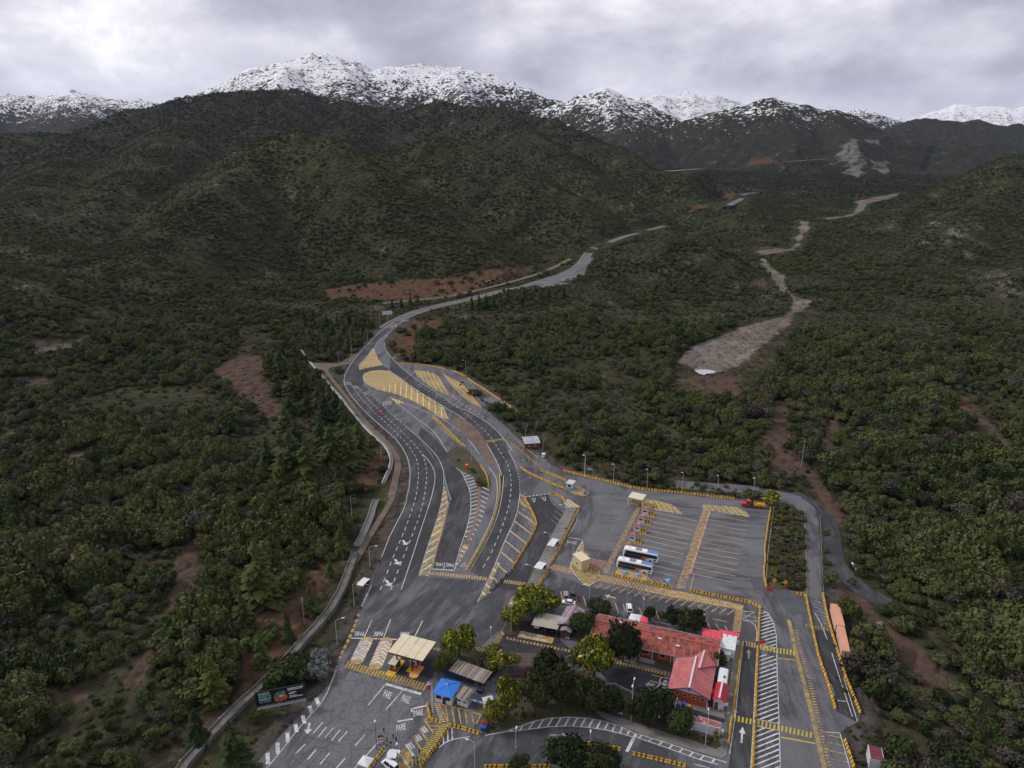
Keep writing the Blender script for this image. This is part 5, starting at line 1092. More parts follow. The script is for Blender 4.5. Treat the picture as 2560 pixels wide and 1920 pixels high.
def scatter_object(name, xyz, scl, rz, vi, protos):
    me = D.meshes.new(name); me.from_pydata([tuple(p) for p in xyz], [], [])
    a = me.attributes.new('sc', 'FLOAT_VECTOR', 'POINT'); a.data.foreach_set('vector', np.asarray(scl, np.float32).ravel())
    a = me.attributes.new('rt', 'FLOAT_VECTOR', 'POINT'); rr = np.zeros((len(xyz), 3), np.float32); rr[:, 2] = rz; a.data.foreach_set('vector', rr.ravel())
    a = me.attributes.new('vi', 'INT', 'POINT'); a.data.foreach_set('value', np.asarray(vi, np.int32))
    o = link(name, me); o['kind'] = 'stuff'
    ng = D.node_groups.new(name, 'GeometryNodeTree'); ng.interface.new_socket('Geometry', in_out='INPUT', socket_type='NodeSocketGeometry'); ng.interface.new_socket('Geometry', in_out='OUTPUT', socket_type='NodeSocketGeometry')
    N = ng.nodes.new; gi = N('NodeGroupInput'); go = N('NodeGroupOutput'); ip = N('GeometryNodeInstanceOnPoints'); jn = N('GeometryNodeJoinGeometry')
    for p in protos:
        oi = N('GeometryNodeObjectInfo'); oi.inputs['Object'].default_value = p; oi.inputs['As Instance'].default_value = True; oi.transform_space = 'ORIGINAL'; ng.links.new(oi.outputs['Geometry'], jn.inputs[0])
    def na(n, t): q = N('GeometryNodeInputNamedAttribute'); q.data_type = t; q.inputs['Name'].default_value = n; return q.outputs['Attribute']
    ip.inputs['Pick Instance'].default_value = True
    ng.links.new(gi.outputs[0], ip.inputs['Points']); ng.links.new(jn.outputs[0], ip.inputs['Instance']); ng.links.new(na('vi', 'INT'), ip.inputs['Instance Index']); ng.links.new(na('rt', 'FLOAT_VECTOR'), ip.inputs['Rotation']); ng.links.new(na('sc', 'FLOAT_VECTOR'), ip.inputs['Scale'])
    ng.links.new(ip.outputs[0], go.inputs[0]); md = o.modifiers.new('scatter', 'NODES'); md.node_group = ng; return o
protos = []
for k in range(NV):
    pr = next(o for o in D.objects if o.name.startswith('crown') and o.data == SHRUB[k]); protos.append(pr)
rp = np.stack([pts[rest, 0], pts[rest, 1], pz[rest] - .2], 1); rs = np.stack([pts[rest, 2], pts[rest, 2], pts[rest, 2] * hs[rest]], 1)
scatter_object('scrub', rp, rs, rot[rest], vidx[rest], protos)
print('scrub points', len(pts))

# --- planted and wild trees one by one
def px_scale(p): return (CAM_H) / (SP + (p[1] - 960) / FPX * CP) / FPX      # metres per full-frame pixel at the ground seen there
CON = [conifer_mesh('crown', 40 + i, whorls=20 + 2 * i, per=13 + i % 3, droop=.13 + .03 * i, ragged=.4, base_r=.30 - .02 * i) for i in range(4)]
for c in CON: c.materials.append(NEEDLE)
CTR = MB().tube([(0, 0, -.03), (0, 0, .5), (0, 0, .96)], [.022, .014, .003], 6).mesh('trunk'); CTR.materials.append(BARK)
def conifer(t, x, y, h, wide=1.0, lab=None, grp=None, name='pine_tree'):
    p = T1(t, x, y); g = gp(p); hh = h / TILE[t][2] * px_scale(p) / CP; z = float(h_at(g[0], g[1]))
    e = empty(name, (*g, z - .2), rng.uniform(0, 6.28), lab, 'tree', grp); e.scale = (hh * wide, hh * wide, hh)
    link('crown', CON[rng.randrange(4)], None, e); link('trunk', CTR, None, e); return e
conifer('K', 1450, 1570, 410, 1.0, 'tallest dark pine on the bare reddish bank beside the concrete channel')
conifer('L', 1690, 760, 290, 1.0, 'drooping dark pine just below the tallest pine on the left bank')
conifer('L', 1580, 1060, 300, .9, 'bright green pine above the channel, behind the yellowing pine')
yc = conifer('L', 1490, 1260, 380, .95, 'yellowing pine leaning over the channel left of the billboard')
ym = yc.children[0]; ym.data = ym.data.copy(); ym.data.materials[0] = OLIVE
conifer('L', 1810, 1000, 270, .8, 'small conical pine on the red bank straight above the billboard'); conifer('L', 1995, 830, 260, .75, 'small conical pine beside the wooden power pole on the red bank')
conifer('L', 2150, 640, 240, .85, 'conical pine just behind the wooden power pole')
conifer('L', 1370, 1540, 300, 1.2, 'dark spreading pine by the lower left end of the channel'); conifer('L', 1640, 1790, 500, 1.0, 'large drooping pine at the bottom edge below the billboard')
conifer('K', 1870, 1180, 190, .9, 'dark pine above the open channel trough, left of the bend'); conifer('K', 1890, 1300, 210, .9, 'second dark pine above the open channel trough'); conifer('K', 1735, 1370, 70, 1.2, 'very small round pine on the reddish bank'); conifer('K', 1825, 1410, 110, 1.0, 'small bushy pine on the reddish bank')
CW = 'pines along the upper left of the track wall'; CWL = 'green pine in the plantation left of the dirt track'
for x, y, h in ((1500, 330, 110), (1560, 340, 140), (1540, 420, 120), (1600, 520, 120), (1620, 430, 140), (1690, 420, 150), (1740, 400, 120), (1700, 520, 130), (1760, 480, 120), (1820, 470, 110), (1800, 560, 150), (1860, 520, 130), (1900, 560, 120), (1640, 330, 100), (1580, 600, 130)): conifer('K', x, y, h * 1.1, 1.3, CWL, CW)
CD = 'dark pines where the bank drops to the bend'; CDL = 'dark broad pine on the bank above the curved channel wall'
for x, y, h in ((1840, 830, 260), (1930, 820, 240), (1990, 760, 200), (1620, 860, 260), (1700, 880, 240), (1560, 780, 170), (1780, 720, 190), (1640, 720, 170), (1480, 800, 150), (1900, 690, 150), (1560, 900, 150)): conifer('K', x, y, h * 1.1, 1.35, CDL, CD)
CF = 'dark pines in the corner of the track and highway'; CFL = 'dark pine in the grove between dirt track and highway bend'
for x, y, h in ((40, 340, 150), (110, 370, 170), (170, 330, 150), (70, 250, 160), (190, 240, 150), (260, 260, 170), (300, 190, 150), (350, 230, 160), (400, 130, 130), (330, 90, 130), (220, 130, 150), (120, 150, 150), (30, 150, 140), (450, 70, 110), (160, 60, 130), (270, 30, 110), (60, 60, 130), (420, 10, 100), (-40, 100, 140), (-90, 200, 150), (-130, 110, 140), (-60, 20, 120), (-150, 10, 120), (-200, 160, 140)): conifer('F', x, y, h, 1.0, CFL, CF)
CR = 'dark trees in a row below the valley road'; CRL = 'tall dark conifer in the row in front of the valley road'
for x, y, h in ((840, 1440, 80), (880, 1445, 95), (920, 1440, 85), (960, 1435, 80), (1000, 1432, 85), (1040, 1430, 78), (1085, 1425, 80), (1130, 1415, 95), (1170, 1415, 70), (1215, 1405, 90), (1265, 1400, 75), (1300, 1395, 70), (1350, 1390, 65), (500, 1425, 60), (540, 1418, 70), (450, 1435, 55), (400, 1440, 50)): conifer('H', x, y, h, 1.1, CRL, CR)

def broad(name, t, x, y, w, h, mat, lab, seed, lumps=16, leaves=900, bloom=0.0, grp=None, trunk=0.28, size=.10):
    """tree or bush with its foot at pixel x,y of tile t, crown w wide and whole plant h tall in tile pixels"""
    p = T1(t, x, y); g = gp(p); k = px_scale(p) / TILE[t][2]; W = w * k / 2 * 1.22; Ht = h * k / CP * .98
    e = empty(name, (*g, float(max(h_at(g[0], g[1]), 0.0))), rng.uniform(0, 6.28), lab, 'tree' if 'tree' in name else 'shrub', grp); e.scale = (W, W, Ht)
    me = crown_mesh('crown', seed, lumps, leaves, .62 - trunk * .3, size, bloom, .68, trunk * .75, .72)
    zz = np.zeros(len(me.vertices) * 3); me.vertices.foreach_get('co', zz); zz = zz.reshape(-1, 3); zz[:, 2] *= 1.0 / zz[:, 2].max(); me.vertices.foreach_set('co', zz.ravel()); me.update()
    link('crown', me, mat, e); tm = trunk_mesh('trunk', seed, .55, .07, 4); link('trunk', tm, BARK, e); return e
broad('acacia_tree', 'B', 420, 425, 300, 215, ACACIA, 'acacia in yellow bloom at the upper left corner of the slatted carport', 1, 18, 2090, 0.3, size=.068)
broad('acacia_tree', 'B', 575, 405, 130, 125, ACACIA, 'smaller acacia in bloom behind the carport, next to the parked grey car', 2, 14, 1520, 0.19, size=.068)
broad('acacia_tree', 'B', 262, 530, 180, 165, ACACIA, 'young acacia with green pole beside it on the small triangular bed', 3, 12, 1330, 0.15, size=.068)
broad('acacia_tree', 'A', 1745, 770, 270, 270, ACACIA, 'yellow green acacia standing right of the cream checkpoint roof', 4, 18, 2090, 0.28, size=.068)
broad('acacia_tree', 'B', 165, 860, 240, 165, ACACIA, 'acacia in bloom left of the dark slatted pergola', 5, 14, 1520, 0.25, size=.068)
broad('acacia_tree', 'B', 230, 1240, 200, 370, ACACIA, 'tall slim acacia with yellow flowers left of the dark tree group', 6, 18, 1900, 0.22, size=.068)
broad('acacia_tree', 'B', 100, 1300, 180, 215, ACACIA, 'acacia in bloom in front of the blue and white awning', 7, 14, 1520, 0.28, size=.068)
broad('acacia_tree', 'B', 905, 960, 330, 370, ACACIA, 'largest acacia, its yellow crown in front of the long red roof', 8, 22, 2660, 0.28, size=.068)
SHD = [('B', 1135, 810, 225, 340, 'broad dark evergreen in front of the middle of the long red roof'), ('B', 560, 970, 200, 260, 'dark evergreen right of the dark slatted pergola'), ('B', 440, 1200, 190, 310, 'dark evergreen with a bare foot nearest the white hatched road'),
       ('B', 660, 1130, 220, 330, 'dark evergreen behind the blue tarpaulin'), ('B', 770, 1160, 200, 260, 'dark evergreen left of the tall lamp with two arms'), ('B', 905, 1180, 190, 230, 'dark evergreen right below the tall lamp with two arms'), ('B', 1030, 1200, 190, 190, 'low dark evergreen by the white railing'),
       ('B', 1290, 1290, 190, 260, 'dark evergreen beside the street lamp on the lower pavement'), ('B', 1420, 1240, 200, 260, 'dark evergreen hiding the left part of the white trailer roof'), ('B', 820, 590, 170, 180, 'dark evergreen between the blue grey hut and the long red roof'), ('B', 950, 425, 150, 110, 'low dark evergreen at the left end of the parking row'),
       ('B', 1345, 480, 90, 115, 'small dark tree by the white and red tent'), ('B', 1530, 530, 110, 170, 'slim dark tree behind the long red roof'), ('B', 1620, 555, 150, 170, 'dark tree behind the long red roof, left of the pair'), ('B', 1715, 560, 140, 160, 'dark tree behind the long red roof, nearest the red awning'),
       ('B', 690, 1659, 270, 250, 'large dark evergreen at the bottom edge in front of the yellow barriers'), ('B', 955, 1700, 230, 230, 'dark evergreen at the bottom edge right of the larger one'), ('B', 330, 1700, 150, 130, 'dark bush at the bottom edge left of the larger trees'), ('B', 1890, 850, 110, 130, 'green bush between the red gable roof and the white cabins'),
       ('N', 1170, 850, 260, 340, 'olive green tree at the right side of the cream checkpoint roof'), ('B', 1580, 1370, 190, 190, 'rounded dark bush in front of the white container')]
for i, (t, x, y, w, h, lab) in enumerate(SHD): broad('evergreen_tree', t, x, y, w * 1.2, h * 1.1, OLIVE if 'olive' in lab else LEAF_DARK, lab, 60 + i, 22, 1500, trunk=.12, size=.075)
broad('shrub', 'B', 1440, 490, 80, 95, OLIVE, 'thin yellowish tree between the two dark trees behind the red roof', 90, 9, 300, trunk=.3); broad('shrub', 'N', 1900, 800, 330, 260, BROWNL, 'reddish brown leafless bush behind the slatted pergola', 91, 12, 700, trunk=.1)
broad('shrub', 'P', 1030, 770, 160, 170, ACACIA, 'small bright green tree at the eaves of the long red roof', 92, 9, 500, trunk=.05); broad('shrub', 'M', 375, 455, 150, 85, ACACIA, 'bright yellow green bush at the corner behind the flatbed truck', 93, 12, 600, .5, trunk=.05); broad('shrub', 'M', 235, 430, 130, 80, LEAF, 'dark bush behind the red truck cab', 94, 10, 500, trunk=.05)
broad('shrub', 'A', 640, 800, 150, 95, GREYL, 'silver grey bush nearest the road above the billboard', 95, 12, 600, trunk=.05); broad('shrub', 'A', 620, 930, 190, 140, GREYL, 'silver grey bush on the verge just above the billboard corner', 96, 12, 600, trunk=.05); broad('shrub', 'A', 420, 960, 330, 190, LEAF_DARK, 'wide dark bush directly behind the billboard', 97, 16, 900, trunk=.05); broad('shrub', 'A', 290, 1000, 200, 120, LEAF_DARK, 'dark bush behind the left end of the billboard', 98, 12, 700, trunk=.05)
broad('shrub', 'A', 130, 1260, 130, 90, OLIVE, 'olive bush under the left end of the billboard', 99, 10, 400, trunk=.05); broad('shrub', 'A', 910, 310, 60, 60, LEAF, 'dark bush at the foot of the roadside lamp', 130, 8, 300, trunk=.05)
broad('shrub', 'E', 1100, 405, 90, 75, OLIVE, 'green bush at the tip of the planted median', 131, 10, 400, trunk=.05); broad('shrub', 'E', 1030, 300, 60, 45, OLIVE, 'low olive bush in the planted median', 132, 8, 300, trunk=.05); broad('shrub', 'E', 905, 195, 40, 25, OLIVE, 'tiny shrub in the gravel of the median', 133, 7, 200, trunk=.05)
broad('shrub', 'B', 1890, 1460, 90, 110, OLIVE, 'small pale green shrub at the right end of the white container', 134, 9, 300, trunk=.05); broad('shrub', 'M', 800, 1050, 110, 100, LEAF, 'shrub right of the exit road, above the containers', 135, 10, 400, trunk=.05); broad('shrub', 'M', 940, 1310, 120, 130, LEAF, 'dark shrub just right of the far orange container', 136, 10, 500, trunk=.05); broad('shrub', 'M', 960, 1060, 70, 60, LEAF, 'shrub where the black track meets the dirt path', 137, 9, 300, trunk=.05); broad('shrub', 'F', 1650, 880, 130, 130, LEAF_DARK, 'dark bush beside the gravel by the frontage road', 138, 10, 500, trunk=.05); broad('shrub', 'F', 1430, 690, 130, 60, OLIVE, 'low olive bush behind the curved yellow barrier', 139, 10, 400, trunk=.05)
BM = [bare_mesh('branches', s) for s in (3, 9)]
for t, x, y, h, lab in (('F', 1895, 1075, 250, 'bare grey tree left of the brown cabin'), ('F', 2055, 1195, 230, 'bare grey tree right of the brown cabin'), ('F', 1990, 1020, 170, 'smaller bare grey tree behind the brown cabin'), ('K', 1615, 760, 240, 'dead grey conifer among the dark pines above the bend'), ('L', 1570, 800, 150, 'bare whitish tree below the drooping pine'), ('B', 650, 760, 200, 'leafless tree in front of the slatted carport'), ('B', 690, 1000, 200, 'leafless tree beside the lane near the blue tarpaulin')):
    p = T1(t, x, y); g = gp(p); hh = h / TILE[t][2] * px_scale(p) / CP * .75; o = link('bare_tree', BM[rng.randrange(2)], GREYBARK, None, (*g, float(max(h_at(*g), 0)))); o.scale = (hh,) * 3; tag(o, lab, 'tree')
# undergrowth on the planted strips
def under(poly, n, s0, s1, seed, name='undergrowth', zoff=0.0):
    r = np.random.default_rng(seed); P = np.array(poly); x = r.uniform(P[:, 0].min(), P[:, 0].max(), n * 3); y = r.uniform(P[:, 1].min(), P[:, 1].max(), n * 3); m = in_poly(x, y, poly); x, y = x[m][:n], y[m][:n]
    return x, y, np.maximum(h_at(x, y), zoff), r.uniform(s0, s1, len(x))
ux = [under(ISLAND, 250, .6, 2.0, 5, zoff=.1), under(BUSHLANE, 60, .6, 1.6, 6), under(VERGE, 90, .25, .8, 7), under(G('B', [(20, 1385), (230, 1335), (450, 1265), (700, 1235), (1000, 1265), (1000, 1150), (480, 1100), (190, 1150)]), 40, .3, .9, 8, zoff=.12), under(G('F', [(1230, 600), (1340, 600), (1480, 760), (1560, 800), (1560, 760), (1500, 690), (1400, 620), (1300, 560)]), 30, .4, 1.2, 9),
      under(G('M', [(750, 640), (790, 640), (800, 900), (830, 980), (800, 1100), (755, 1100)]), 45, .5, 1.5, 10), under(CLEARR, 60, .3, .9, 11), under(G('B', [(1650, 1375), (1870, 1440), (1890, 1480), (1500, 1385), (1240, 1320), (1250, 1290)]), 40, .3, .8, 12, zoff=.12)]
X = np.concatenate([u[0] for u in ux]); Y = np.concatenate([u[1] for u in ux]); Z = np.concatenate([u[2] for u in ux]); S_ = np.concatenate([u[3] for u in ux])
OL2 = [crown_mesh('crown', 300 + i, 9, 300, .55, .15) for i in range(3)]
for i, me in enumerate(OL2): me.materials.append((OLIVE, LEAF, BROWNL)[i])
pr2 = []
for i, (x, y, s) in enumerate(((2080, 480, 2.1), (2200, 620, 2.3), (2150, 850, 2.2))):
    g = G1('D', x, y); e = empty('shrub', (*g, .1), 0, ('olive shrub at the upper end of the strip between bus lot and exit road', 'broad dark shrub halfway along the strip between bus lot and exit road', 'dry brownish shrub in the lower half of the strip between bus lot and exit road')[i], 'shrub'); e.scale = (s,) * 3; pr2.append(link('crown', OL2[i], None, e)); link('trunk', STRUNK, None, e)
scatter_object('undergrowth', np.stack([X, Y, Z - .05], 1), np.stack([S_, S_, S_ * .85], 1), nrng.uniform(0, 6.28, len(X)), nrng.integers(0, 3, len(X)), pr2)
# ------------------------------------------------------------------ builders for made things
WHT = paint('white_panel', (0.62, 0.63, 0.65), 0.5, 0.06, 0.6, dirt=(0.30, 0.27, 0.24), dirt_amt=0.3)
CREAM = paint('cream_sheet', (0.60, 0.53, 0.37), 0.55, 0.06, 0.5, dirt=(0.42, 0.33, 0.20), dirt_amt=0.25); CREAMW = paint('cream_wall', (0.50, 0.43, 0.24), 0.6, 0.08, 0.5)
DARK = paint('dark_metal', (0.03, 0.03, 0.034), 0.5); BLACK = paint('black_rubber', (0.012, 0.012, 0.013), 0.8); GLASS = paint('dark_glass', (0.018, 0.022, 0.028), 0.12, 0.1, spec=0.6)
GREY = paint('galvanised_steel', (0.30, 0.31, 0.32), 0.45, 0.1, metal=0.3); PALEGREY = paint('pale_grey_paint', (0.48, 0.49, 0.50), 0.5); CONCW = paint('rough_concrete', (0.22, 0.21, 0.195), 0.9, 0.25, 0.4, dirt=(0.07, 0.065, 0.055), dirt_amt=0.7)
MAROON = paint('maroon_fascia', (0.10, 0.02, 0.025), 0.5); RED = paint('red_paint', (0.48, 0.03, 0.04), 0.5); REDBRT = paint('bright_red_roof', (0.40, 0.022, 0.035), 0.5, 0.1, 0.7); PINK = paint('red_canvas', (0.62, 0.07, 0.10), 0.7, 0.08); ORANGE = paint('orange_plastic', (0.62, 0.12, 0.02), 0.5)
ORWALL = paint('orange_boards', (0.40, 0.085, 0.022), 0.7, 0.15, 1.0); PKWALL = paint('pinkish_wall', (0.58, 0.50, 0.52), 0.7); BLUE = paint('blue_paint', (0.02, 0.09, 0.42), 0.45); SKYB = paint('sky_blue_panel', (0.10, 0.38, 0.62), 0.5); NAVY = paint('navy_panel', (0.012, 0.035, 0.095), 0.6); BLUETRIM = paint('blue_grey_trim', (0.10, 0.11, 0.22), 0.6)
YELP = paint('yellow_concrete', (0.58, 0.34, 0.025), 0.7, 0.14, 1.2, dirt=(0.25, 0.16, 0.03), dirt_amt=0.45); BLKP = paint('black_stripe', (0.045, 0.040, 0.032), 0.8, 0.3, 2.0); WOOD = paint('weathered_timber', (0.20, 0.165, 0.135), 0.85, 0.3, 2.0); WOODD = paint('dark_timber', (0.085, 0.066, 0.052), 0.85, 0.3, 2.0); SLATC = paint('pale_slats', (0.34, 0.31, 0.25), 0.8, 0.2, 1.0); BROWN = paint('brown_boards', (0.13, 0.045, 0.022), 0.8, 0.2, 1.0)
SALMON = paint('salmon_container', (0.58, 0.29, 0.18), 0.65, 0.10, 0.25, dirt=(0.42, 0.22, 0.14), dirt_amt=0.5); SALMONW = paint('pale_pink_container', (0.62, 0.40, 0.36), 0.65, 0.1, 0.3); RUST = paint('rusty_top', (0.26, 0.065, 0.045), 0.8, 0.35, 0.6, dirt=(0.55, 0.50, 0.48), dirt_amt=0.8); MAROOF = paint('maroon_roof', (0.14, 0.035, 0.045), 0.7, 0.2, 0.5)
GREENS = paint('green_sign', (0.02, 0.22, 0.12), 0.4); YSIGN = paint('yellow_sign', (0.70, 0.36, 0.01), 0.4)
def varied(name, stops, rough=0.7, nscale=0.5, namt=0.5):
    """roof sheets and tiles: each piece its own tone, plus weathering"""
    m, nt, b = new_mat(name); q = NB(nt); P = q.geo(); oi = q.n('ShaderNodeObjectInfo').outputs['Random']
    f = q.math('ADD', q.math('MULTIPLY', oi, 1 - namt), q.math('MULTIPLY', q.noise(P, nscale, 5, 0.7), namt)); q.l(q.ramp(f, stops), b.inputs['Base Color']); b.inputs['Roughness'].default_value = rough; return m
REDTILE = varied('red_roof_tiles', [(0.26, (0.060, 0.040, 0.042)), (0.40, (0.15, 0.052, 0.046)), (0.50, (0.27, 0.070, 0.052)), (0.62, (0.36, 0.092, 0.064)), (0.85, (0.32, 0.12, 0.10))], 0.75, 0.9, 0.80)
REDSHEET = varied('dusty_red_sheets', [(0.2, (0.34, 0.085, 0.090)), (0.5, (0.40, 0.115, 0.115)), (0.8, (0.44, 0.135, 0.13))], 0.6, 0.3, 0.5)
BLUESH = varied('bright_blue_sheets', [(0.2, (0.028, 0.16, 0.60)), (0.8, (0.05, 0.24, 0.74))], 0.45); OLDTIN = varied('rusting_tin', [(0.2, (0.30, 0.13, 0.11)), (0.42, (0.30, 0.17, 0.17)), (0.56, (0.22, 0.23, 0.30)), (0.8, (0.34, 0.36, 0.42))], 0.55, 0.35, 0.6)
SLATW = varied('grey_brown_slats', [(0.15, (0.10, 0.08, 0.068)), (0.5, (0.26, 0.215, 0.18)), (0.85, (0.40, 0.345, 0.29))], 0.85, 1.2, 0.35)

def rect4(t, pts, z):
    """centre, angle and size of a rectangle whose corners (a: start, b: along x, c, d) are seen at height z"""
    a, b, c, d = [np.array(gp(p, z)) for p in T(t, pts)]; ex = ((b - a) + (c - d)) / 2; ey = ((d - a) + (c - b)) / 2
    L, W = np.linalg.norm(ex), np.linalg.norm(ey); rz = math.atan2(ex[1], ex[0]); flip = ex[0] * ey[1] - ex[1] * ey[0]
    return (a + b + c + d) / 4, rz, L, W, (1 if flip > 0 else -1)
def slope_sheets(root, name, mat, L, run, z0, z1, y0, y1, nx, ny, t=.07, gap=.012):
    """a roof slope from (y0,z0) to (y1,z1), laid in nx by ny overlapping sheets along x"""
    dy, dz = y1 - y0, z1 - z0; ln = math.hypot(dy, dz); ang = math.atan2(dz, dy); sx, sy = L / nx, ln / ny
    me = MB().box(-sx / 2 + gap, sx / 2 - gap, -.04, sy + .04, 0, t).box(-sx / 2 + gap, -sx / 2 + gap + .05, -.04, sy + .04, t, t + .05).mesh(name); me.materials.append(mat)
    for i in range(nx):
        for j in range(ny):
            o = link(name, me, None, root); k = (j) / ny; up = .012 * j
            o.location = (-L / 2 + sx * (i + .5), y0 + dy * k, z0 + dz * k + .02 + up * 0); o.rotation_euler = (ang - .012, 0, 0)
def window(root, x, y, z, w, h, axis, out, fm=WHT):
    """framed window on a wall; axis 'x' wall runs along x, out is the outward sign"""
    d = .06 * out
    if axis == 'x': f = MB().box(x - w / 2, x + w / 2, min(y, y + d), max(y, y + d), z, z + h); p = MB().box(x - w / 2 + .1, x + w / 2 - .1, min(y + d, y + d * 1.4), max(y + d, y + d * 1.4), z + .1, z + h - .1)
    else: f = MB().box(min(y, y + d), max(y, y + d), x - w / 2, x + w / 2, z, z + h); p = MB().box(min(y + d, y + d * 1.4), max(y + d, y + d * 1.4), x - w / 2 + .1, x + w / 2 - .1, z + .1, z + h - .1)
    fo = f.build('window', fm, root); p.build('pane', GLASS, fo); return fo
def gable_house(name, label, cat, c, rz, L, W, eave, ridge, oh, wallm, roofm, nx, ny, gablem=None, trim=None, cap=None, wins=(), doors=()):
    """ridge along local x; L, W are the roof's plan"""
    e = empty(name, (c[0], c[1], 0), rz, label, cat); l, w = L / 2 - oh, W / 2 - oh
    MB().box(-l, l, -w, w, 0, eave - .02).build('wall', wallm, e); ez = eave + (ridge - eave) * oh / (W / 2)
    for s in (-1, 1): MB().add([(s * l, -w, eave - .01), (s * l, w, eave - .01), (s * l, 0, ridge - .12 - (ridge - eave) * 0), (s * (l - .2), -w, eave - .01), (s * (l - .2), w, eave - .01), (s * (l - .2), 0, ridge - .12)], [(0, 1, 2), (3, 5, 4), (0, 3, 4, 1), (1, 4, 5, 2), (2, 5, 3, 0)]).build('gable', gablem or wallm, e)
    for s in (-1, 1): slope_sheets(e, 'roof_sheet', roofm, L, W / 2, eave - .0, ridge, s * W / 2, 0, nx, ny)
    if cap: MB().bar((-L / 2, 0, ridge + .1), (L / 2, 0, ridge + .1), .5, .1).build('ridge_cap', cap, e)
    if trim:
        for s in (-1, 1):
            for k in (-1, 1): MB().bar((s * (L / 2 + .04), k * W / 2, eave - .05), (s * (L / 2 + .04), 0, ridge - .05), .08, .3).build('fascia', trim, e)
            MB().bar((-L / 2, s * (W / 2 + .03), eave - .08), (L / 2, s * (W / 2 + .03), eave - .08), .1, .2).build('gutter', trim, e)
    for (side, u, z, ww, hh) in wins:
        if side in 'fb': window(e, u, (-w if side == 'f' else w), z, ww, hh, 'x', -1 if side == 'f' else 1)
        else: window(e, u, (-l if side == 'l' else l), z, ww, hh, 'y', -1 if side == 'l' else 1)
    for (side, u, ww, hh) in doors:
        s = -1 if side in 'fl' else 1
        if side in 'fb': y = s * w; d = MB().box(u - ww / 2, u + ww / 2, min(y, y + s * .07), max(y, y + s * .07), 0.02, hh).build('door', WOODD, e); MB().ball((u + ww * .35, y + s * .1, 1.0), .05).build('handle', GREY, d)
        else: x = s * l; d = MB().box(min(x, x + s * .07), max(x, x + s * .07), u - ww / 2, u + ww / 2, 0.02, hh).build('door', WOODD, e); MB().ball((x + s * .1, u + ww * .35, 1.0), .05).build('handle', GREY, d)
    return e

# ------------------------------------------------------------------ customs buildings
c, rz, L, W, _ = rect4('B', [(935, 622), (1895, 842), (1925, 645), (895, 418)], 3.3)
hall = gable_house('customs_hall', 'long hall under a weathered red tiled roof with orange walls', 'building', c, rz, L, W, 3.3, 5.2, .9, ORWALL, REDTILE, 36, 4, cap=REDTILE, trim=WHT,
                   wins=[('f', -2, 1.1, 2.4, 1.2), ('f', 3, 1.1, 1.6, 1.2), ('f', 8, 1.1, 3.2, 1.2)] + [('b', -14 + 5 * i, 1.1, 2.2, 1.1) for i in range(7)], doors=[('f', 0.9, 1.4, 2.3), ('f', -6, 1.2, 2.2)])
for u in (-6.2, -3.6, .2, 5.4, 10.4): MB().box(u - .09, u + .09, -W / 2 + .05, -W / 2 + .23, 0, 3.25).build('porch_post', WHT, hall)
for u, v in ((-11, 2.2), (-12.5, -2.5), (1.5, -1.6), (6.8, -2.6)):
    zz = 3.3 + 1.9 * (1 - abs(v) / (W / 2)) + .16; MB().box(u - .55, u + .55, v - .3, v + .3, zz, zz + .12).build('skylight', WHT, hall)
for u, v in ((9.5, 1.5), (-9.8, -3.6), (2.6, -1.2)):
    zz = 3.3 + 1.9 * (1 - abs(v) / (W / 2)); MB().cyl(u, v, zz, zz + .9, .14, 8).ball((u, v, zz + 1.0), .26).build('roof_vent', GREY, hall)
c, rz, L, W, _ = rect4('P', [(755, 1270), (880, 772), (1592, 850), (1480, 1445)], 3.4)
wing = gable_house('gabled_wing', 'orange boarded wing with a wide dusty red gabled roof', 'building', c, rz, L, W, 3.4, 5.6, .7, ORWALL, REDSHEET, 9, 5, gablem=WHT, trim=BLUETRIM, cap=PKWALL)
hw_ = W / 2 - .7; lx_ = -(L / 2 - .7)
for u in (-3.0, -.9, 1.3, 3.6): window(wing, -u, lx_, 1.9, 1.15, .8, 'y', -1)
MB().box(lx_ - .09, lx_, -.35, .35, 3.9, 4.8).build('vent_grille', GREY, wing)
for i in range(12): MB().box(lx_ - .05, lx_ - .003, -hw_ + 1e-3, hw_ - 1e-3, .06 + i * .27, .27 + i * .27).build('wall_board', ORWALL, wing)
for s in (-1, 1): MB().box(lx_ - .1, lx_ + .06, s * hw_ - .09, s * hw_ + .09, 0, 3.3).build('corner_post', WHT, wing)
def wpt(t, x, y, z): g = G1(t, x, y, z); return (*g, z)
pA, pL, pR, pS = wpt('P', 1390, 592, 6.0), wpt('P', 1095, 752, 3.9), wpt('P', 1590, 850, 3.9), wpt('P', 1300, 900, 5.75)
inv = Matrix.LocRotScale(Vector(wing.location), wing.rotation_euler, None).inverted()
for tri in ((pL, pS, pA), (pA, pS, pR)):
    v = [inv @ Vector(p) for p in tri]; v2 = [p - Vector((0, 0, .15)) for p in v]; MB().add(v + v2, [(0, 1, 2), (5, 4, 3), (0, 3, 4, 1), (1, 4, 5, 2), (2, 5, 3, 0)]).build('cross_roof', REDSHEET, wing)
MB().bar(inv @ Vector(pA) + Vector((0, 0, .08)), inv @ Vector(pS) + Vector((0, 0, .08)), .4, .1).build('ridge_cap', PKWALL, wing)
c, rz, L, W, _ = rect4('P', [(1520, 1455), (1582, 1168), (1815, 1215), (1755, 1512)], 2.7)
h = gable_house('small_hut', 'small pale pink hut under a bright red gabled roof', 'hut', c, rz, L, W, 2.7, 3.9, .4, PKWALL, REDBRT, 5, 2, cap=PKWALL, doors=[('l', .6, .9, 2.0)])
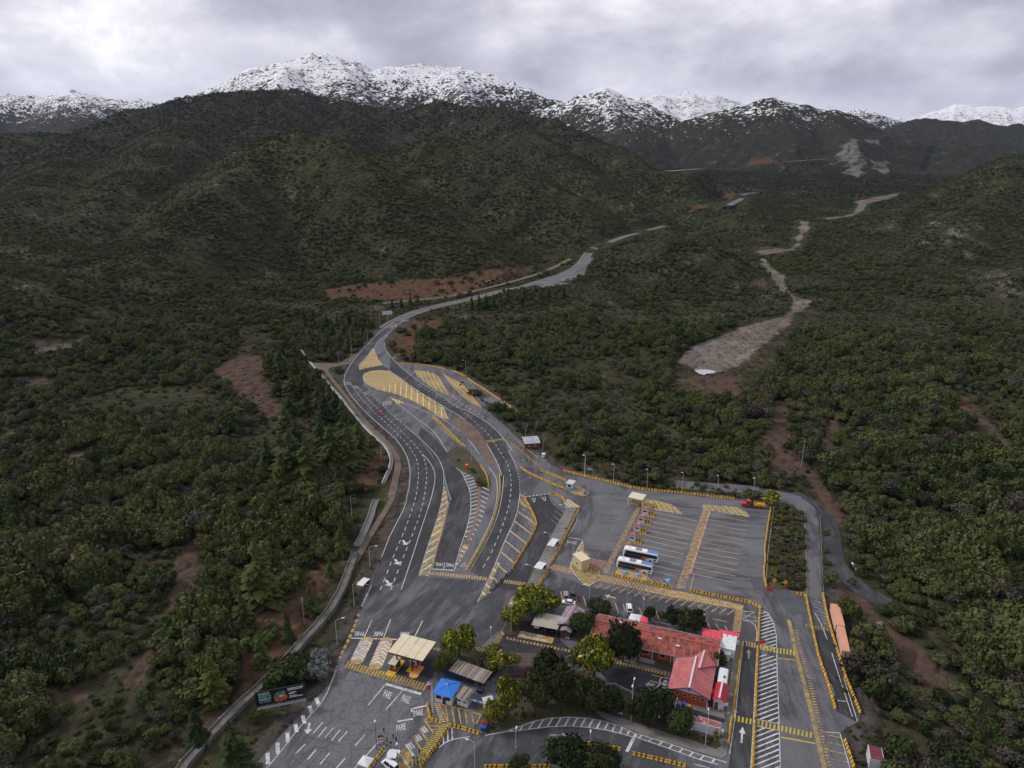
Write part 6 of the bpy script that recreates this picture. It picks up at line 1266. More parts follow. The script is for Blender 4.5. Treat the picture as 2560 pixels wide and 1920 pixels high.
c2 = np.array(G1('P', 1530, 1300, 2.6)); e = MB().box(-1.7, 1.7, -.9, .9, 2.5, 2.6).box(-1.6, -1.5, -.8, -.7, 0, 2.5).box(1.5, 1.6, -.8, -.7, 0, 2.5).build('entrance_awning', REDBRT); e.location = (*c2, 0); e.rotation_euler = (0, 0, rz - R(90)); tag(e, 'little red awning between the gabled wing and the bright red hut', 'awning')
c, rz, L, W, _ = rect4('O', [(1060, 862), (1195, 545), (1565, 570), (1335, 897)], 3.0)
tin = gable_house('tin_roofed_hut', 'hut under a rusting blue grey tin gable beside the slatted carport', 'hut', c, rz, L, W, 3.0, 4.3, .4, WOODD, OLDTIN, 8, 3, cap=OLDTIN, wins=[('f', 1, 1, 1.2, 1)])
c, rz, L, W, _ = rect4('O', [(1100, 945), (1140, 872), (1330, 905), (1290, 985)], 2.6)
gable_house('porch', 'small gabled tin porch in front of the rusting tin hut', 'porch', c, rz, L, W, 2.6, 3.2, .25, WOODD, OLDTIN, 2, 1)
# cream checkpoint roof over the lanes
def canopy(name, label, t, corners, z, n, roofm, fasc, cols, thick=.35, drop=.0, post=GREY, cat='canopy', pr=.16):
    c, rz, L, W, fl = rect4(t, corners, z); e = empty(name, (*c, 0), rz, label, cat)
    for i in range(n): MB().box(-L / 2 + L * i / n + .06, -L / 2 + L * (i + 1) / n - .06, -W / 2, W / 2, z - .1, z).build('roof_panel', roofm, e)
    MB().box(-L / 2 + .05, L / 2 - .05, -W / 2 + .05, W / 2 - .05, z - .1 - thick, z - .102).build('fascia', fasc, e)
    for u, v in cols: MB().box(u * L / 2 - pr, u * L / 2 + pr, v * W / 2 - pr, v * W / 2 + pr, 0, z - .1 - thick).build('post', post, e)
    return e, c, rz, L, W
ck, cc, crz, cL, cW = canopy('checkpoint_roof', 'large cream metal roof spanning the traffic lanes', 'N', [(190, 475), (800, 640), (1050, 312), (470, 165)], 5.6, 4, CREAM, MAROON, [(-.62, -.7), (-.62, .7), (.25, -.7), (.25, .7)], .45, post=MAROON)
MB().box(-.15, .35, -cW / 2 + .3, cW / 2 - .8, 5.602, 5.64).build('roof_walkway', PALEGREY, ck)
MB().box(-.06, .06, cW / 2 - 3, cW / 2 - .2, 5.64, 5.67).build('rust_streak', paint('rust', (0.30, 0.12, 0.03), .8), ck)
def ticket_booth(t, x, y, lab, wm, tm, h=2.5):
    g = G1(t, x, y); e = empty('ticket_booth', (*g, 0), crz, lab, 'booth')
    MB().box(-1, 1, -1.6, 1.6, .15, 1.0).build('lower_wall', tm, e); MB().box(-.95, .95, -1.55, 1.55, 1.0, h).build('upper_wall', wm, e); MB().box(-1.15, 1.15, -1.8, 1.8, h, h + .14).build('roof', wm, e); MB().box(-1.3, 1.3, -3.6, 3.6, 0, .15).build('plinth', YELP, e)
    for s in (-1, 1): w_ = MB().box(min(s * .955, s * .99), max(s * .955, s * .99), -1.2, 1.2, 1.15, 2.1).build('window', DARK, e); MB().box(min(s * .99, s * 1.0), max(s * .99, s * 1.0), -1.1, 1.1, 1.2, 2.05).build('pane', GLASS, w_)
    MB().box(-.7, .7, -1.6, -1.555, 1.15, 2.1).build('pane', GLASS, e); return e
ticket_booth('N', 330, 760, 'maroon and cream ticket booth under the left part of the checkpoint roof', CREAM, MAROON)
ticket_booth('N', 690, 700, 'white ticket booth with red base under the right part of the checkpoint roof', WHT, RED)
g = G1('N', 660, 890); o = MB().cyl(0, 0, 0, .35, 1.35, 18).box(-1.2, 1.2, 0, 4.0, 0, .28).build('lane_divider', ORANGE, None, (*g, 0)); o.rotation_euler = (0, 0, crz); o.data.materials.clear(); o.data.materials.append(paint('pale_orange', (.60, .30, .10), .6)); tag(o, 'round orange nose of the lane divider before the white ticket booth', 'divider')
for x, y, l in ((280, 800, 'white motorcycle left of'),):
    pass
# blue hip-roofed hut
def hip_hut(name, label, t, corners, z, rise, wallm, roofm, oh=.5):
    c, rz, L, W, _ = rect4(t, corners, z); e = empty(name, (*c, 0), rz, label, 'hut'); l, w = L / 2, W / 2
    MB().box(-l + oh, l - oh, -w + oh, w - oh, 0, z - .02).build('wall', wallm, e)
    P4 = [(-l, -w, z), (l, -w, z), (l, w, z), (-l, w, z)]; ap = (0, 0, z + rise)
    for i in range(4):
        a, b = Vector(P4[i]), Vector(P4[(i + 1) % 4]); A = Vector(ap); dn = Vector((0, 0, -.12)); sh = MB().add([a, b, A, a + dn, b + dn, A + dn], [(0, 1, 2), (5, 4, 3), (0, 3, 4, 1)])
        for k in range(1, 10):
            p = a.lerp(b, k / 10); f = 1 - abs(k / 10 - .5) * 2; q = p.lerp(p + (A - (a + b) / 2), f) + Vector((0, 0, .05)); sh.bar(p + Vector((0, 0, .05)), q, .06, .06)
        sh.build('roof_sheet', roofm, e); MB().bar(a + Vector((0, 0, .06)), A + Vector((0, 0, .06)), .14, .1).build('hip_cap', roofm, e)
    return e, l - oh, w - oh
bh, l, w = hip_hut('police_hut', 'white hut with a bright blue ribbed hip roof', 'N', [(985, 1200), (1310, 1282), (1482, 1010), (1115, 930)], 3.0, 1.15, WHT, BLUESH)
MB().cyl(0, 0, 4.1, 4.35, .45, 10, r2=.3).build('roof_vent', GREY, bh)
window(bh, -l + 1.1, -w, 1.3, 1.5, 1.0, 'x', -1, DARK); window(bh, l - 1.2, -w, 1.3, 1.5, 1.0, 'x', -1, DARK); window(bh, 0, l, 1.3, 1.4, 1.0, 'y', 1, DARK); d = MB().box(-.2, .7, -w - .07, -w, .02, 2.1).build('door', DARK, bh); MB().ball((.55, -w - .1, 1), .05).build('handle', GREY, d)
# slatted roofs
def pergola(name, label, t, corners, z, n, mat, along='y', pm=WOODD, sheet=False, cat='pergola', w=.16):
    c, rz, L, W, fl = rect4(t, corners, z); e = empty(name, (*c, 0), rz, label, cat); me = None
    ln, run = (W, L) if along == 'y' else (L, W)
    me = (MB().box(-w / 2, w / 2, -ln / 2, ln / 2, 0, .09) if along == 'y' else MB().box(-ln / 2, ln / 2, -w / 2, w / 2, 0, .09)).mesh('slat'); me.materials.append(mat)
    for i in range(n):
        o = link('slat', me, None, e); u = -run / 2 + run * (i + .5) / n; o.location = (u, rng.uniform(-.06, .06), z + rng.uniform(-.015, .015)) if along == 'y' else (rng.uniform(-.06, .06), u, z + rng.uniform(-.015, .015)); o.rotation_euler = (0, 0, rng.uniform(-.006, .006))
    for v in (-.8, 0, .8):
        (MB().box(-L / 2, L / 2, v * W / 2 - .08, v * W / 2 + .08, z - .2, z - .02) if along == 'y' else MB().box(v * L / 2 - .08, v * L / 2 + .08, -W / 2, W / 2, z - .2, z - .02)).build('beam', pm, e)
    for a in (-.9, 0, .9):
        for b in (-.85, .85): MB().box(a * L / 2 - .09, a * L / 2 + .09, b * W / 2 - .09, b * W / 2 + .09, 0, z - .2).build('post', pm, e)
    return e, c, rz, L, W
pergola('slatted_shelter', 'shelter of uneven grey brown slats behind the blue roofed hut', 'N', [(1290, 850), (1900, 1010), (1975, 850), (1390, 575)], 3.0, 30, SLATW, cat='shelter', w=.27)
cp, _, _, _, _ = pergola('slatted_carport', 'carport of pale slats beside the tin roofed hut', 'O', [(570, 832), (1075, 938), (1135, 690), (755, 630)], 2.9, 30, SLATC, cat='carport', w=.30)
pergola('dark_pergola', 'dark pergola of thin crosswise slats between acacia and evergreen', 'X', [(130, 440), (640, 470), (640, 235), (160, 215)], 3.2, 22, WOODD, 'x', cat='pergola', w=.22)
MB2 = MB
c, rz, L, W, _ = rect4('N', [(1385, 1265), (1600, 1330), (1695, 1140), (1515, 1062)], 2.7)
ki = empty('white_kiosk', (*c, 0), rz, 'white kiosk with grey slatted roof beside the blue roofed hut', 'kiosk'); MB().box(-L / 2 + .2, L / 2 - .2, -W / 2 + .3, W / 2 - .2, 0, 2.6).build('wall', WHT, ki)
for i in range(14): MB().box(-L / 2 + L * i / 14 + .02, -L / 2 + L * (i + 1) / 14 - .04, -W / 2, W / 2, 2.62 + rng.uniform(0, .02), 2.7).build('slat', SLATW, ki)
for u in (-.9, .8): window(ki, u, -W / 2 + .3, 1.3, 1.2, .7, 'x', -1)
c, rz, L, W, _ = rect4('N', [(1605, 1285), (1865, 1345), (1885, 1245), (1690, 1185)], 2.6)
aw = empty('blue_white_awning', (*c, 0), rz, 'flat dark awning edged in blue and white panels', 'awning'); MB().box(-L / 2, L / 2, -W / 2, W / 2, 2.5, 2.6).build('roof_panel', DARK, aw)
for i in range(4): MB().box(-L / 2 + L * i / 4 + .005, -L / 2 + L * (i + 1) / 4 - .005, -W / 2 - .05, -W / 2 - .003, 2.0, 2.62).build('edge_panel', (SKYB, WHT, SKYB, WHT)[i], aw)
for a in (-.95, .95):
    for b in (-.85, .85): MB().box(a * L / 2 - .05, a * L / 2 + .05, b * W / 2 - .05, b * W / 2 + .05, 0, 2.5).build('post', GREY, aw)
c, rz, L, W, _ = rect4('N', [(1850, 1500), (2050, 1440), (2040, 1235), (1885, 1255)], 2.8)
o = MB().box(-L / 2, L / 2, -W / 2, W / 2, .5, 2.8).box(-L / 2 + .1, L / 2 - .1, -W / 2 + .1, W / 2 - .1, 0.1, .5).build('site_cabin', PALEGREY, None, (*c, 0)); o.rotation_euler = (0, 0, rz); tag(o, 'pale grey site cabin half hidden by the acacia beside the awning', 'cabin')
for (x0, y0, x1, y1) in ((1195, 900, 1360, 950), (1360, 950, 1505, 1000), (1540, 1000, 1700, 1040), (1760, 1060, 1880, 1080)):
    a, b = G1('N', x0, y0), G1('N', x1, y1); m_ = ((a[0] + b[0]) / 2, (a[1] + b[1]) / 2); ln = math.dist(a, b); o = MB().box(-ln / 2, ln / 2, -.05, .05, .1, 2.0).box(-ln / 2 - .05, -ln / 2, -.06, .06, 0, 2.1).box(ln / 2, ln / 2 + .05, -.06, .06, 0, 2.1).build('panel_screen', NAVY, None, (*m_, 0)); o.rotation_euler = (0, 0, math.atan2(b[1] - a[1], b[0] - a[0])); tag(o, 'navy blue panel screen under the edge of the slatted shelter', 'screen', 'navy screens around the slatted shelter')
# boxy cabins, containers and trailers
def container(name, label, t, corners, z, wallm, topm, cat='container', ribs=14, rim=WHT):
    c, rz, L, W, fl = rect4(t, corners, z); e = empty(name, (*c, 0), rz, label, cat); MB().box(-L / 2 + .06, L / 2 - .06, -W / 2 + .06, W / 2 - .06, .12, z - .06).build('body', wallm, e)
    MB().box(-L / 2 + .1, L / 2 - .1, -W / 2 + .1, W / 2 - .1, z - .055, z - .01).build('top', topm, e)
    mb = MB()
    for i in range(ribs):
        u = -L / 2 + .2 + (L - .4) * i / (ribs - 1)
        for s in (-1, 1): mb.box(u - .05, u + .05, s * (W / 2 - .045) - .02, s * (W / 2 - .045) + .02, .2, z - .2)
    mb.build('side_ribs', wallm, e)
    fr = MB()
    for s in (-1, 1):
        fr.bar((-L / 2, s * (W / 2 - .05), z - .05), (L / 2, s * (W / 2 - .05), z - .05), .1); fr.bar((-L / 2, s * (W / 2 - .05), .1), (L / 2, s * (W / 2 - .05), .1), .1)
        for k in (-1, 1): fr.bar((k * (L / 2 - .05), s * (W / 2 - .05), 0), (k * (L / 2 - .05), s * (W / 2 - .05), z), .1)
    fr.build('frame', rim or wallm, e)
    d = MB().box(L / 2 - .055, L / 2 - .01, -W / 2 + .15, -.02, .2, z - .15).box(L / 2 - .055, L / 2 - .01, .02, W / 2 - .15, .2, z - .15).build('door', wallm, e); MB().cyl(L / 2 + .02, -.25, .3, z - .3, .025, 6).cyl(L / 2 + .02, .25, .3, z - .3, .025, 6).build('lock_rod', GREY, d)
    return e
container('shipping_container', 'farther salmon orange container standing along the exit road barrier', 'U', [(66, 113), (122, 331), (205, 330), (150, 117)], 2.7, SALMONW, SALMON, rim=SALMON)
container('shipping_container', 'nearer salmon orange container with dark end, along the exit road barrier', 'U', [(123, 336), (196, 590), (245, 575), (207, 334)], 2.7, SALMONW, SALMON, rim=SALMON)
container('office_container', 'small white cabin with a brownish red roof beside the orange wing', 'P', [(718, 1512), (775, 1368), (925, 1398), (872, 1600)], 2.7, WHT, MAROOF, 'cabin')
container('office_container', 'long white container with rust stained top at the lower edge of the compound', 'Q', [(705, 1000), (1112, 1112), (1142, 1018), (728, 893)], 2.8, WHT, RUST)
container('office_container', 'shorter white container with rusty top left of the long one', 'Q', [(545, 985), (690, 1000), (712, 900), (565, 905)], 2.7, WHT, RUST, ribs=6)
container('white_cabin', 'white cabin with dark red roof alone on bare ground at the lower right', 'U', [(455, 1660), (447, 1515), (556, 1522), (600, 1660)], 3.0, WHT, MAROOF, 'cabin', 10)
wc = container('ribbed_cabin', 'white ribbed roof cabin beside the red canvas awnings', 'P', [(1682, 560), (1718, 318), (1952, 348), (1912, 590)], 3.0, WHT, WHT, 'cabin', 8)
c, rz, L, W, _ = rect4('P', [(1682, 560), (1718, 318), (1952, 348), (1912, 590)], 3.0)
for i in range(6): MB().box(-L / 2 + L * i / 6 + .03, -L / 2 + L * (i + 1) / 6 - .05, -W / 2 - .1, W / 2 + .1, 3.0, 3.08).build('roof_panel', WHT, wc)
container('white_cabinet', 'small white cabinet with a dark slot against the ribbed cabin', 'P', [(1695, 650), (1715, 560), (1848, 588), (1838, 680)], 2.3, WHT, WHT, 'cabinet', 4)
def box_trailer():
    c, rz, L, W, _ = rect4('P', [(1612, 1120), (1650, 890), (1815, 905), (1785, 1165)], 3.1); e = empty('white_trailer', (*c, 0), rz, 'white box trailer with rounded roof between gabled wing and roadside barrier', 'trailer')
    sec = [(-W / 2, .7), (W / 2, .7), (W / 2, 2.7), (W / 2 - .25, 3.0), (0, 3.1), (-W / 2 + .25, 3.0), (-W / 2, 2.7)]; n = len(sec)
    MB().add([(x, y, z) for x in (-L / 2, L / 2) for y, z in sec], [tuple(range(n)), tuple(range(2 * n - 1, n - 1, -1))] + [(i, n + i, n + (i + 1) % n, (i + 1) % n) for i in range(n)]).build('body', WHT, e)
    MB().box(-L / 2 - .03, -L / 2 + .9, -W / 2 - .02, W / 2 + .02, 1.2, 2.5).build('blue_band', BLUE, e); MB().box(-.6, -.2, -.7, -.1, 3.05, 3.16).box(-1.2, -.8, -.7, -.1, 3.05, 3.16).build('roof_slot', DARK, e)
    for s in (-1, 1):
        for u in (-L * .3, -L * .18, L * .32): MB().tube([(u, s * (W / 2 - .3), .5), (u, s * (W / 2 - .02), .5)], .5, 12).build('wheel', BLACK, e)
box_trailer()
# canvas awnings and tents
def awning(name, label, t, corners, z, mat, peak=0.0, cat='awning', post=WHT):
    P = [np.array(gp(p, z)) for p in T(t, corners)]; c = sum(P) / 4; e = empty(name, (*c, 0), 0, label, cat); v = [(*(p - c), z) for p in P]
    n = 6; vs = []; fs = []
    for i in range(n + 1):
        for j in range(n + 1):
            u, w = i / n, j / n; p = (P[0] * (1 - u) + P[1] * u) * (1 - w) + (P[3] * (1 - u) + P[2] * u) * w - c; zz = z + peak * (1 - max(abs(u - .5), abs(w - .5)) * 2) - .10 * math.sin(u * math.pi * 3) ** 2 * (0 if peak else 1); vs.append((*p, zz))
    for i in range(n):
        for j in range(n): fs.append((i * (n + 1) + j, (i + 1) * (n + 1) + j, (i + 1) * (n + 1) + j + 1, i * (n + 1) + j + 1))
    MB().add(vs, fs).build('canvas', mat, e)
    val = MB()
    for a, b in zip(v, v[1:] + v[:1]): val.add([a, b, (b[0], b[1], z - .3), (a[0], a[1], z - .3)], [(0, 1, 2, 3)])
    val.build('valance', mat, e)
    for p in v: MB().cyl(p[0] * .97, p[1] * .97, 0, z - .02, .05, 6).build('pole', post, e)
    return e
awning('canvas_awning', 'wide red canvas awning at the right end of the long red roof', 'P', [(1345, 332), (1692, 412), (1665, 255), (1368, 203)], 3.0, PINK); awning('canvas_awning', 'narrow red canvas awning in front of the ribbed white cabin', 'P', [(1690, 345), (1986, 372), (1992, 296), (1655, 222)], 3.1, PINK)
awning('canvas_tent', 'white canvas tent behind the long red roof', 'B', [(1183, 470), (1270, 492), (1292, 440), (1205, 424)], 2.9, WHT, .5, 'tent'); awning('canvas_tent', 'red canvas tent joined to the white one behind the long red roof', 'B', [(1274, 492), (1336, 502), (1342, 462), (1296, 441)], 2.8, PINK, .4, 'tent')
awning('white_gazebo', 'white square gazebo by the yellow barriers at the lower edge', 'R', [(105, 1270), (330, 1352), (465, 1155), (245, 1085)], 2.7, WHT, .7, 'gazebo')
awning('blue_tarpaulin', 'blue tarpaulin stretched among the dark evergreens', 'X', [(690, 690), (790, 670), (770, 600), (690, 600)], 2.0, SKYB, .3, 'tarpaulin')
# lot huts, booths and shelters
def lot_dir(): a, b = np.array(G1('D', 1010, 418)), np.array(G1('D', 1395, 485)); return math.atan2(b[1] - a[1], b[0] - a[0])
LOT = lot_dir()
def lot_booth(i, x, y):
    nl = np.array(G1('S', x, y)); d = np.array((math.cos(LOT), math.sin(LOT))); n = np.array((-d[1], d[0])); w, dp, h = 2.25, 2.0, 2.65; c = nl + d * w / 2 + n * dp / 2
    e = empty('control_booth', (*c, 0), LOT, ('first', 'second', 'third', 'fourth', 'fifth')[i] + ' white control booth with red roof from the cream canopy down the bus lot', 'booth', 'white control booths in the bus lot')
    MB().box(-w / 2, w / 2, -dp / 2, dp / 2, 0, h).build('wall', WHT, e); MB().box(-w / 2 - .15, w / 2 + .15, -dp / 2 - .15, dp / 2 + .15, h, h + .14).build('roof', paint('brick_roof', (.30, .085, .06), .7, .25, 1.2), e); MB().box(.1, .6, .1, .6, h + .14, h + .45).build('roof_box', CREAM, e)
    window(e, 0, -dp / 2, 1.35, 1.7, .75, 'x', -1, PALEGREY); window(e, 0, w / 2, 1.35, 1.2, .75, 'y', 1, PALEGREY)
    d_ = MB().box(-.45, .45, dp / 2, dp / 2 + .05, .02, 2.0).build('door', PALEGREY, e); MB().ball((.3, dp / 2 + .08, 1), .05).build('handle', DARK, d_)
for i, (x, y) in enumerate(((512, 528), (443, 672), (372, 820), (288, 988), (207, 1160))): lot_booth(i, x, y)
ic, c, rz, L, W = canopy('inspection_canopy', 'cream inspection canopy at the top of the bus lot walkway', 'D', [(862, 292), (978, 322), (991, 270), (876, 250)], 4.0, 1, CREAM, CREAMW, [(-.93, -.9), (.93, -.9), (-.93, .9), (.93, .9)], .25, post=CREAM)
MB().box(-L / 2 + .3, L / 2 - .3, W / 2 - .25, W / 2 - .12, 0, 3.6).build('back_wall', CREAMW, ic); MB().box(L / 2 - .28, L / 2 - .15, -W / 2 + .3, W / 2 - .3, 0, 3.6).build('side_wall', CREAMW, ic)
c, rz, L, W, _ = rect4('D', [(462, 808), (541, 782), (500, 718), (437, 736)], 4.2)
ch = empty('cream_hut', (*c, 0), rz, 'plain cream box hut on the triangular yellow island', 'hut'); MB().box(-L / 2 + .2, L / 2 - .2, -W / 2 + .2, W / 2 - .2, .12, 4.1).build('wall', CREAMW, ch); MB().box(-L / 2, L / 2, -W / 2, W / 2, 4.1, 4.22).build('roof', CREAM, ch); d = MB().box(-.5, .5, W / 2 - .2, W / 2 - .14, .15, 2.2).build('door', CREAM, ch); MB().ball((.35, W / 2 - .1, 1.1), .05).build('handle', DARK, d); window(ch, 0, -L / 2 + .2, 1.6, 1.2, .8, 'y', -1, CREAM)
def shelter(label, t, corners, z=2.7):
    c, rz, L, W, _ = rect4(t, corners, z); e = empty('bus_shelter', (*c, 0), rz, label, 'shelter', 'white roofed shelters'); vs = []; n = 6
    for i in range(n + 1): y = -W / 2 + W * i / n; vs += [(-L / 2, y, z + .22 * math.sin(math.pi * i / n)), (L / 2, y, z + .22 * math.sin(math.pi * i / n))]
    k = len(vs); vs += [(x, y, zz - .06) for x, y, zz in vs]; MB().add(vs, [(2 * i, 2 * i + 1, 2 * i + 3, 2 * i + 2) for i in range(n)] + [(k + 2 * i, k + 2 * i + 2, k + 2 * i + 3, k + 2 * i + 1) for i in range(n)]).build('roof', WHT, e)
    for a in (-.85, .85):
        for b in (-.75, .75): MB().cyl(a * L / 2, b * W / 2, 0, z + .05, .05, 6).build('post', GREY, e)
    MB().box(-L * .35, L * .35, W / 2 - .5, W / 2 - .1, .42, .48).build('bench', WOOD, e); MB().box(-L * .42, L * .42, W / 2 - .06, W / 2 - .03, .3, 2.2).build('back_panel', GLASS, e)
shelter('upper white bus shelter on the narrow pavement beside the exit lane', 'E', [(1735, 970), (1800, 985), (1820, 915), (1765, 900)]); shelter('lower white bus shelter on the narrow pavement beside the exit lane', 'E', [(1612, 1175), (1690, 1198), (1706, 1132), (1640, 1115)]); shelter('white roofed shelter on the left verge of the highway', 'A', [(945, 195), (1000, 215), (1018, 145), (972, 140)])
c, rz, L, W, _ = rect4('E', [(1903, 398), (1965, 412), (1988, 375), (1918, 362)], 3.2)
gb = empty('guard_booth', (*c, 0), rz, 'white and blue guard booth on the rounded yellow island', 'booth'); MB().box(-L / 2 + .3, L / 2 - .3, -W / 2 + .3, W / 2 - .3, .15, 1.2).build('lower_wall', SKYB, gb); MB().box(-L / 2 + .32, L / 2 - .32, -W / 2 + .32, W / 2 - .32, 1.2, 3.1).build('upper_wall', WHT, gb); MB().box(-L / 2, L / 2, -W / 2, W / 2, 3.1, 3.26).build('roof', PALEGREY, gb)
window(gb, 0, -W / 2 + .32, 1.5, 1.6, 1.1, 'x', -1, PALEGREY); window(gb, 0, L / 2 - .32, 1.5, 1.2, 1.1, 'y', 1, PALEGREY); window(gb, 0, -L / 2 + .32, 1.5, 1.2, 1.1, 'y', -1, PALEGREY)
c, rz, L, W, _ = rect4('F', [(1870, 1128), (2015, 1128), (2018, 1068), (1868, 1085)], 3.0)
cb = gable_house('roadside_cabin', 'reddish brown timber cabin with a silver tin roof', 'cabin', c, rz, L, W * 1.3, 2.8, 3.5, .5, BROWN, varied('silver_tin', [(.2, (.26, .28, .32)), (.8, (.42, .44, .48))], .4), 6, 2, wins=[('f', -1.6, 1.0, 1.0, .9), ('f', 1.4, 1.0, 1.0, .9), ('r', 0, 1.0, .9, .8)], doors=[('f', 0, .9, 2.0)])
# hall forecourt bits
g = G1('P', 395, 790); o = MB().box(-2.2, 2.2, -.8, .8, 0, .5).box(-2.0, 2.0, -.6, .6, .5, .62).build('planter', CONCW, None, (*g, 0)); o.rotation_euler = (0, 0, LOT); tag(o, 'low concrete planter in front of the hall entrance', 'planter')
# ------------------------------------------------------------------ vehicles
def car_paint(name, col): return paint(name, col, 0.25, 0.05, 0.8, spec=0.5)
def loft(sections, cap=True):
    """sections: list of (x, [(y, z)...]) with equal counts, mirrored in y"""
    mb = MB(); n = None; vs = []
    for x, prof in sections:
        ring = [(x, y, z) for y, z in prof] + [(x, -y, z) for y, z in reversed(prof)]; n = len(ring); vs += ring
    fs = []
    for i in range(len(sections) - 1):
        for k in range(n): k2 = (k + 1) % n; fs.append((i * n + k, i * n + k2, (i + 1) * n + k2, (i + 1) * n + k))
    fs += [tuple(range(n))[::-1], tuple((len(sections) - 1) * n + k for k in range(n))]
    return mb.add(vs, fs)
def wheels(e, xs, half, r, w=.22, name='wheel'):
    for x in xs:
        for s in (-1, 1):
            wh = MB().tube([(x, s * (half - w), r), (x, s * half, r)], r, 14).build(name, BLACK, e); MB().tube([(x, s * (half - .01), r), (x, s * (half + .02), r)], r * .55, 10).build('rim', GREY, wh)
def car(label, x, y, rz, mat, kind='sedan', z=0.0, name='parked_car', cat='car', group=None):
    e = empty(name, (x, y, z), rz, label, cat, group); H = {'sedan': 1.45, 'suv': 1.72, 'pickup': 1.75, 'hatch': 1.5, 'van': 2.1}[kind]; L = {'sedan': 4.5, 'suv': 4.6, 'pickup': 5.2, 'hatch': 4.0, 'van': 5.0}[kind]; hb = .92 if kind != 'pickup' else 1.05; w = .90; l = L / 2
    bz = .98 if kind in ('suv', 'pickup', 'van') else .86
    body = [(-l, [(w * .8, .35), (w * .84, .6), (w * .78, bz - .06)]), (-l + .25, [(w * .95, .28), (w, .6), (w * .93, bz)]), (-l + 1.0, [(w, .25), (w * 1.01, .6), (w * .95, bz + .02)]), (l - 1.3, [(w, .25), (w * 1.01, .6), (w * .95, bz)]), (l - .35, [(w * .95, .28), (w * .97, .55), (w * .86, bz - .12)]), (l, [(w * .75, .35), (w * .78, .52), (w * .70, bz - .24)])]
    loft(body).build('body', mat, e, smooth=False)
    x0, x1 = {'sedan': (-l + .55, l - 1.15), 'suv': (-l + .15, l - 1.2), 'hatch': (-l + .2, l - 1.0), 'van': (-l + .1, l - .75), 'pickup': (-.55, l - 1.25)}[kind]
    a, b = x0 + (.55 if kind == 'sedan' else .3), x1 - .75
    loft([(x0, [(w * .86, bz - .03), (w * .84, bz)]), (a, [(w * .88, bz - .03), (w * .70, H - .06)]), (b, [(w * .88, bz - .03), (w * .70, H - .06)]), (x1, [(w * .86, bz - .03), (w * .82, bz)])]).build('glasshouse', GLASS, e)
    loft([(a - .04, [(w * .72, H - .075), (w * .66, H - .01)]), (a + .2, [(w * .73, H - .08), (w * .66, H + .015)]), (b - .2, [(w * .73, H - .08), (w * .66, H + .015)]), (b + .04, [(w * .72, H - .075), (w * .66, H - .01)])]).build('roof', mat, e)
    for s in (-1, 1):
        for u, v in ((a, x0), (b, x1)): MB().bar((u, s * w * .71, H - .06), (v, s * w * .85, bz), .09, .06).build('pillar', mat, e)
        MB().bar(((a + b) / 2, s * w * .72, H - .07), ((a + b) / 2, s * w * .89, bz), .1, .05).build('pillar', mat, e)
        MB().box(l - .30, l - .06, s * w * .62 - .14, s * w * .62 + .14, bz - .34, bz - .2).build('headlight', WHT, e); MB().box(-l - .012, -l + .12, s * w * .66 - .12, s * w * .66 + .12, bz - .3, bz - .12).build('tail_light', RED, e); MB().box(x1 - .45, x1 - .28, s * (w + .12) - .09, s * (w + .12) + .09, bz, bz + .14).build('mirror', mat, e)
    wheels(e, (-l + .85, l - .85), w + .01, .33 if kind in ('sedan', 'hatch') else .38)
    if kind == 'pickup': MB().box(-l + .25, -.6, -w * .8, w * .8, bz + .02, bz + .04).build('bed_floor', DARK, e); MB().box(-l + .1, -.6, w * .86, w * .96, bz, bz + .22).box(-l + .1, -.6, -w * .96, -w * .86, bz, bz + .22).box(-l + .1, -l + .2, -w * .86, w * .86, bz, bz + .22).build('bed_side', mat, e)
    return e
def on(t, x0, y0, x1, y1):
    """position and heading of a vehicle seen from tail (x0,y0) to nose (x1,y1)"""
    a, b = np.array(G1(t, x0, y0)), np.array(G1(t, x1, y1)); return ((a + b) / 2)[0], ((a + b) / 2)[1], math.atan2(b[1] - a[1], b[0] - a[0])
SILV = car_paint('grey_car_paint', (.22, .22, .24)); BLKC = car_paint('black_car_paint', (.018, .019, .022)); NAVC = car_paint('navy_car_paint', (.03, .045, .085)); WHC = car_paint('white_car_paint', (.68, .68, .69)); REDC = car_paint('red_car_paint', (.36, .03, .035)); DGR = car_paint('slate_car_paint', (.20, .22, .26))
car('grey car parked first in the row behind the carport', *on('O', 1215, 425, 1200, 300), SILV, 'suv'); car('black pickup parked right of the grey car', *on('O', 1345, 455, 1325, 305), BLKC, 'pickup'); car('dark navy car parked beside the low evergreen', *on('O', 1910, 535, 1885, 430), NAVC, 'sedan'); car('white sport utility car parked beside the white and red tent', *on('B', 1195, 425, 1185, 365), WHC, 'suv')
car('dark red car driving on the left carriageway of the junction', *on('F', 555, 855, 582, 885), REDC, 'hatch', name='moving_car'); car('white car whose nose shows under the slatted carport', *on('O', 735, 790, 705, 900), WHC, 'sedan'); car('dark car parked deeper under the slatted carport', *on('O', 930, 870, 990, 965), BLKC, 'sedan'); car('white car squeezed between the tin roofed hut and parking row', *on('O', 1320, 490, 1180, 470), WHC, 'sedan')
car('slate grey car parked in the dark yard by the evergreens', *on('P', 510, 1290, 460, 1250), DGR, 'hatch'); car('red car parked in the dark yard below the slate grey one', *on('P', 400, 1390, 345, 1360), REDC, 'hatch'); car('white car parked under the evergreens left of the small cabin', *on('B', 1400, 1235, 1355, 1215), WHC, 'suv'); car('white van with a dish at the painted yellow pad', *on('R', 880, 1400, 760, 1310), WHC, 'van', name='parked_van', cat='van'); car('white car beside the painted yellow pad', *on('R', 890, 1220, 930, 1120), WHC, 'sedan')
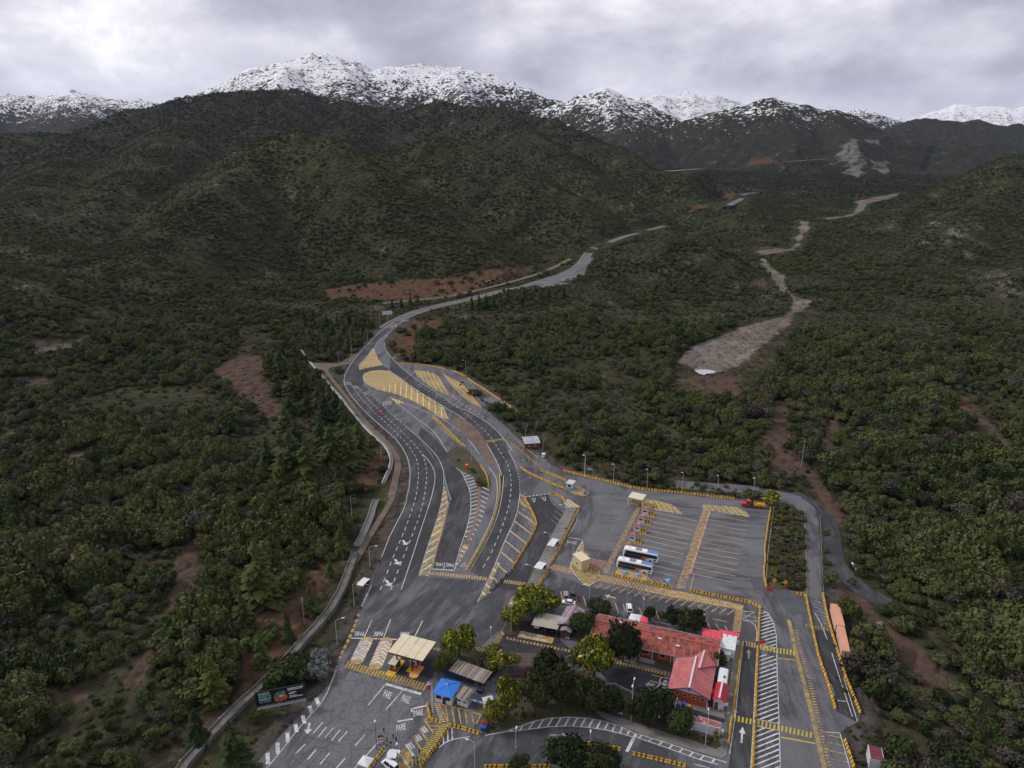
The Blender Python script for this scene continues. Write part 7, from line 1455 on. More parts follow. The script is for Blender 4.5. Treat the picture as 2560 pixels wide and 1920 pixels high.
g = np.array(G1('R', 860, 1250)); dish = empty('satellite_dish', (*g, 0), 0, 'grey satellite dish raised above the white van', 'dish'); MB().cyl(0, 0, 0, 2.6, .06, 6).build('mast', GREY, dish); MB().tube([(0, 0, 2.6), (-.1, -.1, 2.75), (-.2, -.2, 3.0)], [.1, .7, 1.1], 14).build('reflector', PALEGREY, dish)
for i, (x, y, xx, yy, lab) in enumerate(((1375, 1288, 1405, 1280, 'white car parked in the lay-by beside the valley road'), (1335, 1295, 1362, 1287, 'second white car in the lay-by, left of the other'))):
    p = gt(T1('H', (x + xx) / 2, (y + yy) / 2)); d, zr = seg_dist(np.array([p[0]]), np.array([p[1]]), HIGHWAY, True); car(lab, p[0], p[1], .6, WHC, 'van' if i == 0 else 'suv', float(zr[0]))
NAVB = paint('bus_navy', (.012, .016, .045), .2, .1, spec=.5); ORB = paint('bus_orange', (.60, .13, .02), .3); BLB = paint('bus_blue_roof', (.09, .19, .46), .35); WHB = paint('bus_white', (.72, .72, .73), .3)
def bus(label, t, fx, fy, rx, ry):
    f, r = np.array(G1(t, fx, fy)), np.array(G1(t, rx, ry)); d = (f - r) / np.linalg.norm(f - r); n = np.array((d[1], -d[0])); L = 12.6; W = 2.55; mid = (f + r) / 2 + np.array((0, 1)) * W / 2 * 0.98
    e = empty('coach', (*mid, 0), math.atan2(d[1], d[0]), label, 'bus', 'two coaches parked side by side'); l, w = L / 2, W / 2
    pr = lambda s, z0, z1: [(w * s, z0), (w * s, 1.5), (w * s * .985, z1 - .35), (w * s * .86, z1)]
    loft([(-l, pr(.94, .5, 3.5)), (-l + .25, pr(1, .35, 3.62)), (-l * .35, pr(1, .35, 3.65)), (l - .9, pr(1, .35, 3.6)), (l - .25, [(w * .97, .35), (w * .97, 1.5), (w * .93, 2.6), (w * .8, 3.35)]), (l, [(w * .88, .45), (w * .88, 1.3), (w * .82, 1.9), (w * .7, 2.6)])]).build('body', WHB, e)
    loft([(-l + .05, [(w * .88, 3.52), (w * .80, 3.66)]), (-l * .36, [(w * .88, 3.54), (w * .80, 3.70)])]).build('rear_roof_cover', BLB, e)
    for s in (-1, 1):
        yy = s * (w + .006); mb = MB().box(-l + .3, l - .7, min(yy, yy - s * .05), max(yy, yy - s * .05), 1.75, 3.05).build('window_band', NAVB, e)
        for i in range(7): x0 = -l + .7 + i * 1.55; MB().box(x0, x0 + 1.45, min(yy, yy + s * .012), max(yy, yy + s * .012), 1.95, 2.9).build('pane', GLASS, mb)
        MB().box(-l * .28, l - .5, min(yy, yy - s * .05), max(yy, yy - s * .05), .5, 1.70).build('dark_flank', NAVB, e)
        MB().add([(-l * .55, yy + s * .01, 1.70), (-l * .12, yy + s * .01, 1.70), (-l * .02, yy + s * .01, .75), (-l * .22, yy + s * .01, .75)], [(0, 1, 2, 3) if s < 0 else (3, 2, 1, 0)]).build('orange_flash', ORB, e)
        MB().box(l - .2, l - .05, s * (w * .72) - .2, s * (w * .72) + .2, .75, .98).build('headlight', PALEGREY, e); MB().box(-l - .02, -l + .05, s * (w * .72) - .15, s * (w * .72) + .15, .9, 1.3).build('tail_light', RED, e)
        MB().bar((l - .15, s * w * .8, 3.0), (l + .35, s * (w + .25), 2.5), .07).box(l + .25, l + .4, s * (w + .25) - .12, s * (w + .25) + .12, 2.0, 2.55).build('mirror', NAVB, e)
        MB().bar((l - 1.5, s * (w + .02), 3.2), (l - .75, s * (w + .02), 1.75), .28, .05).build('white_pillar', WHB, e)
    MB().add([(l - .22, -w * .85, 3.22), (l - .22, w * .85, 3.22), (l + .03, w * .84, 1.5), (l + .03, -w * .84, 1.5)], [(3, 2, 1, 0), (0, 1, 2, 3)]).build('windscreen', GLASS, e); MB().box(-l - .02, -l + .02, -w * .75, w * .75, 2.1, 3.1).build('rear_window', GLASS, e)
    MB().box(-.2, 1.9, -.75, .75, 3.62, 3.86).box(.05, 1.65, -.6, .6, 3.86, 3.92).build('air_conditioner', paint('ac_grey', (.22, .22, .24), .5), e); MB().box(3.6, 4.4, -.4, .4, 3.6, 3.68).build('roof_hatch', PALEGREY, e); MB().box(-l + .6, -l + 1.5, w, w + .01, .8, 1.4).build('engine_grille', DARK, e)
    wheels(e, (-l + 2.6, l - 2.8), w + .01, .5, .3); return e
bus('farther of the two white and navy coaches in the bus lot', 'S', 215, 1262, 800, 1382); bus('nearer of the two white and navy coaches, beside the painted pad', 'S', 108, 1455, 700, 1582)
def flatbed():
    a, b = np.array(G1('D', 1742, 362)), np.array(G1('D', 1938, 380)); d = (b - a); L = np.linalg.norm(d); e = empty('flatbed_truck', (*((a + b) / 2), 0), math.atan2(-d[1], -d[0]), 'red cab truck with yellow flatbed parked by the far corner barrier', 'truck'); l = L / 2; TY = paint('truck_yellow', (.62, .30, .02), .5, .15); RC = car_paint('truck_red', (.42, .02, .035))
    MB().box(-l, l - .3, -.45, .45, .75, 1.0).build('chassis', DARK, e); loft([(l - 2.0, [(1.0, 1.0), (1.05, 1.5), (.9, 1.95)]), (l - .2, [(.85, .9), (.9, 1.4), (.75, 1.75)]), (l, [(.75, .85), (.8, 1.2), (.7, 1.55)])]).build('hood', RC, e)
    loft([(l - 3.6, [(1.15, 1.0), (1.15, 2.0), (1.0, 3.0)]), (l - 2.4, [(1.15, 1.0), (1.15, 2.0), (1.0, 3.05)]), (l - 1.9, [(1.1, 1.0), (1.1, 1.9), (.95, 2.1)])]).build('cab', RC, e); MB().add([(l - 2.36, -.9, 2.9), (l - 2.36, .9, 2.9), (l - 1.88, .95, 2.1), (l - 1.88, -.95, 2.1)], [(0, 1, 2, 3)]).build('windscreen', GLASS, e)
    for s in (-1, 1): MB().box(l - 3.4, l - 2.5, s * 1.12 - .02, s * 1.12 + .02, 2.0, 2.7).build('side_window', GLASS, e); MB().box(l - .1, l + .02, s * .6 - .15, s * .6 + .15, 1.0, 1.25).build('headlight', WHT, e)
    MB().box(-l, l - 5.0, -1.25, 1.25, 1.1, 1.3).build('flatbed', TY, e)
    for s in (-1, 1):
        for k in range(4): x0 = -l + k * (L - 5.0) / 4; MB().box(x0 + .05, x0 + (L - 5.0) / 4 - .05, s * 1.2 - .05, s * 1.2 + .05, 1.3, 2.1).build('side_board', TY, e)
    MB().box(l - 4.9, l - 4.0, -.7, .7, 1.0, 2.0).bar((l - 4.5, 0, 2.0), (l - 4.5, 0, 3.3), .35).bar((l - 4.5, 0, 3.3), (-l + 3, .2, 3.0), .26).bar((-l + 3, .2, 3.0), (-l + 1.2, .3, 2.2), .2).build('crane', DARK, e); MB().box(-l + .6, -l + 3.2, -1, 1, 1.3, 1.8).build('load', TY, e)
    wheels(e, (l - 1.2, -l + 1.2, -l + 2.5), 1.2, .52, .35)
flatbed()
# ------------------------------------------------------------------ barriers
def barrier_mesh(name, L, n, m0, m1, rise=.85):
    """concrete barrier block with a sloped foot, painted in n upright bands"""
    prof = [(-.32, 0), (-.32, .10), (-.14, .35), (-.10, rise), (.10, rise), (.14, .35), (.32, .10), (.32, 0)]; mb = MB(); k = len(prof)
    for i in range(n):
        w = L / (n + (n + 1) // 2 * .0 + (n // 2) * -.45 + .0); x0 = -L / 2 + (i - (i // 2) * .45) * w; x1 = x0 + w * (.55 if i % 2 else 1); sk = .12
        vs = [(x0 + (z / rise - .5) * sk * (1 if 0 < i else 0), y, z) for y, z in prof] + [(x1 + (z / rise - .5) * sk * (1 if i < n - 1 else 0), y, z) for y, z in prof]
        fs = [(j, k + j, k + j + 1, j + 1) for j in range(k - 1)]
        if i == 0: fs.append(tuple(range(k)))
        if i == n - 1: fs.append(tuple(range(2 * k - 1, k - 1, -1)))
        mb.add(vs, fs, i % 2)
    me = mb.mesh(name); me.materials.append(m0); me.materials.append(m1); return me
BAR = {}
nbar = [0]
def barrier_row(pts, label, group, seg=3.0, band=0.62, m=(YELP, BLKP), rise=.85, z=0.0, name='concrete_barrier'):
    P = smooth_line(pts, 1.5) if len(pts) > 2 else pts; P = np.array([p[:2] for p in P]); cl = np.concatenate([[0], np.cumsum(np.linalg.norm(np.diff(P, axis=0), axis=1))]); tot = cl[-1]; n = max(1, round(tot / seg)); L = tot / n
    nb = max(3, int(round(L / band))); nb += (nb % 2 == 0); key = (round(L, 1), nb, m[0].name, rise)
    if key not in BAR: BAR[key] = barrier_mesh('barrier', round(L, 1) - .06, nb, *m, rise)
    f = lambda s: np.array([np.interp(s, cl, P[:, 0]), np.interp(s, cl, P[:, 1])])
    for i in range(n):
        a, b = f(i * L), f((i + 1) * L); c = (a + b) / 2; o = link(name, BAR[key], None, None, (*c, z)); o.rotation_euler = (0, 0, math.atan2(b[1] - a[1], b[0] - a[0]) + rng.uniform(-.02, .02)); tag(o, label, 'barrier', group); nbar[0] += 1
BR = [('D', [(345, 85), (500, 125), (700, 172), (900, 222), (1100, 245), (1300, 264), (1500, 287), (1692, 308)], 'yellow striped barrier along the wooded far edge of the bus lot', 4.6),
      ('D', [(1940, 332), (1990, 338)], 'yellow striped barrier behind the flatbed truck', 3), ('D', [(1990, 342), (1965, 480), (1945, 620), (1932, 720), (1940, 780), (1928, 860), (1932, 940), (1948, 1005)], 'yellow barrier on the right edge of the bus lot', 3.6),
      ('D', [(5, 62), (70, 105), (150, 142), (270, 195), (390, 238)], 'yellow striped barrier between junction and guard booth lane', 3.6), ('D', [(170, 88), (260, 120), (365, 165)], 'yellow barrier leading to the guard booth', 3.4),
      ('D', [(228, 270), (300, 280), (345, 305), (352, 330)], 'yellow striped barrier at the mouth of the exit lane', 3), ('D', [(470, 375), (425, 470), (365, 590), (300, 720), (235, 830)], 'yellow striped barrier along the back of the narrow pavement', 3.4), ('D', [(228, 850), (185, 930), (140, 1010)], 'yellow striped barrier at the lower end of the narrow pavement', 3),
      ('E', [(1500, 515), (1565, 620), (1612, 720), (1630, 770), (1598, 855), (1500, 1025), (1400, 1190)], 'yellow striped barrier along the worn triangular island', 3.6), ('E', [(1285, 320), (1292, 420), (1285, 510), (1255, 650), (1212, 790), (1150, 920), (1075, 1055), (992, 1205)], 'yellow barrier dividing the two curved carriageways', 3.6),
      ('E', [(1115, 245), (1160, 310), (1180, 380), (1185, 435)], 'yellow barrier at the side of the planted median', 3.2), ('E', [(890, 0), (970, 65)], 'yellow barrier above the gravel median', 3.2), ('F', [(1040, 890), (1120, 960), (1210, 1050), (1290, 1125)], 'long yellow barrier beside the worn hatching of the median', 3.6),
      ('F', [(710, 397), (800, 405), (950, 416), (1060, 432), (1155, 453)], 'yellow striped barrier on the outer edge of the junction', 4), ('F', [(1215, 466), (1270, 487), (1340, 522)], 'yellow striped barrier beside the pale gravel edge', 3.6), ('F', [(1355, 535), (1420, 580), (1500, 630), (1590, 690), (1665, 740)], 'yellow barrier curving along the frontage lane', 3.8), ('F', [(1700, 760), (1815, 845)], 'last yellow barrier of the frontage lane by the trees', 3.6), ('F', [(1300, 590), (1350, 645), (1420, 735), (1485, 808)], 'yellow barrier between frontage lane and junction hatching', 3.6),
      ('D', [(540, 850), (590, 868), (632, 895)], 'yellow barrier at the foot of the cream hut', 3), ('D', [(730, 907), (870, 945), (1000, 972), (1205, 1010)], 'yellow striped barrier below the nearer coach', 3.2), ('D', [(1342, 1032), (1500, 1066), (1650, 1096), (1790, 1122), (1850, 1134), (1893, 1165)], 'yellow striped barrier along the lower edge of the bus lot', 3.2),
      ('C', [(640, 378), (632, 470), (628, 560), (625, 650)], 'yellow striped barrier bending down from the bus lot corner', 3), ('C', [(620, 700), (612, 900), (606, 1080), (600, 1260)], 'yellow striped barrier along the white hatched lane', 3.4), ('C', [(595, 1300), (588, 1480), (580, 1659)], 'yellow striped barrier along the white hatched lane, past the crossing', 3.4),
      ('C', [(495, 685), (470, 860), (445, 1040), (420, 1220)], 'yellow striped barrier beside the cabins of the compound', 3.4), ('C', [(412, 1258), (400, 1350), (386, 1465)], 'yellow barrier below the crossing at the compound corner', 3.0), ('C', [(925, 272), (1000, 287)], 'yellow striped barrier at the end of the shrub strip', 3),
      ('C', [(1005, 290), (1030, 420), (1060, 560), (1110, 780), (1180, 980), (1240, 1190)], 'yellow striped barrier left of the dark exit lane', 3.8), ('C', [(1140, 270), (1165, 400), (1200, 540), (1255, 720), (1310, 900), (1380, 1080), (1440, 1225)], 'yellow barrier in front of the orange containers', 3.8), ('C', [(1315, 1440), (1350, 1545), (1390, 1659)], 'yellow striped barrier by the lone white cabin', 3.4),
      ('B', [(555, 1455), (640, 1450), (720, 1450)], 'yellow striped barrier in the curved lower road, left piece', 3.0), ('B', [(805, 1465), (880, 1470), (950, 1480)], 'yellow striped barrier in the curved lower road, second piece', 3.0), ('B', [(1010, 1495), (1120, 1515)], 'yellow striped barrier in the curved lower road, by the crossing', 3.0), ('B', [(1215, 1550), (1400, 1590), (1640, 1650)], 'yellow striped barrier right of the crossing on the lower road', 3.2), ('B', [(30, 1656), (300, 1655), (560, 1653)], 'yellow barrier along the bottom edge', 3.4),
      ('R', [(1590, 0), (1630, 150), (1670, 320)], 'yellow barrier beside the flagpoles', 3.0), ('R', [(1680, 335), (1780, 370), (1900, 405)], 'yellow striped barrier at the inner corner of the checkpoint walkway', 2.6), ('R', [(2060, 470), (2250, 500), (2480, 570), (2700, 640)], 'yellow striped barrier below the yellow hatched box', 3.0), ('R', [(2050, 500), (1850, 790), (1660, 1060), (1440, 1361)], 'yellow striped barrier along the walkway to the police line', 2.8), ('R', [(700, 930), (560, 1130), (420, 1300), (360, 1380)], 'yellow striped barrier beside the white gazebo', 2.8)]
for t, p, lab, sg in BR: barrier_row(G(t, p), lab, lab.replace('yellow', 'row of yellow', 1).replace('last ', '').replace('long ', ''), sg * 1.15)
for k, (x, y) in enumerate(((612, 545), (545, 690), (475, 842), (390, 1012))):
    for j in range(2): barrier_row(G('S', [(x + j * 8, y - j * 42), (x + 118 + j * 8, y + 22 - j * 42)]), 'short yellow barrier behind the ' + ('first', 'second', 'third', 'fourth')[k] + ' control booth from the cream canopy', 'yellow barriers behind the ' + ('first', 'second', 'third', 'fourth')[k] + ' control booth', 3)
barrier_row(G('S', [(680, 400), (800, 420)]), 'short yellow barrier standing on the hatched ellipse', None, 3)
barrier_row(G('E', [(782, 345), (800, 430), (820, 500), (845, 560)]), 'dark blue and white barrier at the tip of the hatched island', 'row of dark blue and white barriers', 2.6, .5, (paint('slate_blue', (.06, .085, .15), .6), PALEGREY)); barrier_row(G('E', [(1395, 1205), (1320, 1272), (1200, 1392)]), 'dark and white barrier at the lower side of the worn island', 'row of dark and white barriers', 3.6, .6, (BLKP, PALEGREY)); barrier_row(G('F', [(800, 590), (900, 665), (1000, 740), (1120, 800)]), 'dark and white low kerb block along the big yellow hatching', 'row of dark and white kerb blocks', 5, .9, (BLKP, PALEGREY), .35, name='kerb_block'); barrier_row(G('F', [(1210, 700), (1330, 790), (1450, 860), (1520, 905)]), 'dark and white low kerb block right of the upper carriageway', 'row of dark and white kerb blocks on the right', 5, .9, (BLKP, PALEGREY), .35, name='kerb_block')
print('barriers', nbar[0])
for t, x, y, a, lab in (('C', 710, 240, .1, 'red water filled barrier at the lower right corner of the bus lot'), ('C', 655, 662, .2, 'red water filled barrier at the end of the bent yellow wall'), ('E', 1865, 275, -.2, 'red water filled barrier at the start of the wooded edge wall')):
    g = G1(t, x, y); o = link('plastic_barrier', barrier_mesh('barrier', 1.9, 3, RED, RED, .95), None, None, (*g, 0)); o.rotation_euler = (0, 0, a); tag(o, lab, 'barrier')
# ------------------------------------------------------------------ lamps, poles, signs
def lamp(t, bx, by, h, lab, arm=None, double=False, name='street_lamp', r=.09, mat=PALEGREY, z=None):
    g = G1(t, bx, by); z = z if z is not None else float(max(h_at(*g), 0.0)); e = empty(name, (*g, z), 0, lab, 'lamp'); MB().tube([(0, 0, 0), (0, 0, h * .5), (0, 0, h)], [r, r * .8, r * .6], 8).build('pole', mat, e); MB().cyl(0, 0, 0, .25, r * 2.2, 8).build('base', CONCW, e)
    arms = [arm] if arm and not double else ([arm, (-arm[0], -arm[1])] if arm else [None])
    for a in arms:
        if a is None: hd = MB().box(-.16, .16, -.35, .35, h - .02, h + .16).build('lamp_head', WHT, e)
        else: MB().tube([(0, 0, h - .3), (a[0] * .5, a[1] * .5, h + .25), (a[0], a[1], h + .35)], .045, 6).build('arm', mat, e); u = Vector((a[0], a[1], 0)).normalized(); c = Vector((a[0], a[1], h + .35)); MB().bar(c - u * .1, c + u * .75, .32, .14).build('lamp_head', WHT, e)
    return e
for t, bx, by, h, arm, lab in (('D', 738, 180, 9, (-.5, -.4), 'lamp beyond the far edge wall, left of the cream canopy'), ('D', 1001, 232, 9.5, (-.5, -.4), 'lamp beyond the far edge wall, right above the cream canopy'), ('D', 1278, 258, 9.5, (-.5, -.4), 'lamp beyond the far edge wall, above the middle of the lot'), ('D', 1560, 240, 7, (-.5, -.4), 'lamp by the service road, left of the flatbed truck'), ('D', 1838, 305, 9.5, (-.5, -.4), 'lamp rising behind the flatbed truck'), ('D', 510, 112, 9.5, (-.5, -.4), 'lamp beyond the guard booth, by the green sign'), ('E', 2072, 330, 10, (-.7, -.2), 'lamp among the trees above the guard booth'),
        ('E', 1755, 1055, 8.5, (-1.8, .4), 'arched lamp by the upper white bus shelter'), ('E', 1592, 1365, 8.5, (-1.8, .4), 'arched lamp by the lower white bus shelter'), ('E', 1895, 790, 8.5, (-1.8, .6), 'arched lamp at the upper end of the narrow pavement'), ('E', 95, 1185, 8.5, (2.2, .4), 'lamp leaning over the highway above the left verge shelter'), ('A', 912, 372, 8.5, (1.6, .4), 'lamp beside the white roofed shelter on the left verge'), ('A', 776, 672, 8.5, (1.9, .5), 'lamp on the left verge opposite the checkpoint'), ('A', 1873, 1690, 9, (-1.4, .3), 'white lamp on the lower road by the walkway'),
        ('B', 247, 572, 10, None, 'tall white post in the small triangular bed'), ('B', 88, 722, 8, None, 'white post at the end of the crossing right of the checkpoint'), ('B', 1240, 805, 6, None, 'lamp post in front of the hall entrance'), ('B', 1795, 1490, 10, (.2, 1.0), 'lamp in front of the long white container'), ('B', 285, 1502, 5, (.1, .8), 'short lamp on the lower curved road'), ('B', 875, 1532, 5, (.1, .8), 'short lamp behind the lower yellow barriers'), ('B', 868, 405, 9, (-1.5, .5), 'lamp between parked cars and tin roofed hut'), ('B', 1300, 440, 6, None, 'lamp right of the white and red tent'), ('B', 1775, 545, 5, None, 'lamp by the red canvas awnings'), ('P', 65, 720, 2.2, None, 'low post on the lawn left of the hall entrance'),
        ('R', 528, 960, 8.5, None, 'dark post beside the group with the sign board'), ('R', 985, 1420, 8, None, 'dark post on the painted yellow pad'), ('F', 1345, 495, 9, (-1.2, -.3), 'lamp by the pale gravel edge of the junction')): lamp(t, bx, by, h, lab, arm, mat=DARK if 'dark' in lab else PALEGREY)
lamp('B', 838, 1020, 11, 'tall lamp with two arms in the middle of the evergreens', (1.6, .9), True); lamp('B', 1203, 1288, 12, 'tall lamp with two heads on the lower pavement', (.35, 1.0), True)
def post(t, bx, by, h, lab, mat=PALEGREY, r=.09, name='utility_pole', z=None, cross=False, cat='pole'):
    p = T1(t, bx, by); g = gp(p); z = float(max(h_at(*g), 0)) if z is None else z; e = empty(name, (*g, z - .1), 0, lab, cat); MB().tube([(0, 0, 0), (0, 0, h)], [r, r * .65], 8).build('shaft', mat, e)
    if cross: MB().box(-.9, .9, -.06, .06, h - .6, h - .45).build('crossarm', mat, e); MB().box(-.25, .25, -.3, .0, h - 1.7, h - .9).build('transformer', GREY, e)
    else: MB().ball((0, 0, h), r * .9).build('cap', mat, e)
    return e
post('A', 515, 510, 10, 'wooden power pole on the red bank above the channel', WOOD, .16, cross=True)
for t, x, y, h, lab in (('F', 438, 192, 11, 'white pole on the bend, left of the yellow triangle, second from the top'), ('F', 292, 322, 11, 'white pole left of the bend, in the middle of the three'), ('F', 178, 432, 11, 'white pole at the corner of the earth track'), ('F', 553, 60, 11, 'white pole highest up beside the bend'), ('F', 565, 1278, 11, 'white pole below the curved channel wall'), ('K', 1948, 1112, 11, 'white pole on the bank above the open channel'), ('F', 40, 540, 7, 'grey pole beside the earth track wall'), ('F', 1288, 975, 6, 'thin pole in the upper median'), ('E', 1028, 200, 7, 'thin dark pole in the gravel median'), ('M', 590, 200, 14, 'tall thin power pole in the scrub clearing')): post(t, x, y, h, lab)
for t, x, y, h, lab in (('H', 692, 1367, 11, 'pole on the dirt road below the red cutting'), ('H', 1000, 1292, 11, 'pole on the red cutting above the dirt road')):
    p = gt(T1(t, x, y)); e = empty('utility_pole', (p[0], p[1], p[2] - .3), 0, lab, 'pole'); MB().tube([(0, 0, 0), (0, 0, h)], [.12, .08], 6).build('shaft', PALEGREY, e); MB().ball((0, 0, h), .1).build('cap', PALEGREY, e)
def flagpole(x, y, h, lab, flag):
    g = G1('N', x, y); e = empty('flagpole', (*g, 0), 0, lab, 'flagpole'); MB().tube([(0, 0, 0), (0, 0, h)], [.08, .05], 8).build('pole', WHT, e); MB().cyl(0, 0, 0, .2, .3, 10).build('base', CONCW, e); MB().ball((0, 0, h + .05), .1).build('finial', GREY, e)
    if flag:
        for k, (m_, z0, z1) in enumerate(((WHT, h - 1.6, h - .3), (RED, h - 3.0, h - 1.6), (BLUE, h - .9, h - .3))):
            vs = []; n = 5
            for i in range(n + 1): u = i / n; w = (.9 if k < 2 else .35); vs += [(-.08 - u * w, .12 * math.sin(u * 9), z0 - .3 * u - (.35 if k == 1 else 0) * u), (-.08 - u * w, .12 * math.sin(u * 9), z1 - .3 * u - .0)]
            if k == 2: vs = [(a, b - .02, c) for a, b, c in vs]
            MB().add(vs, [(2 * i, 2 * i + 2, 2 * i + 3, 2 * i + 1) for i in range(n)]).build('flag_cloth', m_, e)
flagpole(970, 1530, 10.5, 'flagpole with a limp red white and blue flag', True); flagpole(990, 1600, 10.5, 'bare white flagpole in front of the flag', False)
g = G1('P', 845, 925); e = empty('flagpole', (*g, 0), 0, 'white flagpole standing at the left eave of the gabled wing', 'flagpole'); MB().tube([(0, 0, 0), (0, 0, 9)], [.09, .05], 8).build('pole', WHT, e); MB().cyl(0, 0, 0, .2, .3, 10).build('base', CONCW, e)
def sign(t, bx, by, h, w, ph, mat, lab, rz=0.0, name='road_sign', diamond=False, posts=2, bands=None, z=None, octo=False):
    g = G1(t, bx, by); z = float(max(h_at(*g), 0)) if z is None else z; e = empty(name, (*g, z), rz, lab, 'sign')
    for u in ([-w * .35, w * .35] if posts == 2 else [0]): MB().cyl(u, .04, 0, h - .1, .05, 6).build('post', GREY, e)
    if diamond: pn = MB().add([(0, -.02, h), (w / 2, -.02, h + w / 2), (0, -.02, h + w), (-w / 2, -.02, h + w / 2), (0, .02, h), (w / 2, .02, h + w / 2), (0, .02, h + w), (-w / 2, .02, h + w / 2)], [(0, 1, 2, 3), (7, 6, 5, 4)] + [(i, 4 + i, 4 + (i + 1) % 4, (i + 1) % 4) for i in range(4)]); pn.build('panel', mat, e)
    elif octo: pn = MB().tube([(0, -.03, h + w / 2), (0, .02, h + w / 2)], w / 2, 8); pn.build('panel', mat, e)
    else: MB().box(-w / 2, w / 2, -.03, .02, h - ph, h).build('panel', mat, e)
    if bands: 
        for (u0, u1, v0, v1) in bands: MB().box(-w / 2 + w * u0, -w / 2 + w * u1, -.04, -.031, h - ph + ph * v0, h - ph + ph * v1).build('print', WHT, e)
    return e
GB = [(.1, .6, .55, .75), (.1, .8, .2, .4)]
sign('F', 693, 385, 4.2, 3.4, 1.9, GREENS, 'green direction sign at the right edge of the bend', bands=GB); sign('E', 1512, 255, 4.6, 3.2, 1.4, GREENS, 'green direction sign between the two lanes by the guard booth', bands=GB); sign('E', 2120, 335, 4.4, 3.0, 1.4, GREENS, 'green direction sign behind the far edge wall', bands=GB); sign('F', 188, 545, 5.5, 2.8, 2.6, NAVY, 'dark information board on the verge left of the bend')
sign('C', 748, 215, 1.6, 1.9, 1, YSIGN, 'left yellow diamond sign at the end of the shrub strip', .1, diamond=True, posts=1); sign('C', 834, 230, 1.6, 1.9, 1, YSIGN, 'right yellow diamond sign with a small white plate below', .1, diamond=True, posts=1, bands=None)
for t, x, y, lab in (('E', 1588, 320, 'small red stop sign before the guard booth island'), ('E', 1898, 865, 'small red stop sign on the narrow pavement')): sign(t, x, y, 2.0, .9, .9, RED, lab, posts=1, octo=True)
sign('N', 2150, 760, 6.2, 1.3, 3.0, PALEGREY, 'tall pale panel on a post right of the slatted shelter', .6, posts=1); sign('X', 1100, 440, 3.2, 1.7, 2.6, PALEGREY, 'pale notice board beside the leafless tree', .4); p = T1('H', 375, 1515)
gq = gt(p); e = empty('billboard', gq, .3, 'white backed board on a post beside the valley road', 'billboard'); MB().cyl(0, 0, -.5, 7, .16, 8).build('post', GREY, e); MB().box(-4.2, 4.2, -.12, .12, 6.5, 9.6).build('panel', PALEGREY, e)
for (t, x, y, lab) in (('F', 698, 70, 'upper white marker block in the median of the bend'), ('F', 614, 165, 'lower white marker block at the road split')): g = G1(t, x, y); o = MB().box(-.6, .6, -.15, .15, .25, 2.2).box(-.5, -.4, -.05, .05, 0, .3).box(.4, .5, -.05, .05, 0, .3).build('marker_board', WHT, None, (*g, .05)); tag(o, lab, 'marker')
# the big billboard
def billboard():
    a, b = np.array(G1('A', 160, 1225)), np.array(G1('A', 512, 1155)); c = (a + b) / 2; d = b - a; L = np.linalg.norm(d); rz = math.atan2(d[1], d[0]); e = empty('roadside_billboard', (*c, -.1), rz, 'large dark billboard with white and turquoise lettering facing the checkpoint', 'billboard')
    z0 = 2.6; z1 = z0 + 4.3; l = L / 2 + .6; BB = paint('billboard_black', (.010, .014, .018), .4); MB().box(-l, l, -.12, .12, z0, z1).build('panel', BB, e); MB().box(-l - .08, l + .08, -.15, -.121, z1 - .1, z1 + .06).box(-l - .08, l + .08, -.15, -.121, z0 - .06, z0 + .1).box(-l - .08, -l + .08, -.15, -.121, z0, z1).box(l - .08, l + .08, -.15, -.121, z0, z1).build('frame', DARK, e)
    for u in (-l * .62, -l * .1, l * .45): MB().cyl(u, .3, -.2, z0 + 2, .16, 8).build('post', GREY, e)
    MB().box(-l, l, -1.0, -.2, z0 - .5, z0 - .42).bar((-l, -1, z0 - .45), (l, -1, z0 - .45), .08).build('catwalk', GREY, e)
    TQ = paint('turquoise_print', (.10, .42, .42), .5)
    for txt, z, m_, hh, wd in (('HAZLO', z0 + 3.2, WHT, .72, .22), ('BIEN', z0 + 2.3, TQ, .78, .24), ('HAZLO', z0 + 1.45, WHT, .72, .24), ('SEGURO', z0 + .75, TQ, .5, .24)):
        o = ground_text(txt, (-l + .8, -.135, z), (2 * l * wd, 0, 0), (0, 0, hh), m_); o.parent = e; o.name = 'lettering'
    mb = {'skin': (paint('poster_orange', (.42, .11, .05), .5)), 'g': paint('poster_green', (.06, .22, .16), .5), 'p': paint('poster_pale', (.45, .42, .40), .5)}
    for u, z, sx, sz, k in ((-.9, 1.2, .75, .9, 'skin'), (.0, 1.0, .8, .8, 'skin'), (.9, 1.4, .75, .95, 'skin'), (-.5, 2.6, .9, .7, 'g'), (.6, 2.8, .8, .6, 'g'), (.2, 1.9, .6, .4, 'p'), (-1.2, 2.1, .5, .5, 'g')):
        n = 12; MB().add([(u + sx * math.cos(6.283 * i / n), -.128 - .002 * (k == 'p'), z0 + z + sz * math.sin(6.283 * i / n)) for i in range(n)], [tuple(range(n))]).build('poster_shape', mb[k], e)
    for i, (z, w0, w1) in enumerate(((3.6, .30, .9), (3.15, .30, .85), (2.3, .36, .6), (1.9, .33, .52), (1.2, .36, .62), (.8, .33, .85))): MB().box(l * w0, l * (w1 + .05), -.135, -.125, z0 + z, z0 + z + .22).build('printed_line', WHT, e)
billboard()
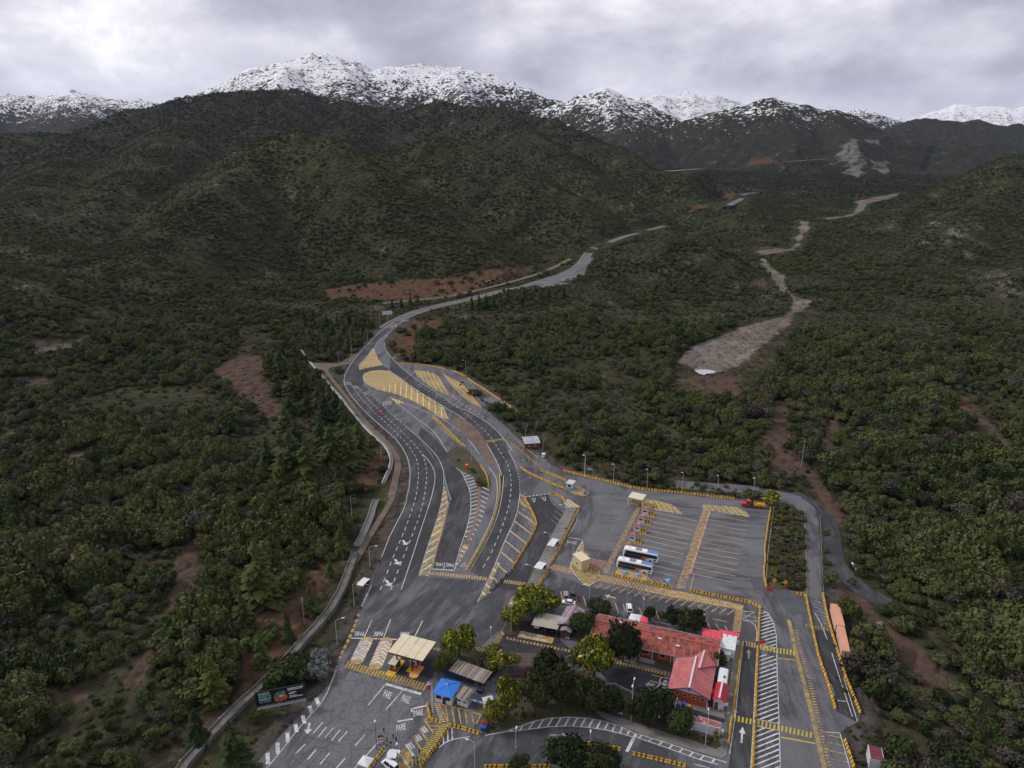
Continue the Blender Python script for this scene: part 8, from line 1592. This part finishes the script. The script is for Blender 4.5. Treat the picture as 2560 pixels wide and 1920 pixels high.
# ------------------------------------------------------------------ channel, walls, rails
def along(pts, step): return smooth_line(pts, step)
def wall_mesh(name, pts, off0, off1, z0, z1, zg=None):
    P, nn = normals2(pts); vs = []; fs = []
    for i, (p, k) in enumerate(zip(P, nn)):
        a = p + k * off0; b = p + k * off1; g = 0 if zg is None else zg[i]; vs += [(*a, g + z0), (*b, g + z0), (*b, g + z1), (*a, g + z1)]
    n = len(P)
    for i in range(n - 1):
        o, q = 4 * i, 4 * i + 4
        for k in range(4): fs.append((o + k, o + (k + 1) % 4, q + (k + 1) % 4, q + k))
    fs += [(3, 2, 1, 0), tuple(4 * (n - 1) + k for k in range(4))]; return MB().add(vs, fs)
def channel():
    px = T('A', [(915, -70), (895, 0), (858, 100), (800, 245), (725, 375), (600, 530), (480, 660), (330, 830), (150, 1010), (0, 1140)]) + T('L', [(1290, 1659), (1000, 2100)]); L = along([gp(p, 1.2) for p in px], 5); c = L[len(L) // 2]; e = empty('irrigation_channel', (0, 0, 0), 0, 'raised concrete irrigation channel running down the left bank', 'channel')
    CD_ = paint('stained_concrete', (.13, .124, .112), .9, .3, .4, dirt=(.05, .046, .04), dirt_amt=.8); wall_mesh('', L, -1.3, -1.0, -.3, 1.4).build('side_wall', CD_, e); wall_mesh('', L, 1.0, 1.3, -.3, 1.4).build('side_wall', CD_, e); wall_mesh('', L, -.999, .999, -.2, .9).build('cover_slab', CD_, e)
    P, nn = normals2(L)
    for i in range(6, len(P), 2):
        a = P[i] - nn[i] * 1.3; b = P[i] - nn[i] * 2.1; MB().bar((*a, .55), (*b, .1), .35, 1.0).build('buttress', CONCW, e)
    px = T('E', [(150, 545), (125, 600), (100, 690), (60, 790), (20, 880), (-30, 970)]); L = along([gp(p, .6) for p in px], 4); e2 = empty('open_trough', (0, 0, 0), 0, 'open concrete water trough on the bank above the channel', 'channel')
    wall_mesh('', L, -1.3, -1.0, -.3, .8).build('side_wall', CONCW, e2); wall_mesh('', L, 1.0, 1.3, -.3, .8).build('side_wall', CONCW, e2); wall_mesh('', L, -.999, .999, -.3, .25).build('floor_slab', paint('wet_concrete', (.10, .115, .11), .3), e2)
    px = T('F', [(-260, 230), (-100, 380), (0, 490), (90, 600), (180, 700), (340, 900), (420, 990), (500, 1070), (590, 1150), (640, 1230), (655, 1300), (640, 1370), (605, 1440), (578, 1500)]); L = along([gp(p, .4) for p in px], 5); zg = [float(max(h_at(p[0], p[1]), -.2)) for p in L]; e3 = empty('track_wall', (0, 0, 0), 0, 'low pale concrete wall curving along the earth track', 'wall'); wall_mesh('', L, -.55, -.15, -.6, 1.0, zg).build('outer_wall', PALEGREY, e3); wall_mesh('', L, .75, 1.1, -.6, .8, zg).build('inner_wall', CONCW, e3); wall_mesh('', L, -.149, .749, -.6, .3, zg).build('floor_slab', CONCW, e3)
channel()
def rail(t, pts, lab, mat=GREY, h=.75, z=None, sp=4.0, name='guardrail', cat='guardrail', top=True):
    L = along(G(t, pts), 2.0); e = empty(name, (*L[0][:2], 0), 0, lab, cat); o = np.array(L[0][:2]); Q = [np.array(p[:2]) - o for p in L]; Zg = [0.0 for p in L]
    mb = MB()
    for a, b, za, zb in zip(Q[:-1], Q[1:], Zg[:-1], Zg[1:]): mb.bar((*a, za + h - .12), (*b, zb + h - .12), .06, .28)
    mb.build('rail', mat, e); k = max(1, int(sp / 2))
    for i in range(0, len(Q), k): MB().box(Q[i][0] - .06, Q[i][0] + .06, Q[i][1] - .06, Q[i][1] + .06, -.2, h).build('post', mat, e)
rail('F', [(352, 308), (430, 212), (540, 102), (640, 22)], 'galvanised guardrail on the outer edge of the bend'); rail('M', [(725, 560), (732, 700), (740, 900), (750, 1110)], 'low guardrail on the right side of the exit road'); rail('M', [(612, 510), (622, 650), (628, 900), (635, 1120)], 'pale low rail on the left side of the exit road', YELP, .35, sp=6); rail('M', [(398, 460), (370, 650), (345, 850), (335, 1040)], 'thin white rail behind the right edge wall of the bus lot', PALEGREY, 1.0, sp=6)
rail('X', [(1760, 800), (1850, 800), (1910, 795), (2030, 860), (2200, 935)], 'white handrail beside the evergreens in the yard', WHT, 1.0, sp=3, name='handrail', cat='railing'); rail('P', [(1810, 1290), (1835, 1150), (1858, 1020)], 'orange pipe rail beside the white trailer', YELP, 1.0, sp=3, name='handrail', cat='railing'); rail('F', [(1800, 1100), (1900, 1185), (2010, 1275)], 'low yellow kerb rail in front of the brown cabin', YELP, .3, sp=6); rail('F', [(1720, 1105), (1860, 1215), (1960, 1300), (2040, 1370)], 'low yellow kerb rail along the frontage lane', YELP, .3, sp=6); rail('P', [(455, 130), (800, 200), (1100, 270)], 'pale lattice railing behind the long red roof', PALEGREY, 1.1, sp=3, name='handrail', cat='railing')
g = G1('C', 1360, 20); a, b = np.array(G1('C', 1372, 30)), np.array(G1('C', 1410, 90)); d = b - a; o = MB().box(-np.linalg.norm(d) / 2, np.linalg.norm(d) / 2, -.3, .3, .25, .6).box(-1.2, -1, -.25, .25, 0, .25).box(1, 1.2, -.25, .25, 0, .25).build('white_trough', WHT, None, (*((a + b) / 2), 0)); o.rotation_euler = (0, 0, math.atan2(d[1], d[0])); tag(o, 'long white trough lying beside the black track', 'trough')
# ------------------------------------------------------------------ small things
def cone(t, x, y, lab, h=.75, grp=None):
    g = G1(t, x, y); e = empty('traffic_cone', (*g, .02), 0, lab, 'cone', grp); MB().box(-.2, .2, -.2, .2, 0, .05).build('base', BLACK, e); MB().cyl(0, 0, .05, h, .15, 10, r2=.04).build('body', ORANGE, e); MB().cyl(0, 0, h * .45, h * .65, .115, 10, r2=.088).build('band', WHT, e)
for x, y, lab in ((1055, 625, 'traffic cone between the first and second lane at the upper stop line'), (1100, 628, 'traffic cone at the second lane of the upper stop line')): cone('A', x, y, lab, 1.0)
for x, y, lab in ((1702, 360, 'slim red and white marker cone beside the acacia at the crossing'), (1816, 398, 'slim red and white marker cone in the middle of the short crossing'), (1932, 425, 'slim red and white marker cone before the white post'), (2052, 235, 'slim red and white marker cone on the crossing, lower of two'), (2080, 185, 'slim red and white marker cone on the crossing, upper of two')): cone('N', x, y, lab, 1.2)
def drum(t, x, y, mat, lab, r=.45, h=1.1, name='waste_bin'):
    g = G1(t, x, y); e = empty(name, (*g, .02), 0, lab, 'bin'); MB().cyl(0, 0, 0, h, r * .85, 12, r2=r).build('body', mat, e); MB().cyl(0, 0, h, h + .1, r * 1.08, 12).build('lid', mat, e)
drum('E', 985, 268, ORANGE, 'orange bin standing in the gravel median', .8, 2.2); drum('D', 515, 270, BLUE, 'blue bin on the rounded yellow island', .5, 1.2); drum('Q', 470, 745, BLUE, 'blue and white drum on the pavement below the orange wing', .55, 1.3); drum('Q', 372, 790, NAVY, 'dark blue drum beside the small white cabin', .55, 1.3); drum('Q', 1085, 785, WHT, 'white bin at the foot of the bright red hut', .35, .8); drum('Q', 1140, 1210, WHT, 'white drum at the right end of the long white container', .45, 1.1); drum('E', 1692, 155, WHT, 'white tank on bare ground below the brown cabin', .9, 1.6, 'water_tank'); drum('Q', 875, 745, ORANGE, 'orange hydrant block at the corner of the orange wing', .4, .9)
def parasol_table(t, x, y, mat, lab):
    g = G1(t, x, y); e = empty('parasol_table', (*g, .04), 0, lab, 'table'); MB().cyl(0, 0, .72, .76, .8, 14).build('tabletop', mat, e); MB().cyl(0, 0, 0, .72, .05, 6).build('leg', GREY, e); MB().box(-1.1, 1.1, -1.25, -.95, .42, .46).box(-1.1, 1.1, .95, 1.25, .42, .46).build('bench', mat, e)
parasol_table('S', 210, 1545, SKYB, 'blue table on the painted pad, left'); parasol_table('S', 435, 1590, SKYB, 'blue table on the painted pad, right'); parasol_table('D', 1165, 965, SKYB, 'blue table on the hatched strip below the coaches')
g = G1('X', 1975, 1310); e = empty('park_bench', (*g, .15), -.2, 'blue topped bench on the lower pavement', 'bench'); MB().box(-1.0, 1.0, -.3, .3, .75, .85).build('seat', WHT, e); MB().box(-1.0, 1.0, -.32, -.301, .5, .85).build('front_board', BLUE, e)
for u in (-.85, .85): MB().box(u - .05, u + .05, -.2, .2, 0, .75).build('leg', GREY, e)
g = G1('B', 40, 1340); e = empty('cargo_tricycle', (*g, .02), 1.2, 'blue and red cargo cart with a red cover at the end of the yellow barrier', 'cart'); MB().box(-1.2, 1.2, -.6, .6, .5, 1.1).build('tray', BLUE, e); MB().box(-.2, 1.3, -.7, .7, 1.3, 1.9).box(-.1, 1.2, -.6, .6, 1.1, 1.3).build('cover', RED, e); wheels(e, (-.9, .9), .7, .35, .12)
g = G1('X', 300, 645); o = MB().box(-5.5, 5.5, -.3, .3, .5, .58).box(-5.3, -5.1, -.25, .25, 0, .5).box(-.1, .1, -.25, .25, 0, .5).box(5.1, 5.3, -.25, .25, 0, .5).build('long_bench', MAROON, None, (*g, .02)); tag(o, 'long maroon bench in front of the dark pergola', 'bench')
for t, x, y, w, h, m_, lab in (('Q', 560, 745, .9, .4, YELP, 'low yellow frame box on the pavement below the orange wing'), ('Q', 250, 870, 1.6, 1.6, PALEGREY, 'pale grey crate at the lower left corner of the small cabin'), ('Q', 150, 960, 1.2, 1.2, NAVY, 'dark blue crate among the bushes left of the white container'), ('P', 1950, 500, 1.0, 1.2, WHT, 'white unit sticking out of the ribbed cabin wall'), ('P', 1790, 760, 1.3, 1.0, CONCW, 'grey concrete block below the white cabinet'), ('P', 1760, 1560, .9, .7, WHT, 'white box behind the bright red hut'), ('N', 1960, 900, 1.2, 1.4, DARK, 'dark crate at the right end of the slatted shelter'), ('N', 1800, 1180, 1.6, .9, NAVY, 'navy crate under the right half of the slatted shelter'), ('O', 1240, 1080, 1.4, .5, SLATC, 'pale step slab in front of the tin porch'), ('N', 1080, 1330, .8, 1.0, DARK, 'dark cabinet at the front wall of the blue roofed hut')):
    g = G1(t, x, y); o = MB().box(-w / 2, w / 2, -w * .4, w * .4, .06, h).box(-w / 2 - .04, w / 2 + .04, -w * .4 - .04, w * .4 + .04, h, h + .06).box(-w * .4, w * .4, -w * .3, w * .3, 0, .06).build('storage_box', m_, None, (*g, .12)); o.rotation_euler = (0, 0, LOT); tag(o, lab, 'box')
# standing water on the river bed
def pond():
    m, nt, b = new_mat('still_water'); b.inputs['Base Color'].default_value = (.35, .36, .38, 1); b.inputs['Roughness'].default_value = .08; b.inputs['Specular IOR Level'].default_value = .8
    pts_ = GT('J', [(312, 1210), (350, 1206), (400, 1208), (440, 1218), (420, 1228), (385, 1230), (370, 1238), (340, 1230)]); P = [(p[0], p[1]) for p in pts_]; zz = float(max(h_at(*p) for p in P)) + .25; o = link('water', fan_mesh('water', P, zz), m); o['kind'] = 'structure'
pond()
# boulders, rubble pieces
def rock_mesh(s):
    r = np.random.default_rng(s); v = ICO1[0] * (1 + .3 * r.normal(size=(len(ICO1[0]), 1))) * np.array([1, .8, .6]); me = D.meshes.new('rock'); me.from_pydata([tuple(x) for x in v], [], [tuple(int(i) for i in f) for f in ICO1[1]]); me.materials.append(CONCW); return me
RK = [rock_mesh(s) for s in range(3)]
for t, x, y, s, lab in (('L', 765, 1635, 1.1, 'pale boulder on the bare ground at the lower left'), ('L', 1185, 242, .7, 'pale rock at the upper edge of the gully path'), ('L', 732, 570, .8, 'pale rock in the clearing of the left slope'), ('K', 586, 1560, .7, 'whitish rock on the left slope beside a bush'), ('J', 1195, 1150, 5.0, 'large grey boulder in the wood beyond the clearing'), ('M', 2070, 60, 1.4, 'white stone in the gully at the upper right'), ('C', 1590, 512, 1.2, 'white slab on the verge of the dirt path')):
    g = G1(t, x, y); o = link('boulder', RK[rng.randrange(3)], None, None, (*g, float(h_at(*g)) + s * .2)); o.scale = (s, s, s); o.rotation_euler = (0, 0, rng.uniform(0, 6)); tag(o, lab, 'rock')

# ------------------------------------------------------------------ people
def person_mesh(walk, armup, top, legs, hair=(.02, .015, .012)):
    """one continuous body grown from a skeleton, 1.72 m tall; clothing by height"""
    J = {}; V = []; E = []; Rr = []
    def j(n, p, r, par=None):
        J[n] = len(V); V.append(p); Rr.append(r)
        if par: E.append((J[par], J[n]))
    w = .22 if walk else .03
    j('pel', (0, 0, .93), .15); j('wai', (0, 0, 1.08), .13, 'pel'); j('che', (0, 0, 1.28), .165, 'wai'); j('nek', (0, 0.01, 1.46), .06, 'che'); j('jaw', (0, -.01, 1.54), .075, 'nek'); j('hed', (0, -.01, 1.63), .095, 'jaw'); j('top', (0, .005, 1.70), .06, 'hed')
    for s, k in ((-1, 'l'), (1, 'r')):
        sw = w * s
        j('hip' + k, (.09 * s, 0, .86), .10, 'pel'); j('kne' + k, (.10 * s, -sw * .8 - .02, .49), .068, 'hip' + k); j('ank' + k, (.10 * s, -sw * 1.3 + .03, .09), .045, 'kne' + k); j('toe' + k, (.11 * s, -sw * 1.3 - .12, .04), .04, 'ank' + k)
        j('sho' + k, (.18 * s, 0, 1.38), .07, 'che')
        if armup and s > 0: j('elb' + k, (.26 * s, -.16, 1.22), .046, 'sho' + k); j('wri' + k, (.14 * s, -.34, 1.30), .034, 'elb' + k); j('han' + k, (.10 * s, -.42, 1.33), .034, 'wri' + k)
        else: j('elb' + k, (.25 * s, sw * .5, 1.12), .046, 'sho' + k); j('wri' + k, (.25 * s, sw * .8 - .06, .88), .034, 'elb' + k); j('han' + k, (.24 * s, sw * .8 - .09, .78), .036, 'wri' + k)
    me = D.meshes.new('body'); me.from_pydata(V, E, []); ob = D.objects.new('body_tmp', me); COL.objects.link(ob); md = ob.modifiers.new('s', 'SKIN'); sub = ob.modifiers.new('d', 'SUBSURF'); sub.levels = 1; sub.render_levels = 1
    for i, r in enumerate(Rr): me.skin_vertices[0].data[i].radius = (r, r * .85)
    me.skin_vertices[0].data[0].use_root = True; bpy.context.view_layer.update()
    out = D.meshes.new_from_object(ob.evaluated_get(bpy.context.evaluated_depsgraph_get())); D.objects.remove(ob); out.name = 'body'; out.materials.clear()
    SK = paint('skin', (.36, .20, .14), .6); HA = paint('hair', hair, .7); SH = paint('shoe', (.02, .02, .02), .6)
    for m_ in (legs, top, SK, HA, SH): out.materials.append(m_)
    for p in out.polygons:
        c = p.center; z = c.z
        if z > 1.64 or (z > 1.56 and c.y > .02): k = 3
        elif z > 1.46: k = 2
        elif abs(c.x) > .17 and z < .86 and z > .7: k = 2
        elif z > .95 or abs(c.x) > .20: k = 1
        elif z < .1: k = 4
        else: k = 0
        p.material_index = k; p.use_smooth = True
    return out
CLB = paint('black_cloth', (.012, .012, .014), .8); CLG = paint('dark_green_cloth', (.022, .032, .018), .8); CLR = paint('red_overall', (.52, .02, .02), .7); CLGR = paint('grey_cloth', (.14, .14, .15), .8)
PM = {'stand': person_mesh(False, False, CLB, CLB), 'walk': person_mesh(True, False, CLB, CLB), 'hold': person_mesh(False, True, CLG, CLB), 'red': person_mesh(False, True, CLR, CLR), 'redw': person_mesh(True, False, CLR, CLR), 'grey': person_mesh(True, False, CLGR, CLB)}
def person(t, x, y, kind, rz, lab, grp=None):
    g = G1(t, x, y); e = link('person', PM[kind], None, None, (*g, .03)); e.rotation_euler = (0, 0, rz); tag(e, lab, 'person', grp)
for x, y, k, rz, lab in ((680, 610, 'stand', .4, 'person in dark clothes standing alone above the sign board group'), (565, 780, 'stand', 1.0, 'person in dark clothes left behind the striped sign board'), (610, 760, 'hold', .2, 'person in green holding up the striped sign board'), (655, 770, 'stand', -.6, 'person in dark clothes right behind the striped sign board'), (880, 745, 'hold', .3, 'person in dark clothes with a pale belt, left of a pair'), (940, 795, 'stand', -.5, 'person in dark clothes, right one of a pair on the concrete'), (830, 900, 'walk', 2.8, 'person in dark clothes walking ahead on the lane beside the gazebo'), (848, 1060, 'walk', 2.9, 'person in dark clothes walking behind, nearest the lane arrow'), (745, 800, 'grey', .4, 'person in grey beside the striped sign board'),
                      (1435, 1070, 'stand', 1.0, 'person in dark clothes at the upper end of the walkway crowd'), (1555, 1150, 'stand', -1.2, 'person in dark clothes standing on the green striped walkway'), (1312, 1215, 'hold', .5, 'person in dark clothes at the corner of the painted pad'), (1392, 1220, 'stand', 1.2, 'person in dark clothes next to the yellow walkway line'), (1248, 1345, 'stand', 2.0, 'person in dark clothes on the painted pad by its white line'), (1330, 1330, 'walk', 1.4, 'person in dark clothes on the painted pad, lower right'), (1400, 1310, 'hold', -2.0, 'person in dark clothes near the lower end of the walkway'), (1480, 1270, 'grey', 2.2, 'person in grey with a pale cap beside the walkway barrier')): person('R', x, y, k, rz, lab)
for x, y, k, rz, lab in ((300, 600, 'redw', .8, 'person in red overalls leaning over a white tool by the pergola'), (355, 600, 'red', .3, 'person in red overalls in the middle of the three at the pergola'), (395, 605, 'red', -.4, 'person in red overalls on the right of the three at the pergola')): person('X', x, y, k, rz, lab)
g = G1('R', 608, 860); e = empty('sign_board', (*g, 0), .2, 'white board with red and navy stripes held before the group', 'sign'); MB().box(-.7, .7, -.03, .03, .7, 2.0).build('panel', WHT, e); MB().box(-.6, .6, -.04, -.031, 1.55, 1.85).build('stripe', RED, e); MB().box(-.6, .6, -.04, -.031, 1.35, 1.5).build('stripe', NAVY, e)
for u in (-.6, .6): MB().box(u - .04, u + .04, -.3, .3, 0, .7).build('leg', GREY, e)
